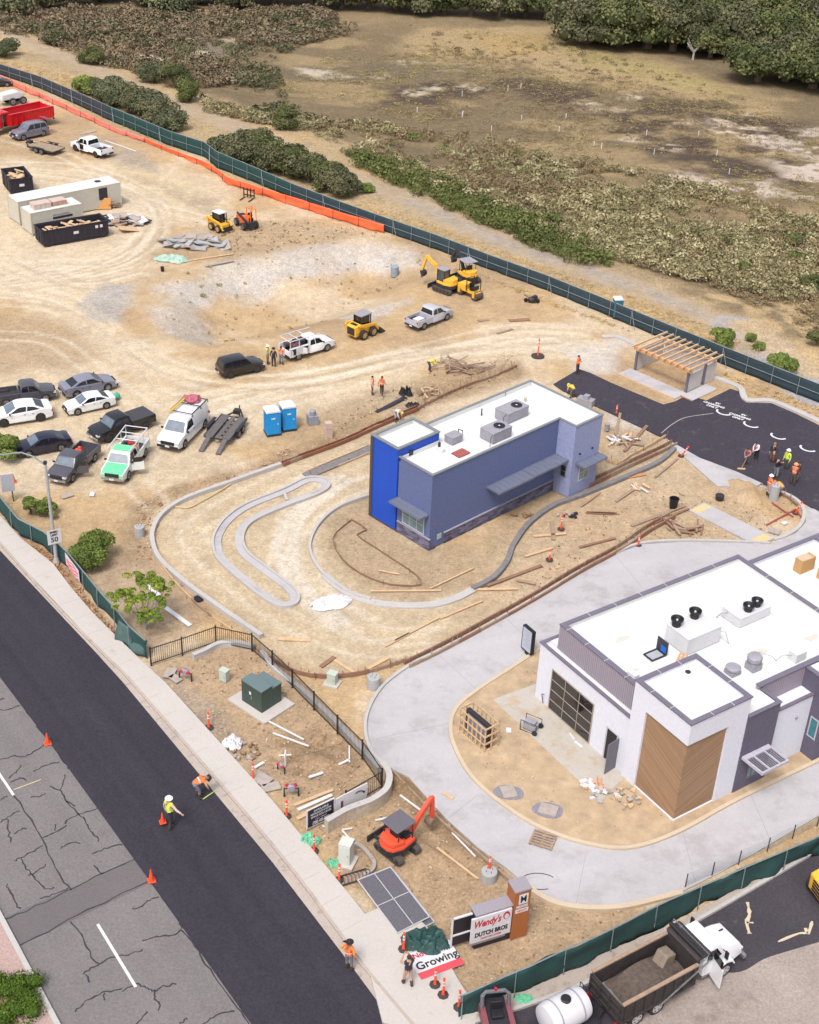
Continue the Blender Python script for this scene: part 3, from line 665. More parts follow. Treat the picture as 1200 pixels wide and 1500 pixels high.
def planks(name, rgb, slope, w):
    m = bpy.data.materials.new(name); m.use_nodes = True; nt = m.node_tree; L = nt.links; bs = nt.nodes['Principled BSDF']; bs.inputs['Roughness'].default_value = .7
    tc = nt.nodes.new('ShaderNodeTexCoord'); sp = nt.nodes.new('ShaderNodeSeparateXYZ'); L.new(tc.outputs['Object'], sp.inputs[0]); A = lambda *a: mth(nt, L, *a)
    u = A('ADD', sp.outputs[0], sp.outputs[1]); s0 = A('DIVIDE', A('SUBTRACT', sp.outputs[2], A('MULTIPLY', u, slope)), w)
    fl = A('FLOOR', s0); fr = A('FRACT', s0)
    wn = nt.nodes.new('ShaderNodeTexWhiteNoise'); wn.noise_dimensions = '1D'; L.new(fl, wn.inputs['W'])
    cb = nt.nodes.new('ShaderNodeCombineXYZ'); L.new(A('MULTIPLY', u, .8), cb.inputs[0]); L.new(A('MULTIPLY', s0, 3.), cb.inputs[1])
    ng = nt.nodes.new('ShaderNodeTexNoise'); ng.inputs['Scale'].default_value = 3; ng.inputs['Detail'].default_value = 5; L.new(cb.outputs[0], ng.inputs['Vector'])
    v = A('MULTIPLY_ADD', A('SUBTRACT', wn.outputs[0], .5), .24, 1.0); v = A('MULTIPLY', v, A('MULTIPLY_ADD', A('SUBTRACT', ng.outputs['Fac'], .5), .7, 1.0)); v = A('MULTIPLY', v, A('MULTIPLY_ADD', A('LESS_THAN', fr, .09), -.4, 1.0))
    s = nt.nodes.new('ShaderNodeVectorMath'); s.operation = 'SCALE'; s.inputs[0].default_value = alb(rgb, 1.35); L.new(v, s.inputs['Scale']); L.new(s.outputs[0], bs.inputs['Base Color']); return m
def stone(name, a, b):
    m = bpy.data.materials.new(name); m.use_nodes = True; nt = m.node_tree; L = nt.links; bs = nt.nodes['Principled BSDF']; bs.inputs['Roughness'].default_value = .8
    tc = nt.nodes.new('ShaderNodeTexCoord'); mp = nt.nodes.new('ShaderNodeMapping'); mp.inputs['Scale'].default_value = (2.2, 2.2, 7); L.new(tc.outputs['Object'], mp.inputs[0])
    vo = nt.nodes.new('ShaderNodeTexVoronoi'); vo.inputs['Scale'].default_value = 1; L.new(mp.outputs[0], vo.inputs['Vector'])
    sp = nt.nodes.new('ShaderNodeSeparateColor'); L.new(vo.outputs['Color'], sp.inputs[0]); r = nt.nodes.new('ShaderNodeValToRGB'); L.new(sp.outputs[0], r.inputs[0])
    r.color_ramp.elements[0].color = (*alb(a, 1.2), 1); r.color_ramp.elements[1].color = (*alb(b, 1.2), 1); L.new(r.outputs[0], bs.inputs['Base Color'])
    bp = nt.nodes.new('ShaderNodeBump'); bp.inputs['Strength'].default_value = .8; L.new(vo.outputs['Distance'], bp.inputs['Height']); L.new(bp.outputs[0], bs.inputs['Normal']); return m
def coping(mb, x0, x1, y0, y1, z, w=.18, t=.1, sides='lrfb'):
    if 'f' in sides: mb.b2(x0, x1, y0, y0+w, z, z+t)
    if 'b' in sides: mb.b2(x0, x1, y1-w, y1, z, z+t)
    if 'l' in sides: mb.b2(x0, x0+w, y0+w, y1-w, z, z+t)
    if 'r' in sides: mb.b2(x1-w, x1, y0+w, y1-w, z, z+t)
def shellbox(mb, x0, x1, y0, y1, z0, z1, zr, t=.2, sides='lrfb'):
    """solid block up to the roof deck zr, with parapet walls to z1"""
    mb.m(0).b2(x0, x1, y0, y1, z0, zr)
    if 'f' in sides: mb.b2(x0, x1, y0, y0+t, zr, z1)
    if 'b' in sides: mb.b2(x0, x1, y1-t, y1, zr, z1)
    if 'l' in sides: mb.b2(x0, x0+t, y0+t, y1-t, zr, z1)
    if 'r' in sides: mb.b2(x1-t, x1, y0+t, y1-t, zr, z1)
def deck(name, poly, z, parent):
    mb = MB(); mb.prism(poly, z, z+.02); return mb.build(name, M_roof, parent)
BB = empty('restaurant_building', (1.45, 80.45, 0), R(44.6), 'slate blue box building with white flat roof and deep blue corner tower on bare soil', 'building')
M_sb = stucco('slate_blue_stucco', (95, 106, 148), 1.25); M_lb = stucco('pale_blue_stucco', (144, 152, 188), 1.25); M_db = mat('deep_blue_panel', (12, 70, 176), .6, .06, 3, k=1.1)
M_cope = mat('grey_coping', (140, 144, 148), .5, .08, 3); M_stone = stone('stacked_stone', (58, 54, 76), (120, 116, 140)); M_cap = mat('stone_cap', (168, 166, 180), .8, .1)
mb = MB(); shellbox(mb, 0, 12.85, 0, 3.3, 0, 5.95, 5.6, .14, 'lf'); mb.b2(3.9, 12.85, 3.3, 5.6, 0, 5.6); mb.b2(3.9, 12.85, 5.46, 5.6, 5.6, 5.95); mb.b2(.14, 3.9, 3.3, 3.3+.02, 5.6, 5.7)
mb.build('wall', M_sb, BB)
mb = MB(); mb.b2(12.85, 15.85, -1.6, 5.6, 0, 5.6); mb.b2(12.85, 15.85, -1.6, -1.46, 5.6, 5.95); mb.b2(15.71, 15.85, -1.46, 5.46, 5.6, 5.95); mb.b2(12.85, 15.71, 5.46, 5.6, 5.6, 5.95); mb.b2(12.85, 12.99, -1.46, -.003, 5.6, 5.95)
mb.build('front_wall', M_lb, BB)
mb = MB(); shellbox(mb, -.1, 3.85, 3.35, 6.05, 0, 6.55, 6.2, .14); mb.build('tower', M_db, BB)
mb = MB(); mb.b2(-.16, -.1, 5.85, 6.1, 0, 6.5); mb.b2(-.14, .02, 3.0, 6.0, 0, .06); mb.build('corner_trim', mat('brown_trim', (92, 74, 66), .7), BB)
deck('roof', [(.14, .14), (12.99, .14), (12.99, -1.46), (15.71, -1.46), (15.71, 5.46), (3.9, 5.46), (3.9, 3.3), (.14, 3.3)], 5.6, BB)
deck('tower_roof', [(.04, 3.49), (3.71, 3.49), (3.71, 5.91), (.04, 5.91)], 6.2, BB)
mb = MB(); mb.b2(-.05, 13.03, -.05, .15, 5.95, 6.02); mb.b2(-.05, .15, .15, 3.33, 5.95, 6.02); mb.b2(12.83, 13.03, -1.65, -.05, 5.95, 6.02); mb.b2(13.03, 15.9, -1.65, -1.45, 5.95, 6.02); mb.b2(15.7, 15.9, -1.45, 5.65, 5.95, 6.02); mb.b2(3.87, 15.7, 5.45, 5.65, 5.95, 6.02)
mb.build('parapet_coping', M_cope, BB)
mb = MB(); coping(mb, -.16, 3.9, 3.29, 6.1, 6.55, .24, .08); mb.build('tower_coping', M_cope, BB)
mb = MB(); mb.b2(1.4, 12.82, -.09, -.003, 0, .85); mb.b2(-.1, -.003, -.09, 3.2, 0, .85); mb.b2(-.003, .5, -.09, -.003, 0, .3); mb.m(1).b2(1.36, 12.82, -.13, -.003, .85, .93); mb.b2(-.14, -.003, -.13, 3.2, .85, .93)
mb.build('stone_base', [M_stone, M_cap], BB)
def window(parent, axis, c, u0, u1, z0, z1, cols, rows, mf, mg, d=.04, fw=.07, name='window', out=-1):
    """axis 'x': plane x=c facing out (-1/+1), u is y; axis 'y': plane y=c, u is x"""
    f = MB()
    def bx(mb, a0, a1, b0, b1, p, q):
        lo, hi = sorted((c+out*p, c+out*q))
        if axis == 'x': mb.b2(lo, hi, a0, a1, b0, b1)
        else: mb.b2(a0, a1, lo, hi, b0, b1)
    bx(f, u0, u1, z0, z0+fw, .003, d); bx(f, u0, u1, z1-fw, z1, .003, d); bx(f, u0, u0+fw, z0+fw, z1-fw, .003, d); bx(f, u1-fw, u1, z0+fw, z1-fw, .003, d)
    mw = fw*.6
    for i in range(1, cols): u = u0+(u1-u0)*i/cols; bx(f, u-mw/2, u+mw/2, z0+fw, z1-fw, .003, d-.002)
    for j in range(1, rows): z = z0+(z1-z0)*j/rows; bx(f, u0+fw, u1-fw, z-mw/2, z+mw/2, .003, d-.006)
    w_ = f.build(name, mf, parent); p = MB(); bx(p, u0+.01, u1-.01, z0+.01, z1-.01, .002, .012); p.build('pane', mg, w_); return w_
M_frame = mat('window_frame', (206, 208, 216), .5, .04); M_frameg = mat('window_frame_grey', (128, 128, 140), .5, .06)
window(BB, 'x', 0, .55, 2.75, .95, 2.35, 3, 2, M_frame, M_glassb)
window(BB, 'y', -1.6, 13.75, 14.95, 1.05, 2.45, 2, 2, M_frame, M_glassb)
window(BB, 'x', 12.85, -1.15, -.6, 1.5, 2.5, 1, 2, M_frameg, M_glassd)
M_aw = mat('awning_metal', (134, 140, 162), .45, .08, 2, .2)
def awning(x0, x1, y0, y1, z, name='awning', ax='y'):
    mb = MB(); mb.b2(x0, x1, y0, y1, z, z+.05)
    mb.b2(x0, x1, y0-.04, y0, z-.06, z+.09); mb.b2(x0, x1, y1, y1+.04, z-.06, z+.09); mb.b2(x0-.04, x0, y0-.04, y1+.04, z-.06, z+.09); mb.b2(x1, x1+.04, y0-.04, y1+.04, z-.06, z+.09)
    n = max(2, int((x1-x0)/.5))
    for i in range(1, n): x = x0+(x1-x0)*i/n; mb.b2(x-.012, x+.012, y0, y1, z+.05, z+.075)
    return mb.build(name, M_aw, BB)
awning(5.5, 9.1, -1.25, -.05, 2.98); awning(9.2, 12.8, -1.25, -.05, 3.02); awning(-.85, -.05, .2, 3.25, 2.72); awning(13.3, 15.8, -2.5, -1.65, 2.75)
for x, y, z in ((13.6, -1.63, 3.5), (15.0, -1.63, 3.5)): mb = MB(); mb.box((x, y-.03, z), (.12, .1, .1)); mb.build('wall_lamp', M_black, BB)
mb = MB(); mb.cyl((.45, -.003, 1.9), (.45, -.03, 1.9), .06); mb.build('alarm_beacon', mat('red_lens', (235, 60, 90), .4), BB)
mb = MB(); mb.b2(.75, 1.15, -.04, -.003, .55, .95); mb.build('meter_box', mat('pale_green', (180, 205, 196), .6), BB)
def rooftop(parent, x0, y0, x1, y1, z, h, fan, fx=True, m1=None, black=True):
    u = MB(); m1 = m1 or M_unit
    u.b2(x0+.05, x1-.05, y0+.05, y1-.05, z, z+.08); u.b2(x0, x1, y0, y1, z+.08, z+h); u.b2(x0-.02, x1+.02, y0-.02, y1+.02, z+h-.04, z+h+.02)
    n = 5
    for i in range(n):
        zz = z+.2+(h-.4)*i/n
        u.b2(x0-.012, x0, y0+.1, y0+(y1-y0)*.5, zz, zz+.03); u.b2(x0+(x1-x0)*.5, x1-.1, y0-.012, y0, zz, zz+.03)
    o = u.build('air_conditioner', m1, parent)
    for fxx, fyy, r, hh in fan:
        f = MB(); zt = z+h+.02
        f.lathe([(r*.72, zt), (r*.72, zt+hh*.3), (r*.6, zt+hh*.5), (r, zt+hh*.75), (r*1.05, zt+hh), (r*.9, zt+hh), (r*.7, zt+hh*.7)], 18, (fxx, fyy, 0))
        f.m(1).lathe([(r*.72, zt+hh*.6), (.001, zt+hh*.62)], 18, (fxx, fyy, 0)); f.m(2).cyl((fxx, fyy, zt+hh*.6), (fxx, fyy, zt+hh*.85), r*.18, 8)
        f.build('fan', [M_black if black else M_unit, M_black, M_unitw], o)
    return o
rooftop(BB, 9.7, 2.2, 11.9, 3.5, 5.62, .85, [(11.2, 2.8, .4, .06)]); rooftop(BB, 6.7, .8, 8.6, 2.1, 5.62, .85, [(7.9, 1.4, .4, .06)])
rooftop(BB, 4.35, 2.5, 5.35, 3.3, 5.62, .6, [])
mb = MB(); mb.tube([(5.3, 2.9, 6.2), (5.5, 3.1, 6.35), (5.75, 2.9, 6.2), (5.75, 2.9, 5.65)], .04, 6); mb.cyl((9.25, 4.4, 5.6), (9.25, 4.4, 6.2), .05, 8); mb.cyl((3.25, 2.7, 5.6), (3.25, 2.7, 6.2), .1, 8); mb.tube([(6.3, .7, 5.65), (6.3, .7, 6.3), (6.9, 1., 6.4)], .02, 6)
mb.tube([(9.3, 2.2, 5.65), (9.3, 2.3, 6.3), (9.7, 2.4, 6.4)], .02, 6); mb.build('vent_pipe', M_dark, BB)
mb = MB(); mb.b2(3.5, 4.6, .95, 1.75, 5.62, 5.72); mb.build('roof_hatch', mat('red_brown_lid', (176, 96, 88), .7), BB)
mb = MB(); mb.b2(.9, 1.3, 3.27, 3.3, 5.7, 6.1); mb.build('scupper', M_black, BB)
mb = MB(); mb.b2(3.1, 3.35, 2.2, 2.8, 5.62, 5.9); mb.build('curb_box', M_unitw, BB)
mb = MB(); mb.lathe([(.09, 5.6), (.09, 5.9), (.13, 5.9), (.13, 6.0), (.02, 6.05)], 10, (13.4, 3.9, 0)); mb.build('vent_cap', M_roofd, BB)
mb = MB(); mb.b2(4.0, 12.85, 5.45, 5.457, 5.62, 5.95); mb.b2(12.99, 15.7, 5.45, 5.457, 5.62, 5.95); mb.b2(15.70, 15.707, -1.4, 5.4, 5.62, 5.95); mb.b2(.142, 3.8, 3.28, 3.297, 5.62, 5.95); mb.b2(.1, 3.7, 5.9, 5.907, 6.22, 6.55); mb.b2(3.7, 3.707, 3.5, 5.9, 6.22, 6.55); mb.b2(12.84, 12.849, .15, 5.4, 5.57, 5.6)
mb.build('parapet_lining', M_roof, BB)
g = G(986, 1200); WO = (float(g[0]), float(g[1]), 0)
WB = empty('white_building', WO, R(34.9), 'white flat roofed building with a wood clad corner tower and a dark glass front', 'building')
M_ws = stucco('white_stucco', (236, 236, 248), 1.42, .04); M_gs = stucco('grey_stucco', (98, 93, 112), 1.25); M_rib = ribbed('ribbed_siding', (158, 148, 160), 6.5, .35, k=1.25); M_rib2 = ribbed('dark_ribbed_siding', (150, 140, 148), 6.5, .35, k=1.25)
M_wcope = mat('plum_coping', (126, 119, 136), .5, .06, 2); M_plank = planks('chevron_planks', (166, 132, 102), .42, .16); M_bm = mat('coping_joint', (230, 228, 234), .6)
mb = MB(); mb.b2(-.22, 4.15, -.22, 4.03, 5.45, 6.5); mb.b2(-.22, 1, 2.98, 4.03, 0, 5.45); mb.b2(2.75, 4.15, -.22, 1, 0, 5.45); mb.b2(1, 4.15, 1, 4.03, 0, 5.45); mb.b2(-.18, 2.75, -.18, 1, 0, .14); mb.b2(-.18, 1, 1, 2.98, 0, .14)
for a in ((-.22, 4.15, -.22, 0, 6.5, 6.85), (-.22, 4.15, 3.83, 4.03, 6.5, 6.85), (-.22, 0, 0, 3.83, 6.5, 6.85), (3.95, 4.15, 0, 3.83, 6.5, 6.85)): mb.b2(*a)
mb.build('tower', M_ws, WB)
mb = MB(); mb.b2(-.10, 2.75, -.10, 1, .14, 5.45); mb.b2(-.10, 1, 1, 2.98, .14, 5.45); mb.build('wood_cladding', M_plank, WB)
deck('tower_roof', [(0, 0), (3.95, 0), (3.95, 3.83), (0, 3.83)], 6.62, WB)
mb = MB(); coping(mb, -.27, 4.2, -.27, 4.08, 6.85, .3, .07); mb.build('tower_coping', M_wcope, WB)
mb = MB(); shellbox(mb, -.1, .55, 4.03, 12.0, 0, 4.1, 3.9, .12, 'lb'); mb.build('front_wall', M_ws, WB)
deck('ledge_roof', [(.02, 4.03), (.55, 4.03), (.55, 11.88), (.02, 11.88)], 3.9, WB)
mb = MB(); mb.b2(-.16, .06, 4.03, 12.06, 4.1, 4.17); mb.b2(.06, 1.4, 11.85, 12.06, 4.1, 4.17); mb.build('ledge_coping', M_wcope, WB)
mb = MB(); mb.b2(.55, 14.75, 1.15, 11.15, 0, 5.4); mb.b2(.55, 1.4, 11.15, 12., 0, 4.1); mb.b2(.75, 14.55, 10.95, 11.15, 5.4, 5.7); mb.b2(14.55, 14.75, 1.15, 11.15, 5.4, 5.7); mb.b2(4.15, 6.4, 1.15, 1.3, 5.4, 5.45); mb.build('wall', M_ws, WB)
mb = MB(); mb.b2(.5, .55, 4.03, 11.2, 4.0, 5.7); mb.b2(.55, .75, 1.15, 11.15, 5.4, 5.7); mb.build('siding', M_rib, WB)
mb = MB(); mb.b2(6.65, 10, 1.1, 1.15, 4.3, 5.7); mb.b2(6.35, 14.55, 1.15, 1.35, 5.4, 5.7); mb.build('siding', M_rib, WB)
mb = MB(); mb.b2(14.54, 14.549, 1.4, 10.9, 5.42, 5.7); mb.b2(.76, 14.5, 10.94, 10.949, 5.42, 5.7); mb.build('parapet_lining', M_roof, WB)
for x in (2.9, 5.0, 8.0, 10.1, 12.3):
    mb = MB(); mb.b2(x, x+.05, 4.1 if x < 4.2 else 1.4, 10.9, 5.42, 5.424); mb.build('membrane_seam', mat('seam_grey', (214, 214, 214), .8, .05), WB)
for x, y, r_ in ((3.0, 8.6, .5), (8.6, 3.6, .7), (12.6, 3.0, .5), (1.6, 6.0, .3)):
    mb = MB(); mb.prism([(x+r_*(1+.35*math.sin(3*a+x))*math.cos(a), y+r_*.6*(1+.3*math.cos(2*a))*math.sin(a)) for a in np.linspace(0, 6.1, 18)], 5.42, 5.4225); mb.build('roof_stain', mat('stain_grey', (226, 218, 208), .8, .06, 3), WB)
deck('roof', [(.75, 4.05), (4.17, 4.05), (4.17, 1.3), (6.4, 1.3), (14.55, 1.35), (14.55, 10.95), (.75, 10.95)], 5.4, WB)
mb = MB(); mb.b2(.45, .8, 4.05, 11.2, 5.7, 5.77); mb.b2(.8, 14.8, 10.9, 11.2, 5.7, 5.77); mb.b2(14.5, 14.8, 1.05, 10.9, 5.7, 5.77); mb.b2(6.33, 14.5, 1.05, 1.38, 5.7, 5.77); mb.build('parapet_coping', M_wcope, WB)
mb = MB(); mb.b2(4.15, 6.62, -.28, 1.15, 0, 5.42); mb.b2(4.15, 6.62, -.28, -.15, 5.42, 5.5); mb.b2(6.49, 6.62, -.15, 1.1, 5.42, 5.5); mb.build('grey_bay', M_gs, WB)
deck('bay_roof', [(4.15, -.15), (6.45, -.15), (6.45, 1.3), (4.15, 1.3)], 5.424, WB)
mb = MB(); mb.b2(4.2, 6.67, -.33, -.1, 5.5, 5.56); mb.b2(6.44, 6.67, -.1, 1.1, 5.5, 5.56); mb.build('bay_coping', M_wcope, WB)
mb = MB(); mb.b2(6.62, 10.0, .18, 1.1, 0, 4.3); mb.build('low_wall', M_ws, WB)
mb = MB(); mb.b2(6.62, 10.0, .12, .34, 4.3, 4.37); mb.build('low_coping', M_wcope, WB)
mb = MB(); mb.b2(10.0, 16, -.75, 1.15, 0, 5.6); mb.build('grey_wing', M_gs, WB)
mb = MB(); mb.b2(9.95, 16, -.8, -.5, 5.6, 5.67); mb.b2(9.95, 10.25, -.5, 1.1, 5.6, 5.67); mb.build('wing_coping', M_wcope, WB)
deck('wing_roof', [(10.25, -.5), (16, -.5), (16, 1.05), (10.25, 1.05)], 5.6, WB)
mb = MB(); mb.b2(14.75, 24, 1.15, 10.6, 0, 5.1); mb.b2(14.75, 24, 10.4, 10.6, 5.1, 5.4); mb.b2(20.9, 21.1, 1.15, 10.4, 5.1, 5.4); mb.build('rear_wing', M_ws, WB)
deck('rear_roof', [(14.75, 1.2), (24, 1.2), (24, 10.4), (14.75, 10.4)], 5.1, WB)
mb = MB(); mb.b2(14.8, 24, 10.35, 10.65, 5.4, 5.47); mb.b2(20.85, 21.15, 1.15, 10.35, 5.4, 5.47); mb.build('rear_coping', M_wcope, WB)
mb = MB()
for y in (5.5, 7.2, 8.9, 10.5): mb.b2(.44, .81, y, y+.03, 5.7, 5.775)
for x in (2.5, 4.5, 6.5, 8.5, 10.5, 12.5): mb.b2(x, x+.03, 10.89, 11.21, 5.7, 5.775)
for y in (2.5, 4.5, 6.5, 8.5): mb.b2(14.49, 14.81, y, y+.03, 5.7, 5.775)
for x in (1.3, 2.8): mb.b2(x, x+.03, -.28, .04, 6.85, 6.925); mb.b2(x, x+.03, 3.77, 4.09, 6.85, 6.925)
for y in (1.3, 2.8): mb.b2(-.28, .04, y, y+.03, 6.85, 6.925); mb.b2(3.89, 4.21, y, y+.03, 6.85, 6.925)
mb.build('coping_joint', M_bm, WB)
M_bronze = mat('bronze_glass', (48, 40, 44), .08, .35, .8, spec=.8); M_mull = mat('pale_mullion', (176, 168, 150), .5, .05)
window(WB, 'x', -.1, 6.95, 10.72, .12, 3.05, 3, 4, M_mull, M_bronze, .05, .06, 'glass_front')
mb = MB(); mb.b2(-.14, -.103, 4.75, 4.85, 0, 2.3); mb.b2(-.14, -.103, 5.65, 5.75, 0, 2.3); mb.b2(-.14, -.103, 4.75, 5.75, 2.3, 2.4)
dr = mb.build('door_frame', M_frame, WB); mb = MB(); mb.b2(-.12, -.103, 4.85, 5.65, .12, 2.3); mb.build('doorway', M_black, dr)
mb = MB(); mb.box((-.55, 4.62, 1.2), (.92, .05, 2.15), R(8)); dl = mb.build('door', mat('grey_door', (120, 118, 130), .5), WB); mb = MB(); mb.box((-.9, 4.7, 1.1), (.12, .06, .04)); mb.build('handle', M_metal, dl)
window(WB, 'y', -.28, 5.0, 6.1, .75, 2.15, 3, 2, M_frameg, M_glassb)
window(WB, 'x', 10.0, -.6, .0, 1.5, 2.9, 1, 1, M_frame, mat('teal_glass', (60, 130, 140), .08, .3, 2, spec=.8))
mb = MB();
mb.b2(4.25, 6.3, -1.85, -1.75, 2.55, 2.72); mb.b2(4.25, 6.3, -.6, -.3, 2.55, 2.72); mb.b2(4.25, 4.35, -1.75, -.6, 2.55, 2.72); mb.b2(6.2, 6.3, -1.75, -.6, 2.55, 2.72); mb.b2(4.85, 4.95, -1.75, -.6, 2.56, 2.71); mb.b2(5.65, 5.75, -1.75, -.6, 2.56, 2.71)
aw = mb.build('sunshade', mat('sunshade_frame', (206, 200, 216), .5), WB); mb = MB()
for i in range(14): x = 4.4+i*.135; mb.b2(x, x+.05, -1.74, -.61, 2.59, 2.66)
mb.build('slats', M_frameg, aw)
rooftop(WB, 5.0, 5.45, 7.55, 7.25, 5.42, 1.15, [(5.35, 6.85, .36, .5), (6.8, 6.9, .36, .5)], m1=M_unitw)
rooftop(WB, 9.5, 5.8, 12.0, 7.25, 5.42, .7, [(10.5, 6.2, .34, .42), (11.3, 6.3, .34, .42)], m1=M_unitw)
def vent(parent, x, y, z, r, h):
    v = MB(); v.b2(x-r*.8, x+r*.8, y-r*.8, y+r*.8, z, z+h*.5); v.lathe([(r*.8, z+h*.5), (r*.8, z+h*.62), (r, z+h*.66), (r*1.02, z+h*.9), (r*.85, z+h), (r*.3, z+h*1.04)], 18, (x, y, 0)); return v.build('roof_vent', M_unit, parent)
vent(WB, 6.2, 3.0, 5.42, .42, .5); vent(WB, 7.5, 2.7, 5.42, .42, .95)
mb = MB(); mb.b2(9.9, 10.7, 1.75, 2.35, 5.42, 6.0); mb.build('condenser', M_unitw, WB)
mb = MB(); mb.tube([(9.9, 2.1, 5.8), (9.4, 2.3, 5.9), (9.1, 2.5, 5.5), (9.3, 2.9, 5.43), (8.9, 3.6, 5.43)], .02, 6); mb.tube([(7.55, 5.6, 6.1), (7.9, 5.4, 6.1), (7.9, 5.0, 5.5)], .02, 6); mb.tube([(9.5, 6.8, 6.0), (9.2, 7.0, 5.9), (9.15, 7.3, 5.45)], .03, 6); mb.build('conduit', M_unit, WB)
mb = MB(); mb.b2(3.0, 4.05, 6.05, 6.12, 5.42, 5.52); mb.b2(3.0, 4.05, 6.75, 6.82, 5.42, 5.52); mb.b2(3.0, 3.07, 6.12, 6.75, 5.42, 5.52); mb.b2(3.98, 4.05, 6.12, 6.75, 5.42, 5.52)
h_ = mb.build('skylight_hatch', M_dark, WB); mb = MB(); mb.b2(3.07, 3.98, 6.12, 6.75, 5.43, 5.45); mb.build('pane', mat('hatch_pane', (190, 196, 204), .2), h_)
mb = MB(); mb.b2(4.0, 4.06, 6.0, 6.85, 5.52, 6.35); mb.m(1).b2(3.985, 4.0, 6.08, 6.5, 5.6, 6.0); mb.build('lid', [M_dark, mat('blue_sheet', (20, 110, 220), .5)], h_)
mb = MB(); mb.lathe([(.16, 6.62), (.16, 6.68), (.05, 6.7)], 12, (2.9, 3.3, 0)); mb.build('roof_drain', M_dark, WB)
mb = MB(); mb.b2(.78, 1.15, 5.1, 5.7, 5.42, 5.95); mb.build('vent_box', M_unitw, WB)
mb = MB(); mb.box((8.9, .14, 3.1), (.15, .08, .15)); mb.build('wall_lamp', M_unit, WB)
mb = MB(); mb.tube([(-.12, 11.2, .12), (-.3, 11.2, .9), (-.3, 11.0, 1.0)], .025, 6); mb.build('spigot', M_dark, WB)
def W2(x, y, z):
    c, s = math.cos(R(34.9)), math.sin(R(34.9)); return (WO[0]+x*c-y*s, WO[1]+x*s+y*c, z)
def cbox(name, p, d, rz, label):
    t = empty(name, p, rz, label, 'box', 'cardboard boxes on the roof'); mb = MB(); mb.b2(-d[0]/2, d[0]/2, -d[1]/2, d[1]/2, 0, d[2]); mb.build('carton', M_cardb, t, bevel=.01)
    mb = MB(); mb.box((0, 0, d[2]+.012), (d[0]*1.02, d[1]*.98, .015), 0, R(3)); mb.build('flap', mat('carton_top', (226, 196, 164), .9), t)
cbox('cardboard_box', W2(17.9, 8.5, 5.12), (1.25, .6, .95), R(36), 'tall open cardboard carton on the white rear roof, farther from the viewer')
cbox('cardboard_box', W2(18.6, 7.1, 5.12), (1.3, .75, .7), R(36), 'low cardboard carton on the white rear roof, cut by the right picture edge')
t = empty('wooden_crate', W2(4.45, 5.0, 5.42), R(60), 'small orange pallet leaning on the white rooftop unit', 'pallet'); mb = MB()
for i in range(5): mb.box((0, -.4+.2*i, .25), (.8, .09, .03), 0, R(-30))
mb.build('slats', mat('orange_pallet', (222, 160, 104), .8), t); mb = MB()
for s in (-.3, .3): mb.bar((s*.9, -.42, .22-.0*s+s*.5), (s*.9, .42, .22+s*.5), .05, .05)
mb.build('rail', M_wood, t)
M_fab = mat('green_windscreen', (36, 76, 74), .9, .16, 1.2, bump=.3, bscale=14); M_fab2 = mat('slate_windscreen', (50, 70, 80), .9, .14, 1.2, bump=.3, bscale=14); M_fab3 = mat('charcoal_windscreen', (62, 66, 76), .9, .14, 1.2, bump=.3, bscale=14)
M_pipe = mat('fence_pipe', (164, 176, 180), .5, .08, 5, .4); M_blkiron = mat('black_iron', (40, 34, 40), .5, .1)
def interp(P, s):
    P = [np.array(p, float) for p in P]; L = [0]
    for a, b in zip(P, P[1:]): L.append(L[-1]+np.linalg.norm(b[:2]-a[:2]))
    s = min(max(s, 0), L[-1])
    for i in range(len(P)-1):
        if s <= L[i+1]: t = (s-L[i])/(L[i+1]-L[i]+1e-9); return P[i]*(1-t)+P[i+1]*t
    return P[-1]
def plen(P): return sum(np.linalg.norm(np.array(b[:2])-np.array(a[:2])) for a, b in zip(P, P[1:]))
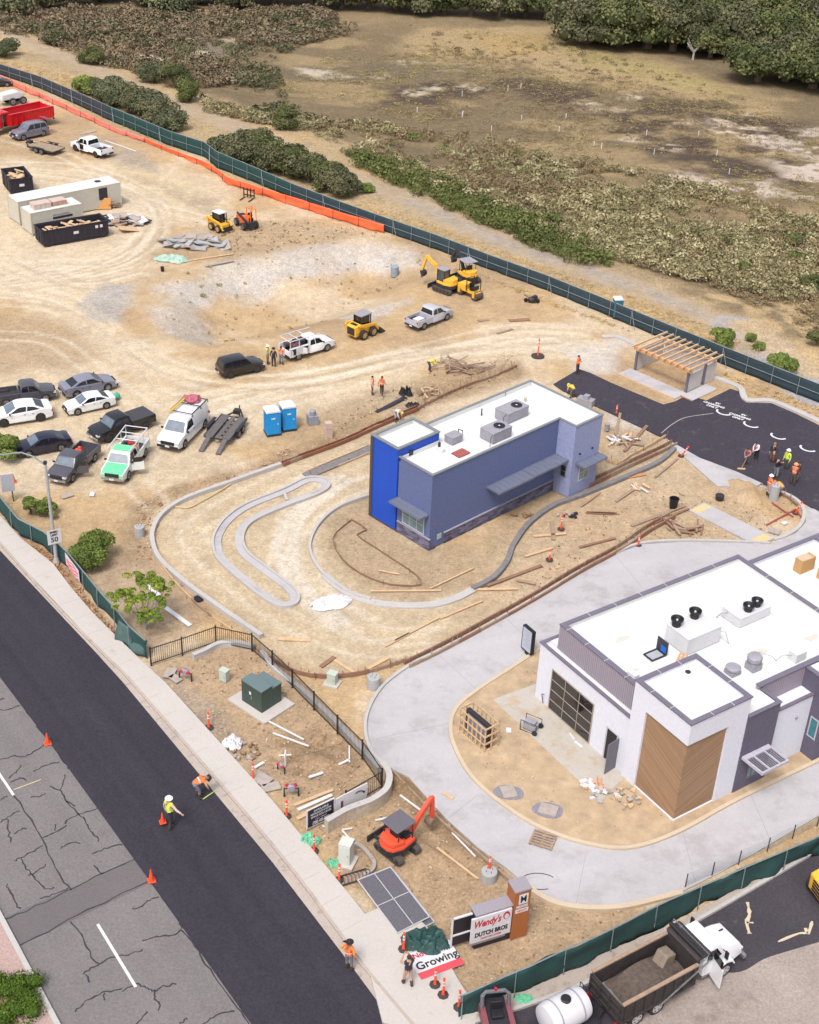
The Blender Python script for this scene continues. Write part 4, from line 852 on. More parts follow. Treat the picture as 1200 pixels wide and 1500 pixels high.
def screen_fence(px, hs, label, cat='fence', fabs=None, posts=3.0, rail=True, wav=.12, pside=-1, group=None, name='screened_fence', postmat=None, gaps=(), brace=True, sag=0, toprail=.04, lean=0.):
    base = [(*G0(*p)[:2], h) for p, h in zip(px, hs)]
    base = [np.array((b[0], b[1], float(hz(b[0], b[1])), b[2])) for b in base]
    Lt = plen(base); o = base[0]; t = empty(name, (o[0], o[1], o[2]), 0, label, cat, group)
    fabs = fabs or [(0, Lt+1, M_fab)]
    def pt(s):
        p = interp([np.array((b[0], b[1], b[2], b[3])) for b in base], s); return p
    for f0, f1, fm in fabs:
        f1 = min(f1, Lt); n = max(4, int((f1-f0)/.35)); V = []; F = []; rows = 5
        for i in range(n+1):
            s = f0+(f1-f0)*i/n; p = pt(s); q = pt(min(s+.3, Lt)); pr_ = pt(max(s-.3, 0)); d = q[:2]-pr_[:2]; d /= np.linalg.norm(d)+1e-9; nn = np.array((-d[1], d[0]))
            ph = (s % posts)/posts
            for j in range(rows+1):
                v = j/rows; off = wav*(fbm(s*.9, v*2.3, 3, 3)-.5)*2*(1-.6*v)+lean*v
                zz = p[2]+.02+v*(p[3]-.02)-(sag*math.sin(math.pi*ph)*v)+(wav*.4*(fbm(s*.7, 9, 4, 2)-.5) if j == rows else 0)
                V.append((p[0]-o[0]+nn[0]*off, p[1]-o[1]+nn[1]*off, zz-o[2]))
        for i in range(n):
            for j in range(rows):
                a = i*(rows+1)+j; F.append((a, a+rows+1, a+rows+2, a+1))
        mb = MB(); mb.add(V, F); f_ = mb.build('windscreen', fm, t, smooth=True)
        sm_ = f_.modifiers.new('thick', 'SOLIDIFY'); sm_.thickness = .015
    if rail:
        for hh in ((1.0, .52) if rail == 2 else (1.0,)):
            P = []
            for i in range(int(Lt/1.2)+2):
                s = min(i*1.2, Lt); p = pt(s); q = pt(min(s+.3, Lt)); pr_ = pt(max(s-.3, 0)); d = q[:2]-pr_[:2]; d /= np.linalg.norm(d)+1e-9
                nn = np.array((-d[1], d[0]))*pside*.12
                P.append((p[0]-o[0]+nn[0]*(hh < 1), p[1]-o[1]+nn[1]*(hh < 1), p[2]-o[2]+p[3]*hh+(.01 if hh == 1 else 0)))
                if s >= Lt: break
            mb = MB(); mb.tube(P, toprail if hh == 1 else .025, 5); mb.build('rail', postmat or M_pipe, t)
    if posts:
        k = 0; s = .05
        while s < Lt and k < 96:
            p = pt(s); q = pt(min(s+.3, Lt)); pr_ = pt(max(s-.3, 0)); d = q[:2]-pr_[:2]; d /= np.linalg.norm(d)+1e-9; nn = np.array((-d[1], d[0]))*pside*.13
            mb = MB(); x, y = p[0]-o[0]+nn[0], p[1]-o[1]+nn[1]
            mb.cyl((x, y, p[2]-o[2]-.1), (x-nn[0]*.3, y-nn[1]*.3, p[2]-o[2]+p[3]+.05), .028, 6)
            if brace and k % 4 == 2: mb.bar((x, y, p[2]-o[2]+p[3]*.95), (x+nn[0]*3+d[0]*.9, y+nn[1]*3+d[1]*.9, p[2]-o[2]), .04)
            mb.build('post', postmat or M_pipe, t); s += posts; k += 1
    return t
hs = [1.5, 1.5, 1.7, 1.8, 1.85, 1.85, 1.85, 1.85, 2.0, 1.85, 1.7, 1.65, 1.6, 1.6, 1.55, 1.55, 1.55, 1.6, 1.65, 1.65, 1.65, 1.65]
FP3 = [(*G0(*p)[:2], 1) for p in FENCE_PX]; s1 = plen(FP3[:5]); s2 = plen(FP3[:11])
screen_fence(FENCE_PX, hs, 'long green screened fence between the dirt lot and the dry brush land', fabs=[(0, s1, M_fab3), (s1, s2, M_fab), (s2, 999, M_fab2)], rail=2, posts=2.6, wav=.10)
M_net = mat('orange_netting', (252, 104, 58), .8, .12, 3, k=1.3); M_netp = mat('pink_netting', (244, 124, 110), .8, .1, 3, k=1.3)
NP = [(-60, 96), (0, 118), (60, 144), (120, 171), (170, 194), (211, 208), (250, 224), (300, 244), (318, 256), (332, 269), (367, 281), (430, 301), (500, 324), (562, 342)]
sN = plen([(*G0(*p)[:2], 1) for p in NP[:6]])
screen_fence(NP, [.8, .8, .75, .7, .6, .5, .5, .6, .7, .85, .9, .95, 1.0, 1.0], 'sagging orange plastic safety netting strung along the foot of the long fence', 'netting', fabs=[(0, sN, M_netp), (sN, 999, M_net)], rail=False, posts=3.5, wav=.25, name='safety_netting', postmat=M_dark, brace=False)
RF = [(-40, 708), (0, 750), (30, 785), (64, 799), (86, 819), (101, 832), (122, 858), (146, 889), (174, 920), (193, 948), (215, 965)]
screen_fence(RF, [1.4, 1.5, 1.35, 1.2, 1.3, 1.3, 1.3, 1.35, 1.3, 1.5, 1.4], 'green screened roadside fence beside the sidewalk, past the speed limit sign', fabs=[(0, 999, M_fab)], posts=2.4, wav=.16, brace=False)
LF = [(672, 1494), (705, 1481), (742, 1465), (779, 1452), (824, 1427), (860, 1411), (905, 1388), (958, 1359), (1013, 1333), (1100, 1295), (1185, 1258), (1260, 1222)]
screen_fence(LF, [1.6, 1.7, 1.75, 1.85, 1.75, 1.65, 1.6, 1.6, 1.5, 1.5, 1.45, 1.5], 'billowing dark green screened fence behind the white dump truck', posts=2.8, wav=.38, brace=False)
a = G(178, 930); mb = MB(); V = []; F = []
for i in range(9):
    for j in range(7):
        u, v = i/8, j/6; p = G0(176+42*u, 936+24*u); zz = (1.45-.35*u)*(1-v)+.02; of = .35*v+.18*math.sin(u*7+v*3)*v
        V.append((p[0]-a[0]-of*.7, p[1]-a[1]-of*.7, zz))
for i in range(8):
    for j in range(6): k = i*7+j; F.append((k, k+7, k+8, k+1))
mb.add(V, F); f_ = mb.build('windscreen_flap', mat('faded_green_cloth', (82, 110, 108), .9, .15, 2), loc=a, smooth=True); f_.modifiers.new('t', 'SOLIDIFY').thickness = .015
reg(f_, 'faded loose green cloth flap hanging at the lower end of the roadside fence', 'cloth')
def banner_on_fence(px1, px2, z0, z1, label, cols):
    a = G(*px1); b = G(*px2); t = empty('fence_banner', a, 0, label, 'banner'); d = (b-a); d.z = 0; L_ = d.length; d.normalize(); n = Vector((d.y, -d.x, 0)); n = n if n.y < 0 else -n
    mb = MB()
    def P(u, z): q = d*(u*L_)+n*.17; return (q.x, q.y, z)
    mb.add([P(0, z0), P(1, z0), P(1, z1), P(0, z1)], [(0, 1, 2, 3)]); f = mb.build('panel', cols[0], t); f.modifiers.new('t', 'SOLIDIFY').thickness = .01
    return t, d, n, L_
M_paper = mat('banner_white', (238, 234, 238), .7, .03); M_redp = mat('sign_red', (206, 24, 60), .6, .05); M_pink = mat('sign_pink', (230, 120, 130), .7, .1)
t, d, n, L_ = banner_on_fence((101, 830), (121, 857), .25, 1.2, 'printed banner with a swirl of red and orange fixed to the roadside fence', [M_paper])
mb = MB()
for i in range(5):
    P = [(d*(L_*(.1+.8*k/8))+n*.19+Vector((0, 0, .35+.15*i+.12*math.sin(k*.8+i)))) for k in range(9)]; mb.tube(P, .035, 4)
mb.build('print', M_pink, t)
def zz5(L): return [(200+x/3, 880+y/3) for x, y in L]
IB = zz5([(65, 285), (202, 240), (350, 188), (508, 222), (598, 300), (685, 382), (780, 480), (883, 585), (992, 695), (1078, 822)])
def iron(pts, label, h=1.35):
    P = [G0(*p) for p in pts]; o = P[0]; t = empty('iron_fence', o, 0, label, 'fence')
    for i, p in enumerate(P):
        mb = MB(); mb.box((p[0]-o[0], p[1]-o[1], h/2+.03), (.09, .09, h+.06)); mb.build('post', M_blkiron, t)
    for a, b in zip(P, P[1:]):
        a = Vector(a)-Vector(o); b = Vector(b)-Vector(o); d = b-a; L = d.length; n = int(L/.13); mb = MB()
        mb.bar(a+Vector((0, 0, h-.08)), b+Vector((0, 0, h-.08)), .04); mb.bar(a+Vector((0, 0, .15)), b+Vector((0, 0, .15)), .04)
        for k in range(1, n): q = a+d*(k/n); mb.bar(q+Vector((0, 0, .16)), q+Vector((0, 0, h)), .022)
        mb.build('picket_panel', M_blkiron, t)
    return t
iron(IB, 'black iron picket fence running behind the green transformer')
iron([(400+x/4, 1120+y/4) for x, y in [(637, 140), (425, 262)]], 'short black iron picket fence on top of the curved block wall', 1.3)
M_block = mat('split_block', (206, 190, 170), .9, .2, 5, bump=.6, bscale=8)
def wall(pts, w, h, mt, label, name='retaining_wall', cap=None):
    P = [np.array(p) for p in smoothpath(W(pts), 5)]; o = P[0]; mb = MB(); ribbon(mb, [p-o for p in P], w, -.1, h); t = empty(name, (o[0], o[1], 0), 0, label, 'wall'); mb.build('block_face', mt, t)
    mb = MB(); ribbon(mb, [p-o for p in P], w+.05, h, h+.07); mb.build('cap', cap or M_curb, t); return t
wall([(559, 1132), (567, 1142), (570, 1156), (564, 1172), (545, 1186), (522, 1195), (505, 1202), (478, 1218)], .3, .75, M_block, 'curved split block retaining wall below the short iron fence')
wall([(283, 965), (300, 958), (320, 948), (345, 946), (372, 952)], .25, .3, M_walk, 'low pale concrete wall under the near corner of the iron fence')
wall([(383, 958), (405, 985), (440, 1012), (470, 1040), (505, 1075), (540, 1112), (556, 1130)], .25, .25, M_curb, 'long low concrete wall along the outer side of the iron fence')
P = [G0(*p) for p in ((1004, 1300), (1043, 1283), (1082, 1266), (1124, 1247), (1161, 1228), (1197, 1210), (1240, 1190))]; o = P[0]
t = empty('wire_fence', (o[0], o[1], .03), 0, 'thin wire fence with dark posts along the lower edge of the concrete drive', 'fence')
for p in P: mb = MB(); mb.cyl((p[0]-o[0], p[1]-o[1], -.1), (p[0]-o[0], p[1]-o[1], .95), .03, 6); mb.build('post', M_dark, t)
for k in range(7):
    mb = MB(); mb.tube([(p[0]-o[0], p[1]-o[1], .12+k*.13) for p in P], .008, 4); mb.build('wire', M_pipe, t)
P0 = Vector(G0(929, 541)); P1 = Vector(G0(1006, 575)); B0 = Vector(G0(933, 503, 2.1)); B1 = Vector(G0(978, 479, 2.1)); ex_ = (P1-P0); Wd = ex_.length; ex_.normalize(); ey_ = (B1-B0); Dp = ey_.length
ey_ = Vector((-ex_.y, ex_.x, 0));
E_ = empty('trash_enclosure', P0, math.atan2(ex_.y, ex_.x), 'half built concrete block enclosure with open wooden rafters beside the black asphalt', 'enclosure')
M_cmu = mat('grey_block_wall', (214, 206, 204), .9, .08, 2, bump=.3, bscale=6); M_post = mat('steel_column', (122, 116, 136), .5, .08)
Dp = 4.3
for a in ((0, .2, .1, Dp-.6, 0, 1.85), (.3, 3.0, Dp-.6, Dp-.4, 0, 1.7), (Wd-.2, Wd, .1, 1.9, 0, 1.65), (Wd-.2, Wd, 2.5, Dp-.4, 0, 1.8), (3., Wd-.2, Dp-.6, Dp-.4, 0, 1.7)):
    mb = MB(); mb.b2(*a); mb.build('block_wall', M_cmu, E_)
for x, y in ((0.1, 0), (Wd-.1, 0), (Wd-.1, 2.4), (.1, Dp-.7)): mb = MB(); mb.b2(x-.09, x+.09, y-.09, y+.09, 0, 2.05); mb.build('column', M_post, E_)
mb = MB(); mb.b2(-.2, Wd+.2, -.12, .14, 1.88, 2.2); mb.build('beam', mat('orange_beam', (232, 172, 118), .8, .1), E_)
mb = MB(); mb.b2(-.2, Wd+.2, Dp-.9, Dp-.75, 1.95, 2.18); mb.build('beam', M_wood, E_)
for i in range(10):
    x = -.15+(Wd+.3)*i/9; mb = MB(); mb.b2(x-.06, x+.06, -.55 if i % 2 else -.5, Dp+.15, 2.2, 2.36); mb.build('rafter', M_wood, E_)
mb = MB(); mb.b2(-.3, Wd+.1, -1.9, -.15, -.1, .05); reg(mb.build('slab', M_drive, E_))
mb = MB(); mb.b2(Wd+.1, Wd+1.3, -1.0, 2.6, -.1, .05); mb.build('side_slab', M_drive, E_)
mb = MB()
mb.b2(-.4, Wd+.1, -1.96, -1.9, -.05, .12); mb.build('form_board', M_wood, E_); mb = MB(); mb.b2(Wd+.1, Wd+1.36, -1.06, -1.0, -.05, .12); mb.build('form_board', mat('orange_form', (206, 146, 108), .8, .1), E_)
M_brown = mat('sign_brown_panel', (166, 98, 52), .7, .06, 3, k=1.25); M_blackp = mat('sign_black_panel', (42, 34, 44), .6, .05); M_gtop = mat('sign_grey_top', (168, 160, 170), .6, .05); M_ink = mat('black_ink', (36, 34, 38), .7, .05)
a = Vector(G0(690, 1390)); b = Vector(G0(773, 1368)); c = Vector(G0(749, 1377));
dx = (b-c).normalized(); a0 = Vector(G0(706, 1394)); dx = (Vector(G0(771, 1368))-Vector(G0(748, 1377))).normalized()
dx = Vector((math.cos(R(24)), math.sin(R(24)), 0)); rz = math.atan2(dx.y, dx.x)
MS = empty('monument_sign', Vector(G0(748, 1377)), rz, 'brown and white shopping centre monument sign standing on bare soil', 'sign')

mb = MB(); mb.b2(0, 1.15, 0, .95, 0, 2.9); mb.build('pillar', M_brown, MS); mb = MB(); mb.b2(-.03, 1.18, -.03, .98, 2.9, 2.98); mb.build('cap', M_gtop, MS)
mb = MB(); mb.b2(-2.6, 0, .15, .8, .0, 2.05); mb.build('core', M_blackp, MS); mb = MB(); mb.b2(-2.65, 0, .1, .9, 2.05, 2.12); mb.build('top', M_gtop, MS)
for z0, z1 in ((1.25, 2.0), (.5, 1.22)):
    mb = MB(); mb.b2(-2.95, -.1, .03, .148, z0, z1); mb.build('panel', M_paper, MS)
mb = MB(); mb.b2(-2.95, -.4, .1, .148, .3, .46); mb.build('lower_trim', M_gtop, MS)
fr = lambda x, z, y=.028: frame((x, y, z), (1, 0, 0), (0, 0, 1))
text_mesh("Wendy's", .58, M_redp, 'lettering', MS, fr(-1.85, 1.6), sx=.95, shear=.25, bold=.018)
text_mesh("DUTCH BROS", .36, M_ink, 'lettering', MS, fr(-1.5, .94), sx=1.05, bold=.02)
text_mesh("DRIVE THRU COFFEE", .13, M_redp, 'lettering', MS, fr(-1.5, .66), sx=1.2, bold=.006)
mb = MB();
o_ = MB(); o_.lathe([(.24, -.012), (.24, 0)], 20, (-.48, .03, 1.68), 'Y'); q_ = o_.build('round_emblem', M_redp, MS); o_ = MB(); o_.lathe([(.15, -.018), (.15, 0)], 20, (-.48, .014, 1.64), 'Y'); o_.build('emblem_centre', M_paper, MS)
mb = MB(); mb.b2(.3, .95, -.03, 0, 2.15, 2.72); mb.build('panel', M_paper, MS); text_mesh('M', .6, M_ink, 'lettering', MS, frame((.62, -.034, 2.43), (1, 0, 0), (0, 0, 1)), bold=.004, sx=1.05)
text_mesh('MELROSE', .2, M_paper, 'lettering', MS, frame((.58, -.004, 1.98), (1, 0, 0), (0, 0, 1)), bold=.008); mb = MB(); mb.b2(.12, 1.05, -.02, 0, 1.62, 1.84); mb.build('panel', M_paper, MS); text_mesh('HEIGHTS', .17, M_redp, 'lettering', MS, frame((.58, -.024, 1.73), (1, 0, 0), (0, 0, 1)))
MS.scale = (.74, .85, 1.1)
mb = MB()
for a_ in ((-4.0, -2.66, .55, .6, .95, 1.9), (-3.95, -2.7, .55, .6, .25, .85)): mb = MB(); mb.b2(*a_); mb.build('end_panel', M_blackp, MS); mb = MB(); mb.b2(a_[0]-.06, a_[1], .5, .62, a_[5], a_[5]+.07); mb.build('trim', M_paper, MS)
mb = MB(); mb.b2(-4.08, -4.0, .5, .62, .2, 1.97); mb.build('trim', M_paper, MS)
a = Vector(G0(450, 1217)); b = Vector(G0(489, 1198)); d_ = (b-a); L_ = d_.length; rz = math.atan2(d_.y, d_.x)
DS = empty('leasing_sign', a, rz, 'dark blue leasing sign board with white phone number beside the sidewalk', 'sign')
mb = MB(); mb.b2(-.05, L_+.02, -.04, .02, .12, 1.45); mb.build('frame', M_paper, DS); mb = MB(); mb.b2(.02, L_-.05, -.05, -.042, .2, 1.4); mb.build('face', mat('sign_navy', (36, 34, 58), .6, .05), DS)
for i, (t_, sz, bo) in enumerate((('AVAILABLE', .19, .004), ('RESTAURANT & RETAIL', .17, .004), ('SPACE FOR LEASE', .17, .004), ('CALL TODAY', .12, 0), ('(720) 602-5033', .29, .012))):
    text_mesh(t_, sz, M_paper, 'lettering', DS, frame((L_/2, -.055, 1.22-.205*i-(.03 if i == 4 else 0)), (1, 0, 0), (0, 0, 1)), bold=bo, ext=.002, sx=min(1., (L_-.2)/(len(t_)*sz*.62)))
for x in (0, L_*.9): mb = MB(); mb.b2(x, x+.08, .03, .11, 0, 1.3); mb.build('post', M_wood3, DS)
a = Vector(G0(491, 1197)); b = Vector(G0(510, 1187)); d_ = b-a; L2 = d_.length
DS2 = empty('leasing_sign', a, math.atan2(d_.y, d_.x), 'white sign board with a curved arrow leaning on the iron fence beside the navy sign', 'sign')
mb = MB(); mb.b2(0, 2.1, -.03, .02, .15, 1.3); mb.build('panel', M_paper, DS2); mb = MB(); mb.tube([(1.3, -.05, 1.0), (1.5, -.05, 1.05), (1.7, -.05, .98), (1.85, -.05, .85)], .03, 6); mb.add([(1.75, -.05, .9), (1.98, -.05, .86), (1.88, -.05, .7)], [(0, 1, 2)]); mb.build('arrow', M_ink, DS2)
mb = MB(); mb.b2(.35, .5, -.04, -.032, .45, .95); mb.build('printed_figure', mat('print_brown', (120, 80, 76), .7), DS2); mb = MB(); mb.b2(.2, .8, -.04, -.032, .2, .24); mb.build('printed_line', M_ink, DS2)
SL = empty('street_light', Vector(G0(83, 824)), 0, 'tall grey street light with a speed limit 50 sign beside the roadside fence', 'street light')
M_conc = mat('pole_concrete', (188, 188, 190), .7, .08, 3)
mb = MB(); mb.tube([(0, 0, 0), (0, 0, .5), (0, 0, 7.7)], [.19, .13, .09], 12); mb.build('pole', M_conc, SL); mb = MB(); mb.lathe([(.24, 0), (.22, .12), (.15, .4)], 12); mb.build('base', M_conc, SL)
tp = Vector((0, 0, 7.7)); e_ = Vector(G0(5, 668, 7.75))-Vector(SL.location); pk = [tp+Vector((0, 0, -.15)), tp+(e_-tp)*.25+Vector((0, 0, .35)), tp+(e_-tp)*.55+Vector((0, 0, .5)), tp+(e_-tp)*.8+Vector((0, 0, .3)), e_+Vector((0, 0, .1)), e_+(e_-tp)*.4]
mb = MB(); mb.tube(pk, .05, 8); mb.build('arm', M_pipe, SL)
mb = MB(); mb.box((0, 0, 7.75), (.2, .2, .2)); mb.build('bracket', M_dark, SL)
ca = (Vector((0, 0, 53))-Vector(SL.location)); ca.z = 0; ca.normalize(); ca = (ca+Vector((.25, 0, 0))).normalized(); sx_ = Vector((-ca.y, ca.x, 0));
o_ = ca*.16;
def plate(c, w, h, m_, par, nm, th=.012):
    mb = MB(); n_ = ca*th; vs = []
    for q in (Vector((0, 0, 0)), n_):
        for a_, b_ in ((-1, -1), (1, -1), (1, 1), (-1, 1)): p = Vector(c)+sx_*(a_*w/2)+Vector((0, 0, b_*h/2))+q; vs.append(p)
    mb.add(vs, [(3, 2, 1, 0), (4, 5, 6, 7), (0, 1, 5, 4), (1, 2, 6, 5), (2, 3, 7, 6), (3, 0, 4, 7)]); return mb.build(nm, m_, par)
pz = 2.15
sp_ = plate(o_+Vector((0, 0, pz)), .92, 1.1, M_paper, SL, 'speed_sign')
for t_, sz, dz_ in (('SPEED', .2, .37), ('LIMIT', .2, .15), ('50', .5, -.22)): text_mesh(t_, sz, M_ink, 'lettering', sp_, frame(o_+ca*.016+Vector((0, 0, pz+dz_)), sx_, (0, 0, 1)), bold=.012, ext=.002)
t = empty('sign_panel', Vector(G0(17, 735)), R(20), 'tall pale sign panel on a dark post behind the roadside fence', 'sign'); mb = MB(); mb.b2(-.55, .35, -.03, .03, .9, 2.3); mb.build('panel', mat('pale_panel', (196, 196, 206), .6, .05), t); mb = MB(); mb.b2(.1, .18, .03, .11, 0, 2.2); mb.build('post', M_dark, t)
t = empty('menu_board', Vector(G0(772, 958)), R(34.9+90), 'black framed drive-through menu board standing at the curb by the white building', 'menu board')
mb = MB(); mb.b2(-.5, .5, -.12, .12, .25, 2.0); mb.build('case', M_black, t); mb = MB(); mb.b2(-.42, .42, .12, .135, .35, 1.93); s_ = mb.build('screen', mat('menu_face', (200, 208, 222), .3, .05), t)
mb = MB()
for i in range(7): mb.b2(-.3, .1 if i % 2 else .25, .136, .14, 1.75-i*.18, 1.79-i*.18)
mb.build('menu_lines', M_unit, t); mb = MB(); mb.b2(-.12, .12, -.1, .1, 0, .25); mb.build('stand', M_black, t)
a = Vector(G0(672, 1072)); b = Vector(G0(709, 1104)); d_ = b-a; L_ = d_.length; CRt = empty('crated_board', a, math.atan2(d_.y, d_.x), 'dark menu board still packed in an open timber crate by the planter curb', 'crate')
h = 1.75; wd = 1.0
for y in (0, wd):
    for x in np.linspace(0, L_, 7): mb = MB(); mb.b2(x-.04, x+.04, y-.02, y+.02, 0, h); mb.build('slat', M_wood, CRt)
    for z in (.1, .65, 1.2, h): mb = MB(); mb.b2(-.05, L_+.05, y-.05, y-.02, z-.05, z+.05); mb.build('rail', M_wood, CRt)
for x in (0, L_):
    for z in (.1, .65, 1.2, h): mb = MB(); mb.b2(x-.03, x+.03, 0, wd, z-.05, z+.05); mb.build('rail', M_wood, CRt)
    mb = MB(); mb.b2(x-.02, x+.02, wd/2-.05, wd/2+.05, 0, h); mb.build('slat', M_wood, CRt)
mb = MB(); mb.b2(.15, L_-.15, .35, .6, .1, h-.08); mb.build('packed_board', M_dark, CRt); mb = MB(); mb.b2(.3, L_-.3, .33, .347, .3, h-.3); mb.build('board_face', M_unit, CRt)
def cabinet(px, rz, d, m_, label, name='utility_cabinet', pad=True, door=True):
    t = empty(name, Vector(G0(*px)), rz, label, 'utility box'); mb = MB()
    if pad: mb.b2(-d[0]/2-.2, d[0]/2+.2, -d[1]/2-.2, d[1]/2+.2, -.05, .08); mb.build('pad', M_walk, t)
    z = .08 if pad else 0
    mb = MB(); mb.b2(-d[0]/2, d[0]/2, -d[1]/2, d[1]/2, z, z+d[2]); mb.build('body', m_, t, bevel=.02); mb = MB(); mb.b2(-d[0]/2-.02, d[0]/2+.02, -d[1]/2-.02, d[1]/2+.02, z+d[2], z+d[2]+.04); mb.build('lid', m_, t)
    if door: mb = MB(); mb.b2(-d[0]/2+.06, d[0]/2-.06, -d[1]/2-.015, -d[1]/2, z+.1, z+d[2]-.1); dd = mb.build('door', m_, t); mb = MB(); mb.box((d[0]/2-.12, -d[1]/2-.03, z+d[2]/2), (.04, .03, .12)); mb.build('handle', M_metal, dd)
    return t
M_palegr = mat('pale_green_cabinet', (206, 218, 206), .5, .04, 2); M_trg = mat('transformer_green', (62, 84, 76), .5, .06, 2); M_trt = mat('transformer_top', (112, 132, 134), .5, .06, 2)
cabinet((329, 996), R(-28), (.5, .4, .75), M_palegr, 'small pale green utility cabinet left of the green transformer', pad=False)
cabinet((487, 1001), R(-20), (.55, .45, .7), M_palegr, 'small pale cabinet on the dirt beside the round concrete pole base')
cabinet((507, 1262), R(-18), (.62, .62, 1.3), mat('white_cabinet', (226, 230, 220), .5, .04, 2), 'tall white utility cabinet inside the stone edging by the sidewalk')
T_ = empty('transformer', Vector(G0(380, 1030)), R(-40), 'large dark green electrical transformer on a concrete pad', 'transformer')

mb = MB(); mb.b2(-1.55, 1.6, -1.1, 1.35, -.05, .08); mb.build('pad', M_walk, T_)
mb = MB(); mb.b2(-.85, .85, -.6, .25, .08, 1.6); mb.build('front_cabinet', M_trg, T_, bevel=.02); mb = MB(); mb.b2(-.65, .85, .25, 1.0, .08, 1.4); mb.build('tank', M_trg, T_, bevel=.02)
mb = MB(); mb.b2(-.87, .87, -.62, .26, 1.6, 1.66); mb.build('lid', M_trt, T_); mb = MB(); mb.b2(-.67, .87, .262, 1.02, 1.4, 1.46); mb.build('lid', M_trt, T_)
mb = MB(); mb.box((-.1, -.615, 1.05), (.16, .02, .2)); mb.build('warning_label', M_paper, T_); mb = MB(); mb.box((.0, -.62, .75), (.05, .04, .2)); mb.build('handle', M_metal, T_)
def polebase(px, r, h, label, top=None):
    t = empty('concrete_pole_base', Vector(G0(*px)), 0, label, 'pole base'); mb = MB(); mb.lathe([(r, -.1), (r, h-.03), (r-.03, h)], 20); mb.build('base', M_conc, t)
    for k in range(4): a_ = k*math.pi/2+.5; mb = MB(); mb.cyl((r*.45*math.cos(a_), r*.45*math.sin(a_), h), (r*.45*math.cos(a_), r*.45*math.sin(a_), h+.12), .018, 6); mb.build('anchor_bolt', M_rust, t)
    return t
polebase((205, 784), .35, .75, 'round concrete pole base on the dirt outside the curved curb near the bush')
polebase((547, 1006), .4, .8, 'round concrete pole base between the iron fence and the concrete drive')
polebase((716, 1287), .42, .55, 'round concrete pole base with an orange tube on top, near the monument sign')
M_or = mat('safety_orange', (250, 84, 44), .6, .08, 4, k=1.3); M_rub = mat('rubber_base', (74, 62, 62), .9, .15, 5); M_refl = mat('reflective_white', (244, 240, 240), .4, .03)
def tube_post(px, label, tilt=0, hgt_=1.25, z=None, base=True, group='orange traffic tubes'):
    p = Vector(G0(*px)); p.z = z if z is not None else 0
    t = empty('delineator_tube', p, rnd.uniform(0, 6), label, 'traffic tube', group);
    if base: mb = MB(); mb.lathe([(.27, 0), (.27, .04), (.12, .09)], 8); mb.build('rubber_base', M_rub, t)
    mb = MB(); T = lambda z_: (math.sin(tilt)*z_, 0, z_*math.cos(tilt)); mb.tube([T(.05), T(.3), T(hgt_)], [.085, .06, .055], 10); b_ = mb.build('tube', M_or, t)
    for z_ in (hgt_*.62, hgt_*.8): mb = MB(); mb.tube([T(z_), T(z_+.1)], .062, 10); mb.build('reflective_band', M_refl, b_)
    mb = MB(); mb.tube([T(hgt_), T(hgt_+.05)], [.07, .07], 8); mb.build('grip', M_or, b_); return t
for px, lb, tl, zz in (((306, 1066), 'orange traffic tube between the transformer and the sidewalk', 0, None), ((371, 1141), 'orange traffic tube below the white cloth bundle', 0, None), ((420, 1196), 'orange traffic tube next to the sidewalk left of the navy leasing sign', 0, None),
        ((460, 1247), 'orange traffic tube standing in the torn green plastic by the sidewalk', 0, None), ((497, 1290), 'orange traffic tube in front of the tall white cabinet', 0, None), ((591, 1394), 'orange traffic tube beside the dark tarp heap', 0, .15),
        ((637, 1446), 'leftmost of the three orange traffic tubes below the fallen banner', 0, .15), ((649, 1461), 'middle of the three orange traffic tubes below the fallen banner', 0, .15), ((672, 1479), 'orange traffic tube at the left end of the lower green fence', 0, .15),
        ((822, 775), 'orange traffic tube beside the fresh curb in front of the blue building', 0, None), ((935, 799), 'orange traffic tube on the curb above the white building', 0, None), ((1166, 752), 'leaning orange traffic tube at the tip of the curved dirt island', .25, None),
        ((903, 606), 'orange traffic tube at the edge of the black asphalt behind the blue building', 0, None), ((998, 668), 'leaning orange traffic tube on the pale concrete apron', .45, None), ((805, 820), 'thin orange tube among loose boards above the drive', 0, None), ((716, 1283), 'orange tube standing on a round concrete pole base', 0, .55)):
    tube_post(px, lb, tl, z=zz, base=(px != (716, 1283)), hgt_=.75 if px in ((716, 1283), (935, 799), (805, 820), (903, 606)) else 1.1)
t = tube_post((788, 522), 'tall orange tube on a wide dark disc alone in the dirt road', hgt_=1.7, group='orange traffic tubes'); mb = MB(); mb.lathe([(.6, 0), (.6, .08), (.5, .12)], 16); mb.build('disc', M_rub, t)
def cone(px, label, z=0, loc=None, s=.82):
    t = empty('traffic_cone', loc or (*G0(*px)[:2], z), .4, label, 'traffic cone', 'orange traffic cones'); mb = MB(); mb.b2(-.24*s, .24*s, -.24*s, .24*s, 0, .04); mb.build('base', M_or, t, bevel=.01)
    mb = MB(); mb.lathe([(.18*s, .04), (.04*s, .9*s), (.03*s, .92*s)], 14); c = mb.build('body', M_or, t);
    for z0, z1 in ((.45, .6), (.7, .78)): mb = MB(); r_ = lambda z: .18*s-.155*s*z/.9+.008; mb.lathe([(r_(z0), z0*s), (r_(z1), z1*s)], 14); mb.build('reflective_collar', M_refl, c)
    return t
cone((70, 1090), 'orange cone on the seam of old and new asphalt, farther up the road', .045); cone((222, 1291), 'orange cone on the seam of old and new asphalt beside the dark patch', .045)
cone((20, 706), 'orange cone lying near the pale sign panel', 0)
def item(name, px, rz, label, cat, parts, z=0., group=None):
    p = Vector(G(*px)); p.z += z; t = empty(name, p, rz, label, cat, group)
    for nm, mb, mt in parts: mb.build(nm, mt, t)
    return t
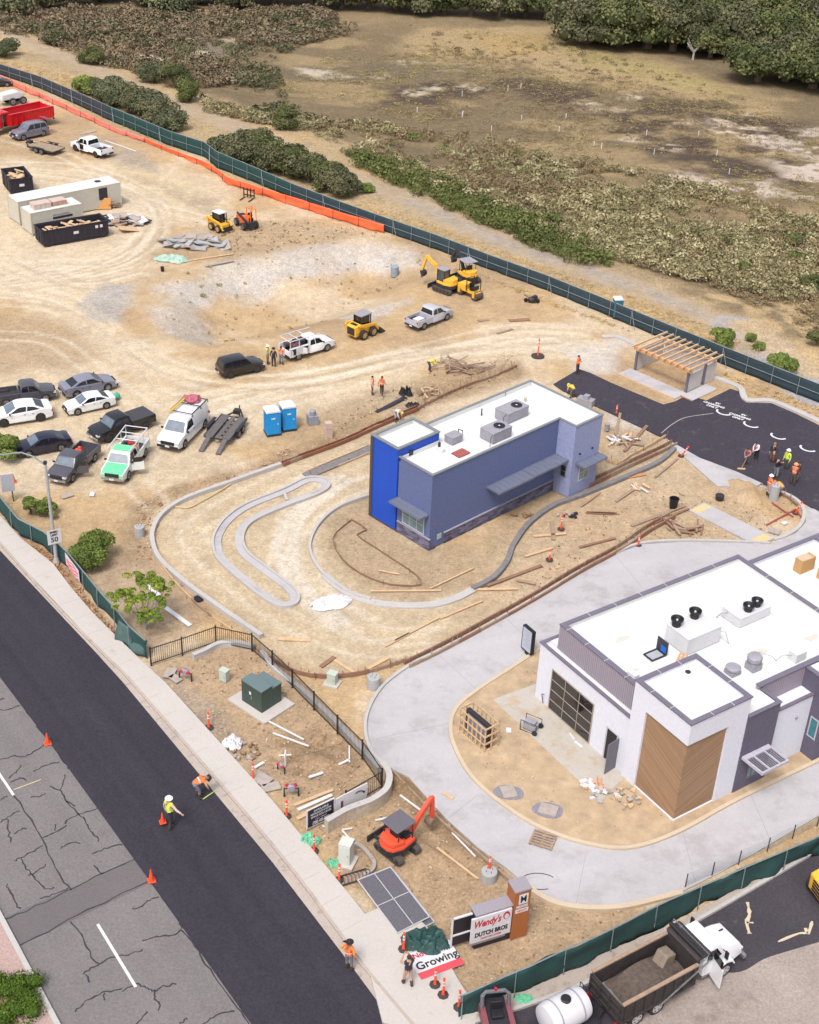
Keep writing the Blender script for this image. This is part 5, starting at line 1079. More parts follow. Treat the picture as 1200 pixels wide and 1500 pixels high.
M_pbl = mat('toilet_blue', (24, 140, 208), .5, .06, 2, k=1.2); M_pwh = mat('toilet_roof', (240, 240, 246), .5, .03)
def toilet(px, rz, label, col=M_pbl):
    t = empty('portable_toilet', Vector(G(*px)), rz, label, 'portable toilet', 'portable toilets'); mb = MB(); mb.b2(-.58, .58, -.58, .58, 0, .12); mb.build('skid', M_dark, t)
    mb = MB(); mb.b2(-.55, .55, -.55, .55, .12, 2.05); b = mb.build('cabin', col, t, bevel=.03); mb = MB(); mb.b2(-.4, .4, -.575, -.55, .2, 1.9); d = mb.build('door', col, t); mb = MB(); mb.box((.32, -.59, 1.05), (.06, .03, .14)); mb.build('handle', M_paper, d)
    mb = MB(); mb.box((-.05, -.58, 1.55), (.3, .01, .12)); mb.build('label_plate', M_paper, d)
    mb = MB()
    for i in range(6): mb.b2(-.57, -.55, -.45+i*.16, -.39+i*.16, .3, 1.85)
    mb.build('ribs', col, t)
    mb = MB(); mb.side([(-.6, 2.05), (.6, 2.05), (.5, 2.18), (-.5, 2.18)], .6); mb.build('roof', M_pwh, t); mb = MB(); mb.cyl((.4, .4, 2.1), (.4, .4, 2.4), .05, 8); mb.build('vent_pipe', M_pwh, t); return t
toilet((399, 634), R(22), 'blue portable toilet with white roof, the left one of the pair'); toilet((422, 627), R(22), 'blue portable toilet with white roof, the right one of the pair'); t = toilet((903, 464), R(10), 'small teal toilet cabin showing above the long fence', mat('teal_cabin', (56, 120, 138), .6, .06)); t.scale = (.75, .75, .9)
M_grp = mat('grey_plastic', (160, 162, 172), .6, .08, 2)
mb = MB(); mb.b2(-.4, .4, -.35, .35, 0, .75); mb2 = MB(); mb2.lathe([(.25, .75), (.25, 1.15), (.12, 1.25)], 14); item('hand_wash_station', (458, 620), .4, 'grey hand washing station right of the blue toilets', 'wash station', [('basin', mb, M_grp), ('tank', mb2, M_grp)])
mb = MB(); mb.lathe([(.38, 0), (.42, 1.0), (.36, 1.08)], 16); item('barrel', (578, 404), 0, 'pale blue grey barrel alone on the dry slope left of the excavators', 'barrel', [('drum', mb, mat('blue_grey', (158, 172, 188), .7, .1))])
mb = MB(); mb.lathe([(.26, 0), (.36, .8), (.39, .82), (.33, .82), (.3, .2)], 16); item('trash_bin', (986, 744), 0, 'black plastic trash bin in the dirt above the concrete walkway', 'bin', [('body', mb, M_black)])
mb = MB(); mb.lathe([(.16, 0), (.19, .45), (.15, .45)], 12); item('bucket', (238, 397), 0, 'small black bucket below the pile of broken slabs', 'bucket', [('body', mb, M_black)])
M_cont = mat('container_cream', (222, 216, 202), .6, .07, 1.5); M_contr = mat('container_roof', (236, 234, 230), .7, .08, 1.2)
def container(pa, pb, wd, h, label, side=1):
    a = Vector(G(*pa)); b = Vector(G(*pb)); d = b-a; L = d.length; t = empty('storage_container', a, math.atan2(d.y, d.x), label, 'container', 'cream storage containers')
    mb = MB(); mb.b2(0, L, 0, wd, .1, h); mb.build('body', M_cont, t)
    mb = MB()
    for i in range(int(L/.28)): mb.b2(.1+i*.28, .2+i*.28, -.025, 0, .3, h-.12)
    mb.build('corrugation', M_cont, t)
    mb = MB(); mb.b2(-.02, L+.02, -.03, wd+.02, h, h+.05); r = mb.build('roof', M_contr, t)
    for x in (0, L):
        for y in (0, wd): mb = MB(); mb.b2(x-.06, x+.06, y-.06, y+.06, 0, h+.06); mb.build('corner_post', M_cont, t)
    return t, L
c1, L1 = container((30, 330), (178, 300), 2.5, 2.5, 'long cream storage container with white roof, behind the shorter one'); c2, L2_ = container((48, 345), (122, 330), 2.3, 2.35, 'short cream storage container with bundles of brick on its roof')
mb = MB(); mb.b2(L1-2.6, L1-1.6, -.035, 0, 1.0, 2.3); mb.build('dark_panel', M_dark, c1); mb = MB(); mb.lathe([(.35, 2.55), (.35, 2.6)], 14, (L1-1.9, 1.5, 0)); mb.build('roof_patch', M_dark, c1)
mb = MB(); mb.b2(2.4, 4.3, -.04, -.026, 1.65, 1.8); mb.build('name_plate', M_unit, c2); mb = MB(); mb.b2(2.4, 4.6, -.04, -.026, 1.3, 1.52); mb.build('name_plate', M_dark, c2)
M_brk = mat('brick_bundle', (206, 160, 138), .9, .2, 4); M_brk2 = mat('wrapped_bundle', (222, 200, 190), .6, .12, 3)
cs, sn = math.cos(c2.rotation_euler.z), math.sin(c2.rotation_euler.z)
for (x, y, dx_, dy_, h_, mm, lb) in ((1.7, 1.15, 1.9, 1.2, .5, M_brk2, 'wrapped brick bundle on the short container roof, the left one'), (3.6, 1.2, 1.6, 1.2, .45, M_brk, 'brick bundle on the short container roof, the right one')):
    p = c2.location; t = empty('brick_bundle', (p.x+x*cs-y*sn, p.y+x*sn+y*cs, p.z+2.42), c2.rotation_euler.z, lb, 'brick bundle', 'bundles on the container roof'); mb = MB()
    for i in range(3): mb.b2(-dx_/2+i*dx_/3, -dx_/2+(i+.94)*dx_/3, -dy_/2, dy_/2, 0, h_)
    mb.build('stacks', mm, t); mb = MB(); mb.b2(-dx_/2, dx_/2, -dy_/2, dy_/2, h_, h_+.03); mb.build('top_wrap', M_brk2, t)
M_dump = mat('dumpster_navy', (46, 42, 58), .6, .2, 2)
def dumpster(pa, pb, wd, h, label, fill, fm, flab):
    a = Vector(G(*pa)); b = Vector(G(*pb)); d = b-a; L = d.length; t = empty('dumpster', a, math.atan2(d.y, d.x), label, 'dumpster', 'roll-off dumpsters')
    mb = MB(); mb.b2(0, L, 0, .08, .25, h); mb.b2(0, L, wd-.08, wd, .25, h); mb.b2(0, .08, .08, wd-.08, .25, h); mb.b2(L-.08, L, .08, wd-.08, .25, h); mb.b2(.08, L-.08, .08, wd-.08, .25, .35); mb.build('bin', M_dump, t)
    mb = MB()
    for i in range(int(L/.6)+1): mb.b2(i*.6, i*.6+.1, -.07, 0, .3, h-.05)
    for y in (.1, wd-.1): mb.b2(.1, L-.1, y-.06, y+.06, .1, .25)
    for i in range(3): mb.b2(-.06, 0, .2+i*wd/3, .3+i*wd/3, .3, h)
    mb.build('ribs', M_dump, t); mb = MB(); mb.b2(-.06, L+.06, -.08, 0, h, h+.08); mb.b2(-.06, L+.06, wd, wd+.08, h, h+.08); mb.b2(-.06, 0, 0, wd, h, h+.08); mb.b2(L, L+.06, 0, wd, h, h+.08); mb.build('rim', M_dump, t)
    for x in (.6, L-.6): mb = MB(); mb.cyl((x, .0, .13), (x, wd, .13), .13, 10); mb.build('roller', M_dark, t)
    mb = MB(); mb.box((L*.5, -.075, h*.62), (.55, .012, .28)); mb.build('sticker', M_paper, t)
    w_ = MB(); c, s = math.cos(t.rotation_euler.z), math.sin(t.rotation_euler.z)
    for i in range(fill):
        x = rnd.uniform(.6, L-.6); y = rnd.uniform(.5, wd-.5); z = rnd.uniform(.7, h-.05); an = rnd.uniform(0, 3); l = rnd.uniform(.4, 1.4)*min(1, (wd-.4)/2); w_.box((x, y, z), (l, rnd.uniform(.12, .5), .05), an, rnd.uniform(-.35, .35))
    o = w_.build('wood_scraps', fm, loc=t.location, rz=t.rotation_euler.z); reg(o, flab, 'scrap wood', kind='stuff'); return t, L
t, L = dumpster((64, 363), (160, 346), 2.2, 1.7, 'open navy roll-off dumpster full of boards in front of the cream containers', 60, [M_wood, M_paper], 'boards and white scraps heaped in the navy dumpster beside the containers')
for x in (L-1.3, L-.8): mb = MB(); mb.box((x, -.075, 1.3), (.3, .012, .3)); mb.build('sticker', M_paper, t)
t, L = dumpster((17, 288), (50, 284), 3.9, 1.9, 'open navy dumpster with white stickers behind the long container', 50, M_wood, 'long pale boards heaped in the dumpster behind the long container')
M_tyre = mat('tyre_rubber', (52, 48, 52), .9, .15, 6); M_rim = mat('alloy_rim', (176, 176, 182), .35, .06, 5, .6); M_rimd = mat('black_rim', (56, 54, 60), .4, .1); M_wind = mat('windscreen_glass', (112, 126, 142), .05, .3, .9, spec=.9); M_sideg = mat('tinted_side_glass', (34, 36, 42), .06, .2, 1, spec=.8)
M_lamp = mat('headlamp', (226, 226, 230), .2, .04); M_tail = mat('tail_lamp', (190, 40, 40), .3, .05); M_trim = mat('black_trim', (44, 42, 46), .6, .1); M_plate = mat('number_plate', (236, 236, 240), .5, .03); M_chrome = mat('chrome', (214, 214, 220), .2, .04, 3, .8)
M_bedl = mat('bed_liner', (62, 60, 66), .8, .15)
def arc(cx, r, zb, n=7):
    """wheel arch from front to rear seen along the bottom, going -x"""
    a0 = math.asin(max(-1, min(1, (zb-.36)/r))) if True else 0
    return [(cx+r*math.cos(t), .36+r*math.sin(t)) for t in np.linspace(a0, math.pi-a0, n)]
def add_wheel(par, x, y, r=.36, w=.24, rim=None, tm=None):
    mb = MB(); mb.lathe([(r*.62, -w/2), (r*.93, -w/2), (r, -w/2+.04), (r, w/2-.04), (r*.93, w/2), (r*.62, w/2)], 18, (x, y, r), 'Y'); wh = mb.build('wheel', tm or M_tyre, par)
    s = 1 if y > 0 else -1; mb = MB(); yo = y+s*(w/2-.005); mb.lathe([(r*.64, -.012), (r*.60, .012)], 14, (x, yo, r), 'Y'); rm = mb.build('rim', rim or M_rim, wh)
    mb = MB(); mb.lathe([(r*.18, -.01), (r*.16, .04)], 10, (x, yo, r), 'Y')
    for k in range(5): a = k*2*math.pi/5; b = a+.62; mb.add([(x+r*.25*math.cos(a+.1), yo+s*.016, r+r*.25*math.sin(a+.1)), (x+r*.53*math.cos(a), yo+s*.016, r+r*.53*math.sin(a)), (x+r*.53*math.cos(b), yo+s*.016, r+r*.53*math.sin(b))], [(0, 1, 2)])
    mb.build('hub', M_trim, rm); return wh
KIND = {
 'sedan': dict(wb=2.8, hw=.90, r=.34, low=[(-2.36, .42), (-2.42, .72), (-2.36, .98), (-2.1, 1.05), (-1.6, 1.04), (0, .98), (1.0, .96), (1.75, .84), (2.2, .70), (2.32, .48), (2.26, .26)], zb=.24, cab=[(-1.85, 1.02), (-1.1, 1.36), (-.5, 1.45), (0, 1.46), (.3, 1.40), (1.15, .95)], win=[[(-1.45, 1.06), (-1.0, 1.31), (-.5, 1.385), (-.42, 1.04)], [(-.36, 1.04), (-.42, 1.39), (.02, 1.40), (.27, 1.35), (.85, 1.0)]], roof=(-.95, .15), seams=(-1.0, -.38, .72)),
 'suv': dict(wb=2.85, hw=.95, r=.38, low=[(-2.25, .45), (-2.3, .8), (-2.26, 1.12), (-1.6, 1.12), (0, 1.10), (1.0, 1.08), (1.8, 1.02), (2.2, .86), (2.3, .5), (2.24, .3)], zb=.30, cab=[(-2.2, 1.1), (-2.0, 1.74), (-1.2, 1.80), (0, 1.80), (.35, 1.74), (1.0, 1.08)], win=[[(-2.0, 1.18), (-1.86, 1.64), (-1.25, 1.68), (-1.2, 1.16)], [(-1.1, 1.15), (-1.15, 1.68), (-.32, 1.70), (-.3, 1.14)], [(-.2, 1.14), (-.22, 1.70), (.28, 1.66), (.75, 1.13)]], roof=(-1.8, .2), seams=(-1.25, -.25, .7)),
 'pickup': dict(wb=3.6, hw=.98, r=.40, low=[(-.52, .45), (-.52, 1.18), (1.2, 1.16), (1.4, 1.14), (2.3, 1.06), (2.72, .95), (2.82, .5), (2.76, .34)], zb=.42, cab=[(-.5, 1.15), (-.38, 1.72), (-.2, 1.84), (.65, 1.84), (.95, 1.76), (1.5, 1.14)], win=[[(-.32, 1.2), (-.2, 1.68), (.28, 1.74), (.3, 1.2)], [(.38, 1.2), (.36, 1.74), (.85, 1.68), (1.3, 1.19)]], roof=(-.25, .8), seams=(-.35, .34, 1.2), bed=(-2.85, -.56)),
 'van': dict(wb=3.4, hw=.98, r=.37, low=[(-2.6, .5), (-2.65, .9), (-2.62, 1.25), (1.0, 1.15), (1.7, 1.1), (2.35, 1.0), (2.6, .86), (2.68, .5), (2.6, .34)], zb=.34, cab=[(-2.6, 1.2), (-2.5, 1.9), (-2.3, 1.96), (.5, 1.92), (.9, 1.84), (1.6, 1.12)], win=[[(-2.4, 1.3), (-2.36, 1.3), (-2.36, 1.32), (-2.4, 1.32)], [(.1, 1.22), (.1, 1.76), (.8, 1.72), (1.35, 1.18)]], roof=(-2.3, .7), seams=(.0, .05, 1.2)),
}
def vehicle(kind, col, label, pf, pr, side, group='vehicles parked on the dirt lot', rim=None, name=None, cat=None, roofcol=None, hoodcol=None, openz=None, bedfill=None, k=1.3, glossy=True, scale=None, tint=None, extra=None):
    K = KIND[kind]; wb = K['wb']; hw = K['hw']; r = K['r']; cname = label[:28].replace(' ', '_')
    pm = col if not isinstance(col, tuple) else mat('paint_%d_%d_%d' % col, col, .28, .05, 2, coat=.5, k=k)
    Pf = Vector(G(*pf)); Pr = Vector(G(*pr)); d = Pf-Pr; d.z = 0; wm = d.length; sc = scale or min(1.12, max(.86, wm/wb)); d.normalize(); left = Vector((-d.y, d.x, 0)); org = (Pf+Pr)/2-left*(side*(hw-.12)*sc); org.z = max(0, float(hz(org.x, org.y))) if abs(float(hz(org.x, org.y))) < .02 else float(hz(org.x, org.y))
    t = empty(name or {'sedan': 'parked_car', 'suv': 'parked_suv', 'pickup': 'pickup_truck', 'van': 'work_van'}[kind], org, math.atan2(d.y, d.x), label, cat or {'sedan': 'car', 'suv': 'suv', 'pickup': 'pickup truck', 'van': 'van'}[kind], group); t.scale = (sc, sc, sc)
    x0 = K['low'][0][0]; x1 = max(p[0] for p in K['low'])
    def tap(x, z):
        w = hw*(1-.05*max(0, (z-.7)/.5)**1.5)
        e = max(0, x-(x1-.55))/.55; w -= .14*e*e
        if not K.get('bed'): e = max(0, (x0+.4)-x)/.4; w -= .08*e*e
        return w
    ra = r+.07; bot = [K['low'][-1]]; bot = []
    P = list(K['low']); bottom = [(wb/2+ra*1.0, K['zb'])]+arc(wb/2, ra, K['zb'])[0:]
    P += [(P[-1][0]-.05, K['zb'])] if P[-1][0]-.05 > wb/2+ra else []
    P += arc(wb/2, ra, K['zb'])
    if K.get('bed'): P += [(x0, K['zb'])]
    else: P += arc(-wb/2, ra, K['zb'])+[(x0+.06, K['zb']+.06)]
    Q = []
    for p in P:
        if not Q or (abs(p[0]-Q[-1][0])+abs(p[1]-Q[-1][1])) > .01: Q.append(p)
    mb = MB(); mb.side(Q, hw, tap); mb.build('body', pm, t, bevel=.035, smooth=True)
    zc0 = min(p[1] for p in K['cab']); zc1 = max(p[1] for p in K['cab'])
    ct = lambda x, z: hw*(.94-.17*max(0, (z-zc0)/(zc1-zc0)))
    mb = MB(); mb.side(K['cab'], hw, ct); cb = mb.build('cabin', pm, t, bevel=.04, smooth=True)
    # glass
    for s in (-1, 1):
        for w_ in K['win']:
            if abs(w_[0][0]-w_[-1][0]) < .001: continue
            mb = MB(); pts = [(x, s*(ct(x, z)+.008), z) for x, z in w_]; pts2 = [(x, s*(ct(x, z)-.01), z) for x, z in w_]; n = len(pts)
            mb.add(pts+pts2, [tuple(range(n)), tuple(range(2*n-1, n-1, -1))]+[(i, n+i, n+(i+1) % n, (i+1) % n) for i in range(n)]); mb.build('side_window', tint or M_sideg, cb)
    def pl(pa, pb, nm, m_, inset=.1, parent=cb, off=.012):
        a = Vector((pa[0], 0, pa[1])); b = Vector((pb[0], 0, pb[1])); dd = (b-a); nrm = Vector((dd.z, 0, -dd.x)).normalized(); nrm = nrm if nrm.z > 0 else -nrm
        a2 = a+dd*.10; b2 = b-dd*.06; ya = ct(a2.x, a2.z)-inset; yb = ct(b2.x, b2.z)-inset; vs = []
        for o in (nrm*off, nrm*-.01):
            for q, y in ((a2, -ya), (a2, ya), (b2, yb), (b2, -yb)): vs.append((q.x+o.x, y, q.z+o.z))
        mb = MB(); mb.add(vs, [(0, 1, 2, 3), (7, 6, 5, 4), (0, 4, 5, 1), (1, 5, 6, 2), (2, 6, 7, 3), (3, 7, 4, 0)]); return mb.build(nm, m_, parent)
    C = K['cab']; pl(C[-2], C[-1], 'windscreen', M_wind); pl(C[0], C[1], 'rear_window', M_sideg)
    if roofcol is not None:
        pl((K['roof'][0], zc1-.0), (K['roof'][1], zc1-.0), 'roof_panel', roofcol, .06, off=.02)
        H_ = [p for p in K['low'] if p[0] > C[-1][0]-.15]
        for a_, b_ in zip(H_[:-2], H_[1:-1]):
            mb = MB(); y_ = hw-.13; mb.add([(a_[0], -y_, a_[1]+.008), (a_[0], y_, a_[1]+.008), (b_[0], y_-.03, b_[1]+.008), (b_[0], -y_+.03, b_[1]+.008)], [(0, 1, 2, 3)]); mb.build('hood', roofcol, t)
    # doors
    zt = [p[1] for p in K['low'] if abs(p[0]) < 1.6][0]-.06
    sm = K['seams']
    for s in (-1, 1):
        for a_, b_ in zip(sm, sm[1:]):
            if b_-a_ < .2: continue
            mb = MB(); pts = [(a_+.012, s*(tap(a_, z)+.006), z) for z in (K['zb']+.12, zt)]+[(b_-.012, s*(tap(b_, z)+.006), z) for z in (zt, K['zb']+.12)]; pts2 = [(p[0], p[1]-s*.03, p[2]) for p in pts]; n = 4
            mb.add(pts+pts2, [tuple(range(n)), tuple(range(2*n-1, n-1, -1))]+[(i, n+i, n+(i+1) % n, (i+1) % n) for i in range(n)]); dd = mb.build('door', pm, t)
            mb = MB(); mb.box((a_+.16, s*(tap(a_, .8)+.02), zt-.1), (.16, .025, .035)); mb.build('handle', M_trim, dd)
        mb = MB(); mb.box((C[-1][0]-.25, s*(hw+.08), zc0+.1), (.1, .17, .13)); mb.build('mirror', M_trim, t)
        mb = MB(); hz_ = K['low'][-3][1]-.08; hx = x1-.12; mb.box((hx, s*(hw-.25), hz_-.03), (.22, .34, .13)); mb.build('headlight', M_lamp, t)
        xr = K['bed'][0] if K.get('bed') else x0; mb = MB(); zt2 = 1.0 if K.get('bed') else K['low'][1][1]+.1; mb.box((xr+.02, s*(hw-.12), zt2), (.07, .18, .22)); mb.build('tail_light', M_tail, t)
    mb = MB(); mb.b2(x1-.08, x1+.03, -hw*.55, hw*.55, K['low'][-3][1]-.26, K['low'][-3][1]-.02); mb.build('grille', M_trim, t)
    mb = MB(); mb.b2(x1-.16, x1+.06, -hw*.86, hw*.86, K['zb']+.02, K['zb']+.2); mb.build('front_bumper', M_chrome if kind == 'pickup' and glossy else M_trim, t)
    xr = K['bed'][0] if K.get('bed') else x0; mb = MB(); mb.b2(xr-.08, xr+.1, -hw*.9, hw*.9, .42, .58); mb.build('rear_bumper', M_trim, t)
    for xx in (x1+.065, xr-.09): mb = MB(); mb.box((xx, 0, .5), (.012, .34, .16)); mb.build('number_plate', M_plate, t)
    for sx in (-1, 1):
        for s in (-1, 1): add_wheel(t, sx*wb/2, s*(hw-.12), r, .24, rim)
    if K.get('bed'):
        b0, b1 = K['bed']; bw = MB()
        prof = [(b0, .5), (b0, 1.14), (b1, 1.14), (b1, .5)]+arc(-wb/2, ra, .5);
        for s in (-1, 1): bw.side(prof, .05, y0=s*(hw-.05))
        bw.b2(b0, b0+.07, -hw+.1, hw-.1, .5, 1.14); bw.b2(b1-.05, b1, -hw+.1, hw-.1, .6, 1.14); bd_ = bw.build('bed', pm, t, smooth=False)
        mb = MB(); mb.b2(b0+.07, b1-.05, -hw+.1, hw-.1, .6, .66); mb.build('bed_floor', M_bedl, bd_)
        for s in (-1, 1): mb = MB(); mb.b2(-wb/2-.45, -wb/2+.45, s*(hw-.2)-.1, s*(hw-.2)+.1, .66, .88); mb.build('wheel_housing', M_bedl, bd_)
        if bedfill == 'cover': mb = MB(); mb.b2(b0+.02, b1+.0, -hw+.04, hw-.04, 1.14, 1.19); mb.build('bed_cover', mat('bed_cover', (72, 70, 78), .6, .05), t)
    if openz:  # open door: side, hinge x
        s, hx, an, dcol = openz; L_ = .95; mb = MB(); c, sn_ = math.cos(an), math.sin(an)
        bx = hx-L_/2*c; by = s*(hw+L_/2*sn_); mb.box((bx, by, .85), (L_, .06, .68), -s*an); dd = mb.build('open_door', dcol or pm, t)
        mb = MB(); mb.box((bx, by, 1.38), (L_*.7, .05, .42), -s*an); mb.build('door_window', M_sideg, dd)
        mb = MB(); mb.b2(hx-.95, hx-.05, s*hw*.9-.04*s if s > 0 else -hw-.009, (hw+.009) if s > 0 else -hw*.9+.04, .5, 1.1); mb.build('door_opening', M_trim, t)
    return t
Wt = (240, 240, 246)
z3 = lambda x, y: (x/3.53, 500+y/3.53)
V1 = vehicle('pickup', (76, 73, 82), 'dark grey crew cab pickup at the left edge, above the white coupe', z3(235, 310), z3(38, 335), -1)
V2 = vehicle('sedan', Wt, 'white coupe with black wheels at the left edge of the parked cars', z3(22, 442), z3(212, 412), 1, rim=M_rimd)
V3 = vehicle('sedan', (128, 130, 146), 'blue grey sedan parked above the small white sedan', z3(558, 255), z3(398, 292), -1)
V4 = vehicle('sedan', (238, 238, 240), 'small white sedan parked between the grey sedan and the black pickup', z3(405, 380), z3(550, 348), 1)
V5 = vehicle('pickup', (32, 31, 36), 'black crew cab pickup with black wheels and covered bed', z3(563, 522), z3(752, 455), 1, rim=M_rimd, bedfill='cover')
V6 = vehicle('sedan', (22, 22, 50), 'very dark navy sedan parked left of the grey pickup', z3(148, 600), z3(318, 566), 1)
V7 = vehicle('pickup', (82, 80, 90), 'small grey pickup with its door open, facing the viewer', z3(378, 724), z3(485, 625), 1, scale=.9, openz=(1, 1.15, R(62), None))
V8 = vehicle('pickup', (232, 236, 236), 'white pickup with green hood and roof, ladder rack and open door', z3(658, 722), z3(752, 592), 1, roofcol=mat('mint_green', (112, 216, 160), .35, .04, 2, coat=.4, k=1.3), openz=(1, 1.2, R(62), None), scale=.98)
V9 = vehicle('van', (244, 244, 248), 'white work van with a roof rack, facing the viewer', z3(953, 552), z3(1056, 448), 1)
V10 = vehicle('suv', (30, 28, 31), 'boxy black off-road vehicle alone on the dirt road', (376.5, 545.5), (338, 554), -1, rim=M_rimd)
V11 = vehicle('pickup', (188, 188, 198), 'silver crew cab pickup near the far excavators', (654, 469), (620.7, 482.7), -1)
V12 = vehicle('pickup', (244, 244, 248), 'white service truck with open side boxes and a ladder rack', (479, 514), (437, 527), -1, name='service_truck', cat='truck', glossy=False)
V13 = vehicle('pickup', (246, 246, 250), 'white pickup with black wheels at the far end of the lot', (111.5, 221), (141, 230.8), 1, rim=M_rimd, openz=(1, 1.2, R(30), None))
V14 = vehicle('suv', (122, 120, 134), 'grey hatchback suv with its tailgate raised beside the red dump truck', (34.5, 205.7), (63.8, 199.5), 1)
mb = MB(); mb.box((-2.45, 0, 1.95), (.75, 1.5, .06), 0, R(-18)); mb.build('tailgate', MATS['paint_122_120_134'], V14)
V15 = vehicle('sedan', (40, 40, 46), 'black car at the far left edge near the orange netting', (9, 127), (-14, 128), -1)
M_rackw = mat('rack_white', (232, 232, 236), .4, .03)
def rack(t, xs_, hw, z0, z1, m_, long=True, xf=None):
    for x in xs_:
        mb = MB(); mb.tube([(x, -hw, z0), (x, -hw+.04, z1), (x, hw-.04, z1), (x, hw, z0)], .045, 6); mb.build('rack_hoop', m_, t)
    if long:
        for s in (-1, 1): mb = MB(); mb.bar((xs_[0], s*(hw-.05), z1+.03), (xf if xf else xs_[-1], s*(hw-.05), z1+.03), .07); mb.build('rack_rail', m_, t)
rack(V8, (-2.75, -1.7, -.62), .93, 1.14, 2.05, M_rackw, xf=1.1)
rack(V9, (-2.4, -1.2, .2), .93, 1.9, 2.12, M_dark)
mb = MB(); mb.bar((-2.2, -.7, 2.2), (.6, -.75, 2.2), .16, .08); t = mb.build('ladder', mat('fibreglass_yellow', (236, 196, 60), .5, .06), V9)
a = V9.matrix_basis
def on_vehicle(V, x, y, z): return V.matrix_basis @ Vector((x, y, z))
bpy.context.view_layer.update()
mb = MB(); mb.blob((0, 0, .2), (.6, .5, .35), 2, 3, .5); mb.blob((-.5, .3, .12), (.4, .35, .25), 2, 5, .5); o = mb.build('rope_bundle', mat('pink_straps', (192, 104, 120), .8, .5, 6), loc=on_vehicle(V9, -1.9, -.1, 2.0)); reg(o, 'heap of pink and purple straps on the rear of the white van roof', 'straps')
mb = MB(); mb.blob((0, 0, .35), (.3, .35, .35), 2, 8, .3); mb.blob((.1, .25, .6), (.15, .15, .15), 1, 2, .2); o = mb.build('safety_vest_pile', M_or, loc=on_vehicle(V7, -1.1, -.2, .66)); reg(o, 'orange safety gear piled in the bed of the small grey pickup', 'gear')
for (x, y, c_, l_) in ((-1.4, .3, (210, 120, 90), 'orange toolbox in the bed of the white and green pickup'), (-2.1, -.3, (190, 60, 60), 'red gas can in the bed of the white and green pickup')):
    mb = MB(); mb.box((0, 0, .2), (.7, .45, .4)); mb.box((0, 0, .43), (.3, .06, .06)); o = mb.build('toolbox', mat('toolbox_%d' % c_[0], c_, .5, .1), loc=on_vehicle(V8, x, y, .67), rz=V8.rotation_euler.z+.3, bevel=.02); reg(o, l_, 'toolbox', 'boxes in the pickup bed')
mb = MB(); mb.b2(-2.88, -.55, -1.06, -.8, .65, 1.45); mb.b2(-2.88, -.55, .8, 1.06, .65, 1.45); mb.build('side_boxes', M_rackw, V12)
for x0_, x1_ in ((-2.75, -2.2), (-1.2, -.7)): mb = MB(); mb.b2(x0_, x1_, -1.075, -1.061, .75, 1.38); mb.build('open_locker', M_trim, V12)
for x, an in ((-2.15, .9), (-1.25, -1.), (-2.8, 1.2)): mb = MB(); mb.box((x, -1.3, 1.05), (.5, .03, .62), an); mb.build('locker_door', M_rackw, V12)
rack(V12, (-2.8, -1.7, -.6), .95, 1.45, 2.2, M_rackw, xf=.9)
mb = MB()
for i in range(9): mb.box((rnd.uniform(-2.6, -.9), rnd.uniform(-.6, .6), 1.0+rnd.uniform(0, .35)), (rnd.uniform(.3, .7), rnd.uniform(.2, .5), rnd.uniform(.2, .4)), rnd.uniform(0, 3))
o = mb.build('tool_pile', mat('tool_pile', (118, 78, 84), .7, .6, 3), loc=V12.location, rz=V12.rotation_euler.z); reg(o, 'jumble of red and dark tools in the bed of the white service truck', 'tools', kind='stuff')
mb = MB(); mb.box((0, 0, .3), (.9, .8, .5)); o = mb.build('compressor', M_dark, loc=on_vehicle(V12, -1.1, .0, 1.1), rz=V12.rotation_euler.z, bevel=.04); reg(o, 'black box behind the cab of the white service truck', 'equipment')
mb = MB(); mb.box((0, 0, .15), (.9, .7, .25)); o = mb.build('cargo_box', M_paper, loc=on_vehicle(V11, -1.7, 0, .67), rz=V11.rotation_euler.z, bevel=.02); reg(o, 'pale box lying in the bed of the silver pickup', 'box')
mb = MB(); mb.blob((0, 0, .3), (.35, .3, .3), 2, 4, .3); o = mb.build('tarp_bundle', mat('teal_bag', (70, 190, 160), .6, .1), loc=G(170, 585)); reg(o, 'small teal green bag behind the small white sedan', 'bag')
M_yel = mat('machine_yellow', (246, 186, 62), .5, .12, 2.5, k=1.35); M_trk = mat('rubber_track', (92, 82, 78), .95, .2, 5); M_mor = mat('machine_orange', (236, 86, 56), .45, .08, 3, k=1.3); M_orl = mat('loader_orange', (248, 118, 46), .45, .1, 3, k=1.3)
def track(par, y, L, r, w):
    P = [(-L/2, 0), (L/2, 0)]; prof = [(L/2+r*math.cos(a), r+r*math.sin(a)) for a in np.linspace(-math.pi/2, math.pi/2, 8)]+[(-L/2+r*math.cos(a), r+r*math.sin(a)) for a in np.linspace(math.pi/2, 3*math.pi/2, 8)]
    mb = MB(); mb.side(prof, w/2, y0=y); t = mb.build('track', M_trk, par)
    mb = MB(); n = int(2*L/.16)
    for i in range(int(L/.14)):
        x = -L/2+i*.14+.05
        for z in (-.012, 2*r): mb.b2(x, x+.06, y-w/2, y+w/2, z, z+.02)
    mb.build('grouser', M_trk, t); mb = MB()
    for x in np.linspace(-L/2, L/2, 5): mb.lathe([(r*.55, -w/2-.03), (r*.55, w/2+.03)], 12, (x, y, r), 'Y')
    mb.build('roller', M_dark, t); return t
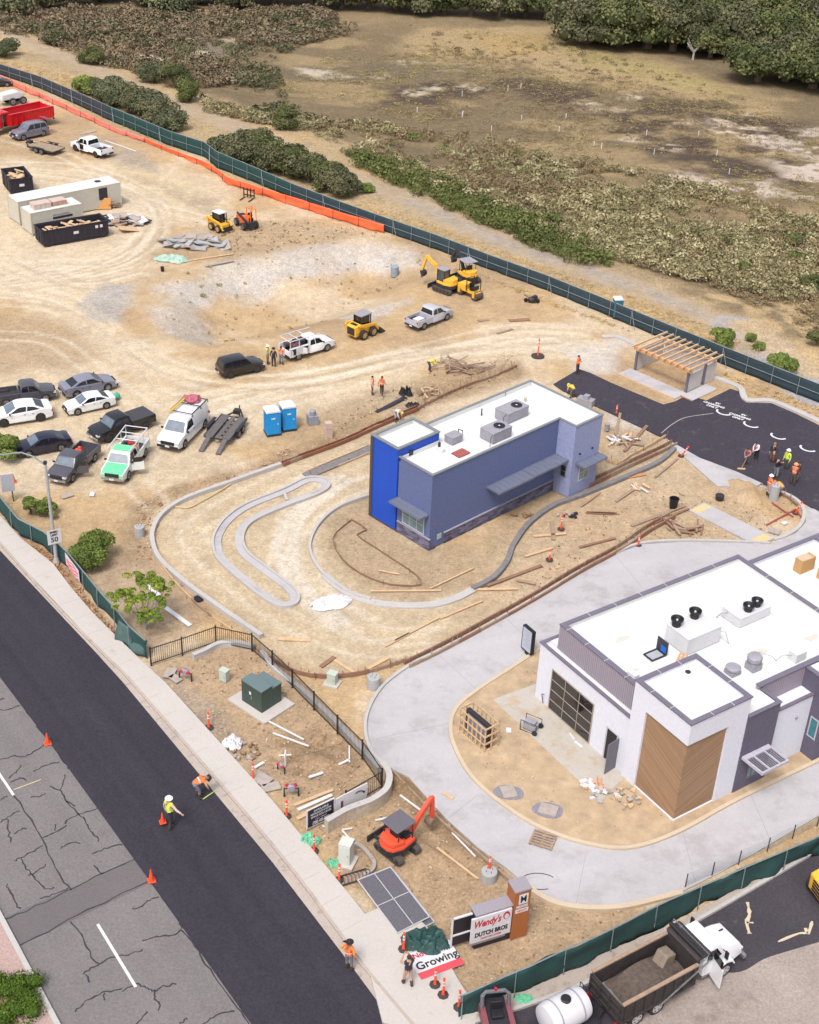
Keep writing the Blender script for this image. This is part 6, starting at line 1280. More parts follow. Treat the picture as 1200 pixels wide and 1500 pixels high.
def excavator(loc, rz, label, mc, swing, boom, cabbed=True, s=1., canopy=None, blade=True, boomrz=0, bucketm=None, dark_boom=None):
    t = empty('mini_excavator', loc, rz, label, 'excavator', 'mini excavators'); t.scale = (s, s, s)
    for y in (-.72, .72): track(t, y, 1.75, .28, .38)
    mb = MB(); mb.b2(-.5, .5, -.55, .55, .25, .55); mb.lathe([(.45, .55), (.45, .68)], 16); mb.build('undercarriage', M_dark, t)
    if blade: mb = MB(); mb.b2(-1.75, -1.65, -.9, .9, .08, .5); mb.b2(-1.65, -.6, -.45, -.3, .2, .35); mb.b2(-1.65, -.6, .3, .45, .2, .35); mb.build('dozer_blade', M_dark, t)
    # upper body drawn in its own swung frame
    c, sn_ = math.cos(swing), math.sin(swing)
    def rot(mb):
        mb.v = [(x*c-y*sn_, x*sn_+y*c, z) for x, y, z in mb.v]; return mb
    outl = [(.75, -.75), (.75, .75), (-.35, .85), (-.95, .62), (-1.15, .3), (-1.15, -.3), (-.95, -.62), (-.35, -.85)]
    mb = MB(); mb.prism(outl, .7, 1.15); mb.prism([(-.2, -.8), (-.2, .8), (-.9, .6), (-1.1, .3), (-1.1, -.3), (-.9, -.6)], 1.15, 1.5); house = rot(mb).build('house', mc, t, bevel=.05, smooth=True)
    mb = MB(); mb.prism([(x*1.02, y*1.02) for x, y in outl], .58, .92); rot(mb).build('house_skirt', M_dark, t)
    if cabbed:
        mb = MB()
        for x, y in ((-.25, -.05), (-.25, .72), (.65, -.05), (.65, .72)): mb.b2(x-.04, x+.04, y-.04, y+.04, 1.15, 2.35)
        fr_ = rot(mb).build('cab', M_dark, t); mb = MB(); mb.b2(-.23, .63, -.03, .7, 1.15, 2.33); rot(mb).build('cab_glass', mat('cab_glass', (74, 86, 88), .08, .3, 2, spec=.8), fr_); mb = MB(); mb.b2(-.34, .76, -.13, .8, 2.35, 2.43); rot(mb).build('cab_roof', M_unit, t, bevel=.03)
    else:
        mb = MB()
        for x, y in ((-.55, -.62), (-.55, .62), (.6, -.62), (.6, .62)): mb.tube([(x, y, 1.1), (x*1.0, y, 2.35)], .035, 6)
        rot(mb).build('canopy_posts', M_dark, t); mb = MB(); mb.b2(-.75, .8, -.72, .72, 2.35, 2.43); rot(mb).build('canopy', canopy or M_unit, t, bevel=.03)
        mb = MB(); mb.b2(-.35, .15, -.3, .3, 1.15, 1.4); mb.b2(-.4, -.28, -.3, .3, 1.4, 1.95); rot(mb).build('seat', M_black, t)
        mb = MB(); mb.b2(.2, .55, -.5, .5, 1.15, 1.3)
        for y in (-.35, -.12, .12, .35): mb.bar((.4, y, 1.3), (.45, y, 1.65), .04)
        rot(mb).build('controls', M_dark, t)
    bc, bs = math.cos(boomrz), math.sin(boomrz)
    def P(p): x, z = p; return ((.85+x)*bc, -.15+(.85+x)*bs if boomrz else -.15, z)
    B = [P(p) for p in boom]; mb = MB();
    for i in range(len(B)-2): mb.bar(B[i], B[i+1], .24, .3)
    bm_ = rot(mb).build('boom', dark_boom or mc, t); mb = MB(); mb.bar(B[-2], B[-1], .2, .24); rot(mb).build('stick', dark_boom or mc, t)
    mb = MB(); mb.bar(P((boom[0][0]+.25, boom[0][1]-.1)), P(((boom[1][0]+boom[0][0])/2+.15, (boom[1][1]+boom[0][1])/2)), .1);
    rot(mb).build('hydraulic_ram', M_chrome, t)
    mb = MB(); mb.box((.8, -.15, .95), (.35, .35, .5)); rot(mb).build('swing_post', M_dark, t)
    bx, bz = boom[-1]; mb = MB(); n = 7; prof = [(bx+.3*math.cos(a)-.1, bz-.28+.33*math.sin(a)) for a in np.linspace(R(60), R(250), n)]
    V = []; F = []
    for i, p in enumerate(prof):
        for y in (-.28, .28): q = P(p); V.append((q[0], q[1]+y, q[2]))
    for i in range(n-1): F.append((2*i, 2*i+1, 2*i+3, 2*i+2))
    F += [tuple(2*i for i in range(n)), tuple(2*i+1 for i in range(n))[::-1]]; mb.add(V, F)
    for y in (-.22, -.07, .08, .23): q = P(prof[-1]); mb.box((q[0]+.05, q[1]+y, q[2]-.03), (.14, .05, .04), 0, .3)
    rot(mb).build('bucket', bucketm or M_rust, t)
    return t
def head(pa, pb):
    a = G(*pa); b = G(*pb); return math.atan2(b.y-a.y, b.x-a.x)
h1 = head((555, 1240), (590, 1268)); hb = head((590, 1250), (628, 1225))
EX1 = excavator(G(582, 1246), h1, 'red orange mini excavator with open canopy near the monument sign', M_mor, hb-h1, [(0, 1.0), (.9, 2.1), (1.75, 2.9), (1.85, 1.15)], cabbed=False, s=.86, canopy=mat('canopy_grey', (112, 108, 116), .6, .06), bucketm=mat('muddy_bucket', (140, 116, 96), .9, .15))
h2 = head((634, 424), (661, 434)); EX2 = excavator(G(654, 426), h2, 'yellow mini excavator with closed cab, the left one of the far pair', M_yel, R(178), [(0, 1.0), (.5, 2.3), (1.6, 3.1), (2.1, 1.5)], cabbed=True, s=.98, boomrz=.25, bucketm=M_dark)
h3 = head((670, 408), (695, 418)); EX3 = excavator(G(684, 413), h3, 'yellow mini excavator with open canopy, the right one of the far pair', M_yel, R(165), [(0, 1.0), (.4, 2.0), (1.3, 2.9), (1.9, 1.9)], cabbed=False, s=.95, boomrz=.1, bucketm=M_dark, dark_boom=M_dark)
def roller(loc, rz, label):
    t = empty('tandem_roller', loc, rz, label, 'roller'); mb = MB(); mb.side([(-1.25, .55), (-1.2, 1.2), (-.2, 1.25), (-.15, .55)], .5); mb.build('engine_hood', M_yel, t, bevel=.06); mb = MB(); mb.b2(-.15, 1.2, -.35, .35, .5, .75); mb.build('platform', M_yel, t)
    for x in (-.95, 1.0): mb = MB(); mb.lathe([(.38, -.5), (.38, .5)], 20, (x, 0, .38), 'Y'); mb.build('drum', M_trk, t); mb = MB(); mb.b2(x-.12, x+.12, -.6, -.5, .3, .95); mb.b2(x-.12, x+.12, .5, .6, .3, .95); mb.build('drum_yoke', M_yel, t)
    mb = MB(); mb.tube([(.0, -.5, .75), (.0, -.5, 2.0), (.0, .5, 2.0), (.0, .5, .75)], .05, 6); mb.tube([(.95, -.45, .9), (.95, -.45, 1.9), (.9, 0, 2.0), (.95, .45, 1.9), (.95, .45, .9)], .045, 6); mb.build('roll_bar', M_dark, t)
    mb = MB(); mb.b2(.15, .6, -.25, .25, .75, 1.05); mb.b2(.1, .2, -.25, .25, 1.05, 1.5); mb.build('seat', M_black, t); mb = MB(); mb.box((.85, 0, 1.15), (.2, .5, .35)); mb.build('console', M_dark, t)
    for y in (-.35, .35): mb = MB(); mb.box((-1.26, y*.8, .95), (.04, .14, .1)); mb.build('headlight', M_lamp, t)
    return t
roller(G(688, 434), head((680, 430), (698, 438)), 'yellow tandem roller with dark roll bar in front of the far excavators')
def skid(pf, pr, side, label, col, roof, bucket=True, s=1.):
    Pf = G(*pf); Pr = G(*pr); d = (Pf-Pr); d.z = 0; wm = d.length; s = wm/1.15; s = min(1.15, max(.85, s)); d.normalize(); left = Vector((-d.y, d.x, 0)); o = (Pf+Pr)/2-left*side*.75*s
    t = empty('skid_steer_loader', o, math.atan2(d.y, d.x), label, 'skid steer', 'skid steer loaders'); t.scale = (s, s, s)
    mb = MB(); mb.side([(-1.4, .35), (-1.45, 1.25), (-.75, 1.4), (-.6, .95), (.9, .85), (.95, .35)], .55); mb.build('body', col, t, bevel=.05)
    mb = MB(); mb.b2(-1.47, -1.44, -.42, .42, .5, 1.15); mb.build('rear_grille', M_rimd, t); mb = MB(); mb.b2(-1.2, -.75, -.35, .35, 1.33, 1.37); mb.build('engine_vent', M_dark, t)
    for sx in (-.57, .57):
        for sy in (-1, 1): add_wheel(t, sx, sy*.72, .42, .3, mat('tan_rim', (214, 176, 116), .6, .1))
    mb = MB()
    for x, y in ((-.6, -.45), (-.6, .45), (.5, -.45), (.6, .45)): mb.b2(x-.04, x+.04, y-.04, y+.04, .9, 2.0)
    cb = mb.build('cab', M_dark, t); mb = MB(); mb.b2(-.56, .4, -.43, .43, .9, 1.95); mb.build('cab_glass', M_sideg, cb); mb = MB(); mb.b2(-.7, .65, -.52, .52, 2.0, 2.1); mb.build('cab_roof', roof, t, bevel=.04)
    for y in (-.72, .72):
        mb = MB(); mb.bar((-1.35, y*.92, 1.35), (.75, y*.92, 1.05), .14, .2); mb.bar((.75, y*.92, 1.1), (1.35, y*.92, .4), .13, .2); mb.bar((-1.35, y*.92, 1.35), (-1.2, y*.92, .8), .14, .25); mb.build('lift_arm', col, t)
    if bucket: mb = MB(); mb.side([(1.35, .05), (2.05, .03), (1.4, .12), (1.38, .6), (1.3, .6)], .85); mb.side([(1.35, .05), (2.05, .03), (1.4, .6), (1.3, .6)], .02, y0=.84); mb.side([(1.35, .05), (2.05, .03), (1.4, .6), (1.3, .6)], .02, y0=-.84); mb.build('bucket', M_dark, t)
    else: mb = MB(); mb.b2(1.3, 1.38, -.7, .7, .15, .7); mb.build('coupler', M_dark, t)
    return t
zz = lambda x, y: (480+x/13.33, 440+y/13.33)
skid(zz(890, 690), zz(710, 765), -1, 'yellow skid steer loader with lowered bucket on the dirt road', M_yel, M_unit)
zz = lambda x, y: (290+x/12, 270+y/12)
skid(zz(355, 850), zz(235, 800), -1, 'yellow skid steer loader with white cab roof beside the orange loader', M_yel, M_pwh, bucket=False)
def loader(pf, pr, side, label):
    Pf = G(*pf); Pr = G(*pr); d = (Pf-Pr); d.z = 0; d.normalize(); left = Vector((-d.y, d.x, 0)); o = (Pf+Pr)/2-left*side*.7
    t = empty('compact_loader', o, math.atan2(d.y, d.x), label, 'loader'); mb = MB(); mb.side([(-1.3, .5), (-1.3, 1.0), (-.9, 1.2), (.1, 1.25), (.3, .5)], .5, y0=-.1); mb.build('hood', M_orl, t, bevel=.06); mb = MB(); mb.b2(-.9, -.3, -.35, .15, 1.22, 1.26); mb.build('vent', M_dark, t)
    for x in (-.85, .85):
        for y in (-.72, .72): add_wheel(t, x, y, .42, .3)
    mb = MB(); mb.b2(-1.1, 1.2, -.35, .35, .35, .6); mb.build('chassis', M_dark, t)
    mb = MB(); mb.tube([(-.1, .1, .6), (-.1, .1, 2.1), (.8, .1, 2.05), (.9, .1, .6)], .05, 6); mb.tube([(-.1, .75, .6), (-.1, .75, 2.1), (.8, .75, 2.05), (.9, .75, .6)], .05, 6)
    for x in (-.1, .25, .8): mb.bar((x, .1, 2.08), (x, .75, 2.08), .05)
    mb.build('roll_cage', M_orl, t); mb = MB(); mb.b2(0, .45, .2, .65, .6, .95); mb.b2(-.05, .05, .2, .65, .95, 1.5); mb.build('seat', M_black, t)
    mb = MB(); mb.bar((-1.0, -.55, 1.35), (1.6, -.5, .9), .16, .2); mb.build('telescopic_arm', M_dark, t); mb = MB(); mb.b2(1.2, 1.35, -.5, .5, .3, .9); mb.build('carriage', M_dark, t); return t
loader(zz(825, 815), zz(670, 705), -1, 'small orange telescopic loader right of the yellow skid steer')
mb = MB(); mb.b2(-.7, .7, -.05, .05, .3, .4); mb.b2(-.7, .7, -.05, .05, .9, 1.0)
for x in (-.65, .65, -.2, .2): mb.b2(x-.05, x+.05, -.05, .05, .1, 1.15)
mb2 = MB()
for x in (-.55, .55): mb2.b2(x-.06, x+.06, -1.2, 0, .03, .08)
item('fork_attachment', (365, 290), R(-20), 'black pallet fork attachment left near the orange netting', 'attachment', [('carriage', mb, M_black), ('forks', mb2, M_black)])
mb = MB(); mb.blob((0, 0, .3), (.45, .35, .3), 2, 2, .3); mb.box((.3, 0, .5), (.5, .3, .3), .4); mb2 = MB()
for x, y in ((-.5, .3), (.5, .3), (.5, -.3)): mb2.lathe([(.2, -.06), (.2, .06)], 12, (x, y, .2), 'Y')
mb2.tube([(-.3, 0, .5), (-.9, 0, .9)], .03, 6); item('walk_behind_saw', (779, 443), .4, 'small grey walk-behind machine alone near the long fence', 'machine', [('engine', mb, M_dark), ('wheels', mb2, M_black)])
M_deckw = mat('trailer_deck', (172, 150, 126), .9, .2, 3); M_deckg = mat('trailer_deck_grey', (112, 106, 108), .9, .2, 3)
def trailer(pa, pb, wd, label, dk, ramps=True, slots=True):
    a = Vector(G(*pa)); b = Vector(G(*pb)); d = b-a; L = d.length; t = empty('flat_trailer', (a+b)/2, math.atan2(d.y, d.x), label, 'trailer', 'flat trailers'); h = .55; x0, x1 = -L/2, L/2
    if slots:
        for y0, y1 in ((-wd/2, -wd*.18), (-wd*.08, wd*.08), (wd*.18, wd/2)): mb = MB(); mb.b2(x0, x1, y0, y1, h-.06, h); mb.build('deck', dk, t)
    else: mb = MB(); mb.b2(x0, x1, -wd/2, wd/2, h-.06, h); mb.build('deck', dk, t)
    mb = MB(); mb.b2(x0, x1, -wd/2-.05, -wd/2, h-.16, h+.05); mb.b2(x0, x1, wd/2, wd/2+.05, h-.16, h+.05)
    for i in range(7): x = x0+(x1-x0)*i/6; mb.b2(x-.03, x+.03, -wd/2, wd/2, h-.16, h-.07)
    mb.build('frame', M_dark, t)
    for x in (-.45, .4):
        for s in (-1, 1): add_wheel(t, x, s*(wd/2+.17), .34, .2)
    for s in (-1, 1): mb = MB(); mb.b2(-.9, .85, s*(wd/2+.17)-.13, s*(wd/2+.17)+.13, .72, .76); mb.build('fender', M_dark, t)
    mb = MB(); mb.bar((x1, -wd*.35, h-.12), (x1+1.3, 0, h-.05), .1); mb.bar((x1, wd*.35, h-.12), (x1+1.3, 0, h-.05), .1); mb.cyl((x1+1.1, 0, 0), (x1+1.1, 0, .95), .05, 8); mb.build('drawbar', M_dark, t)
    mb = MB(); mb.b2(x1+.3, x1+.8, -.25, .25, h-.02, h+.3); mb.build('tool_box', M_dark, t)
    if ramps:
        for s in (-1, 1): mb = MB(); mb.bar((x0, s*wd*.33, h-.06), (x0-1.6, s*wd*.33, .04), .38, .06); mb.build('ramp', dk, t)
    return t
trailer((318, 650), (344, 618), 2.1, 'grey flat trailer with two lowered ramps right of the white van', M_deckg)
trailer((86, 226), (50, 217), 2.2, 'brown flat trailer with a dark plank, in front of the white far pickup', M_deckw, ramps=False, slots=False)
def tipper(o, rz, label, bedm, cabm, hwd=1.22, far=False, s=1.):
    """x forward; origin on the ground below the rear axle group"""
    t = empty('dump_truck', o, rz, label, 'dump truck'); t.scale = (s, s, s)
    mb = MB(); mb.b2(-1.5, 6.2, -.42, .42, .75, 1.0); mb.build('chassis', M_dark, t)
    b0, b1, zf, zt = -1.9, 3.05, 1.12, 2.35; w = .07
    mb = MB(); mb.b2(b0, b1, -hwd+w, hwd-w, zf-.1, zf); mb.build('bed_floor', mat('worn_steel', (150, 142, 142), .7, .3, 3), t)
    for s_ in (-1, 1):
        mb = MB(); y = s_*(hwd-w/2); mb.b2(b0, b1, y-w/2, y+w/2, zf-.1, zt)
        bd_ = mb.build('bed_side', bedm, t); mb = MB()
        for i in range(8): x = b0+.2+i*(b1-b0-.4)/7; mb.b2(x-.06, x+.06, *sorted((s_*(hwd), s_*(hwd+.09))), zf-.05, zt-.12)
        mb.b2(b0, b1, *sorted((s_*hwd, s_*(hwd+.07))), zf-.16, zf-.04); mb.build('side_rib', bedm, bd_)
        mb = MB(); mb.b2(b0-.02, b1+.02, *sorted((s_*(hwd-.11), s_*(hwd+.08))), zt, zt+.1); mb.build('top_board', M_wood3 if not far else bedm, bd_)
    mb = MB(); mb.b2(b0-.08, b0, -hwd, hwd, zf-.15, zt-.05); tg = mb.build('tailgate', bedm, t); mb = MB()
    for z in (zf+.1, (zf+zt)/2, zt-.2): mb.b2(b0-.15, b0-.081, -hwd, hwd, z-.06, z+.06)
    for y in (-hwd+.08, -.4, .4, hwd-.08): mb.b2(b0-.17, b0-.151, y-.06, y+.06, zf, zt)
    mb.build('tailgate_rib', bedm, tg)
    for y in (-hwd+.15, hwd-.15):
        mb = MB(); mb.b2(b0-.17, b0-.08, y-.12, y+.12, zf-.42, zf-.2); mb.build('tail_light', M_tail, t)
    mb = MB(); mb.b2(b1, b1+.08, -hwd, hwd, zf-.1, zt+.35); mb.build('bulkhead', bedm, t)
    mb = MB(); mb.side([(b1-.1, zt+.35), (b1+.0, zt+.45), (b1+.75, zt+.5), (b1+.95, zt+.32), (b1+.9, zt+.28)], hwd); mb.build('cab_shield', bedm, t)
    for x in (-.68, .68):
        for y in (-.92, .92): add_wheel(t, x, y, .51, .48, mat('steel_rim', (214, 206, 206), .5, .08))
    for s_ in (-1, 1): add_wheel(t, 5.35, s_*1.02, .5, .3, mat('steel_rim', (214, 206, 206)))
    # cab
    cp = [(3.75, .85), (3.7, 2.2), (3.85, 2.65), (4.6, 2.68), (4.85, 2.6), (5.15, 1.95), (5.2, .85)]
    ct = lambda x, z: 1.05-.13*max(0, (z-1.8)/.9); mb = MB(); mb.side(cp, 1.05, ct); cb = mb.build('cab', cabm, t, bevel=.06, smooth=True)
    hp = [(5.1, 1.98), (5.9, 1.8), (6.55, 1.6), (6.75, 1.25), (6.75, .75), (6.0, .72), (5.95, 1.0), (5.7, 1.12), (5.2, 1.12), (5.1, 1.1)]
    mb = MB(); mb.side(hp, 1.0, lambda x, z: 1.0-.24*max(0, (z-1.0)/.9)-.1*max(0, x-6.)/.75); mb.build('hood', cabm, t, bevel=.08, smooth=True)
    for s_ in (-1, 1):
        mb = MB(); mb.side([(4.72, .75), (4.9, 1.12), (5.35, 1.25), (5.8, 1.12), (6.0, .75), (5.93, .72), (5.72, 1.0), (5.35, 1.1), (4.98, 1.0), (4.82, .72)], .17, y0=s_*1.04); mb.build('fender', cabm, t, bevel=.03)
        pts = [(3.95, 1.85), (3.98, 2.42), (4.6, 2.45), (4.95, 1.9)]; mb = MB(); n = 4; A_ = [(x, s_*(ct(x, z)+.01), z) for x, z in pts]; B_ = [(x, s_*(ct(x, z)-.02), z) for x, z in pts]; mb.add(A_+B_, [tuple(range(n)), tuple(range(2*n-1, n-1, -1))]+[(i, n+i, n+(i+1) % n, (i+1) % n) for i in range(n)]); mb.build('side_window', M_sideg, cb)
        mb = MB(); mb.box((5.0, s_*1.32, 2.05), (.08, .22, .5)); mb.bar((5.0, s_*1.0, 2.2), (5.0, s_*1.3, 2.2), .03); mb.build('mirror', M_trim, t)
        mb = MB(); mb.box((6.72, s_*.78, 1.15), (.1, .22, .16)); mb.build('headlight', M_lamp, t); mb = MB(); mb.cyl((3.8, s_*.75, .75), (4.75, s_*.75, .75), .28, 14); mb.build('fuel_tank', M_chrome, t)
        mb = MB(); mb.b2(3.9, 5.0, *sorted((s_*1.05, s_*1.064)), .9, 1.75); dd = mb.build('door', cabm, cb)
    mb = MB(); mb.add([(4.87, -.85, 2.55), (4.87, .85, 2.55), (5.16, .92, 1.98), (5.16, -.92, 1.98), (4.84, -.85, 2.53), (4.84, .85, 2.53), (5.13, .92, 1.96), (5.13, -.92, 1.96)], [(0, 1, 2, 3), (7, 6, 5, 4), (0, 4, 5, 1), (1, 5, 6, 2), (2, 6, 7, 3), (3, 7, 4, 0)]); mb.build('windscreen', M_sideg, cb)
    mb = MB(); mb.b2(6.74, 6.8, -.5, .5, .8, 1.3); mb.build('grille', M_trim, t); mb = MB(); mb.b2(6.7, 6.92, -1.1, 1.1, .5, .75); mb.build('bumper', M_chrome, t)
    mb = MB(); mb.cyl((3.55, .8, .9), (3.55, .8, 3.0), .08, 10); mb.build('exhaust', M_chrome, t)
    mb = MB(); mb.box((6.1, .25, 1.78), (.3, .08, .04)); mb.build('hood_vent', M_trim, t)
    return t
M_bed = mat('dark_dirty_bed', (62, 54, 54), .75, .3, 3); M_cabw = mat('truck_white', (244, 244, 248), .3, .03, 2, coat=.4, k=1.35)
ra_ = Vector(G0(944.5, 1492)); fa_ = Vector(G0(1057.8, 1429)); dd_ = fa_-ra_; rz_ = math.atan2(dd_.y, dd_.x); s_t = dd_.length/5.35; lf = Vector((-dd_.y, dd_.x, 0)).normalized()
DT = tipper(ra_+lf*1.05*s_t, rz_, 'white dump truck with an open dark bed of rubble, on the lower street', M_bed, M_cabw, s=s_t)
bpy.context.view_layer.update()
mb = MB(); mb.bar((.6, -1.36, .95), (3.7, -1.38, 2.5), .07); mb.build('tarp_arm', M_chrome, DT)
mb = MB(); mb.tube([(3.1, 1.3, 2.2), (3.55, 1.35, 3.0), (3.55, -1.35, 3.0), (3.1, -1.3, 2.4)], .035, 6); mb.build('tarp_bow', M_chrome, DT)
mb = MB(); mb.cyl((3.25, -1.25, 2.95), (3.25, 1.25, 2.95), .13, 12); mb.build('rolled_tarp', M_black, DT)
mb = MB(); mb.box((4.25, -1.5, 1.35), (.06, .95, 1.35), R(-12)); mb.build('open_door', M_cabw, DT); mb = MB(); mb.box((4.22, -1.5, 2.3), (.04, .8, .5), R(-12)); mb.build('door_window', M_sideg, DT)
n = 30; LX = np.linspace(-1.1, 2.95, n); LY = np.linspace(-1.1, 1.1, 18); V = []; F = []
for i, x in enumerate(LX):
    for j, y in enumerate(LY):
        e = min(1, (x+1.1)/1.1)*min(1, (1.12-abs(y))/.35+.25); V.append((x, y, 1.13+.62*e*(.75+.35*math.sin(x*1.3+.6))+.16*(float(fbm(x*3, y*3, 5, 4))-.5)))
for i in range(n-1):
    for j in range(17): k = i*18+j; F.append((k, k+18, k+19, k+1))
mb = MB(); mb.add(V, F); o = mb.build('rubble_load', mat('dark_rubble', (106, 92, 84), .95, .35, 5, bump=.8, bscale=12), loc=DT.location, rz=rz_); o.scale = (s_t,)*3; reg(o, 'load of dark crushed rubble in the bed of the white dump truck', 'rubble', kind='stuff')
mb = MB(); mb.side([(1.7, 1.5), (2.05, 2.3), (2.75, 2.1), (2.7, 1.4)], .38, y0=.15); o = mb.build('concrete_chunk', mat('brown_concrete', (150, 134, 118), .9, .2, 4), loc=DT.location, rz=rz_+.1, bevel=.08); o.scale = (s_t,)*3; reg(o, 'rounded pale concrete chunk leaning in the bed of the white dump truck', 'concrete chunk')
a = Vector(G(46, 184)); b = Vector(G(-10, 196)); d = b-a; M_redb = mat('tipper_red', (222, 26, 40), .4, .06, 2, coat=.4, k=1.3)
RT = tipper(a+Vector((d.y, -d.x, 0)).normalized()*-.0, math.atan2(d.y, d.x), 'bright red dump truck cut by the left picture edge', M_redb, M_redb, far=True, s=1.28); RT.scale = (1.28, 1.15, .98)
t = empty('concrete_mixer_trailer', G(18, 152), head((18, 152), (0, 155)), 'white wheeled machine at the left edge behind the red dump truck', 'machine')
mb = MB(); mb.side([(-1.4, .8), (-1.4, 1.4), (-.6, 1.7), (1.6, 1.5), (1.8, .8)], .8); mb.build('body', M_rackw, t, bevel=.1)
for x in (-1.2, .3):
    for y in (-.85, .85): add_wheel(t, x, y, .5, .3)
mb = MB(); mb.tube([(1.5, 0, 1.2), (2.8, 0, .8)], .08, 6); mb.build('drawbar', M_dark, t)
t = empty('water_tank_trailer', Vector(G0(822, 1512)), rz_, 'white plastic water tank on a trailer hitched behind the dump truck', 'water tank', None)
mb = MB(); mb.lathe([(.35, -1.15), (.72, -1.05), (.8, -.8), (.8, .8), (.72, 1.05), (.35, 1.15)], 22, (0, 0, 1.45), 'X'); mb.build('tank', mat('tank_white', (232, 230, 236), .35, .03, 2), t, smooth=True)
mb = MB(); mb.lathe([(.24, 2.2), (.24, 2.32), (.2, 2.34)], 14, (0, 0, 0)); mb.build('filler_cap', M_black, t); mb = MB()
for x in (-.6, .6): mb.lathe([(.81, x-.04), (.81, x+.04)], 22, (0, 0, 1.45), 'X')
mb.build('strap', M_unit, t); mb = MB(); mb.b2(-1.5, 1.6, -.8, .8, .5, .62); mb.bar((1.6, -.6, .56), (3.0, 0, .6), .09); mb.bar((1.6, .6, .56), (3.0, 0, .6), .09); mb.build('frame', M_dark, t)
mb = MB()
for y in np.linspace(-.75, .75, 8): mb.bar((1.5, y, .6), (1.5, y, 1.7), .03)
for z in (.9, 1.3, 1.7): mb.bar((1.5, -.75, z), (1.5, .75, z), .03)
mb.build('cage', M_dark, t)
for y in (-.95, .95): add_wheel(t, 0, y, .36, .22)
t = empty('ride_on_roller', Vector(G0(726, 1503)), R(100), 'small dark ride-on machine with a black seat at the bottom edge', 'machine')
mb = MB(); mb.b2(-1.0, 1.0, -.55, .55, .35, .8); mb.build('body', M_dark, t, bevel=.08); mb = MB(); mb.tube([(.3, -.62, .8), (.5, -.62, 1.55), (.6, -.45, 1.65), (.6, .45, 1.65), (.5, .62, 1.55), (.3, .62, .8)], .1, 8); mb.build('roll_bar', mat('hoop_grey', (112, 108, 116), .5, .1), t)
mb = MB(); mb.b2(-.3, .2, -.28, .28, .8, 1.0); mb.b2(.15, .28, -.28, .28, 1.0, 1.45); mb.build('seat', M_black, t, bevel=.05)
for y in (-.6, .6): mb = MB(); mb.b2(-.9, .6, y-.12, y+.12, .4, .95); mb.build('side_panel', mat('dusty_red', (150, 84, 92), .5, .15), t)
mb = MB(); mb.cyl((.6, 0, 1.7), (.6, 0, 1.85), .07, 8); mb.build('beacon', M_redp, t)
for x in (-.75, .75): mb = MB(); mb.lathe([(.38, -.5), (.38, .5)], 18, (x, 0, .38), 'Y'); mb.build('drum', M_trk, t)
t = empty('yellow_loader', Vector(G0(1229, 1318)), R(20), 'yellow machine just entering at the right edge of the lower street', 'loader')
mb = MB(); mb.side([(-1.4, .5), (-1.45, 1.5), (-.6, 1.9), (1.2, 1.8), (1.2, .5)], .85); mb.build('body', M_yel, t, bevel=.08); mb = MB()
for i in range(4): mb.b2(-1.47, -1.44, -.5, .5, .7+i*.2, .8+i*.2)
mb.build('rear_grille', M_dark, t)
for x in (-.8, .9):
    for y in (-.95, .95): add_wheel(t, x, y, .55, .4)
t = empty('generator', Vector(G0(777, 1070))+Vector((0, 0, .12)), R(-30), 'portable generator in a tube frame on the patio before the dark glass front', 'generator')
mb = MB()
for y in (-.35, .35): mb.tube([(-.5, y, 0), (-.5, y, .7), (.5, y, .7), (.5, y, 0), (-.5, y, 0)], .03, 6)
mb.build('frame', M_dark, t); mb = MB(); mb.b2(-.4, .4, -.28, .28, .08, .42); mb.b2(-.4, .3, -.25, .25, .42, .6); mb.build('engine', M_unit, t, bevel=.04)
for y in (-.42, .42): mb = MB(); mb.lathe([(.16, -.05), (.16, .05)], 12, (.45, y, .16), 'Y'); mb.build('wheel', M_tyre, t)
def cmat(rgb): return mat('cloth_%d_%d_%d' % rgb, rgb, .85, .12, 9, k=1.3)
M_skin = mat('skin', (206, 158, 132), .6, .05, 6, k=1.4); M_skin2 = mat('skin_brown', (160, 112, 88), .6, .05, 6, k=1.4)
def vadd(a, b, s=1): return (a[0]+b[0]*s, a[1]+b[1]*s, a[2]+b[2]*s)
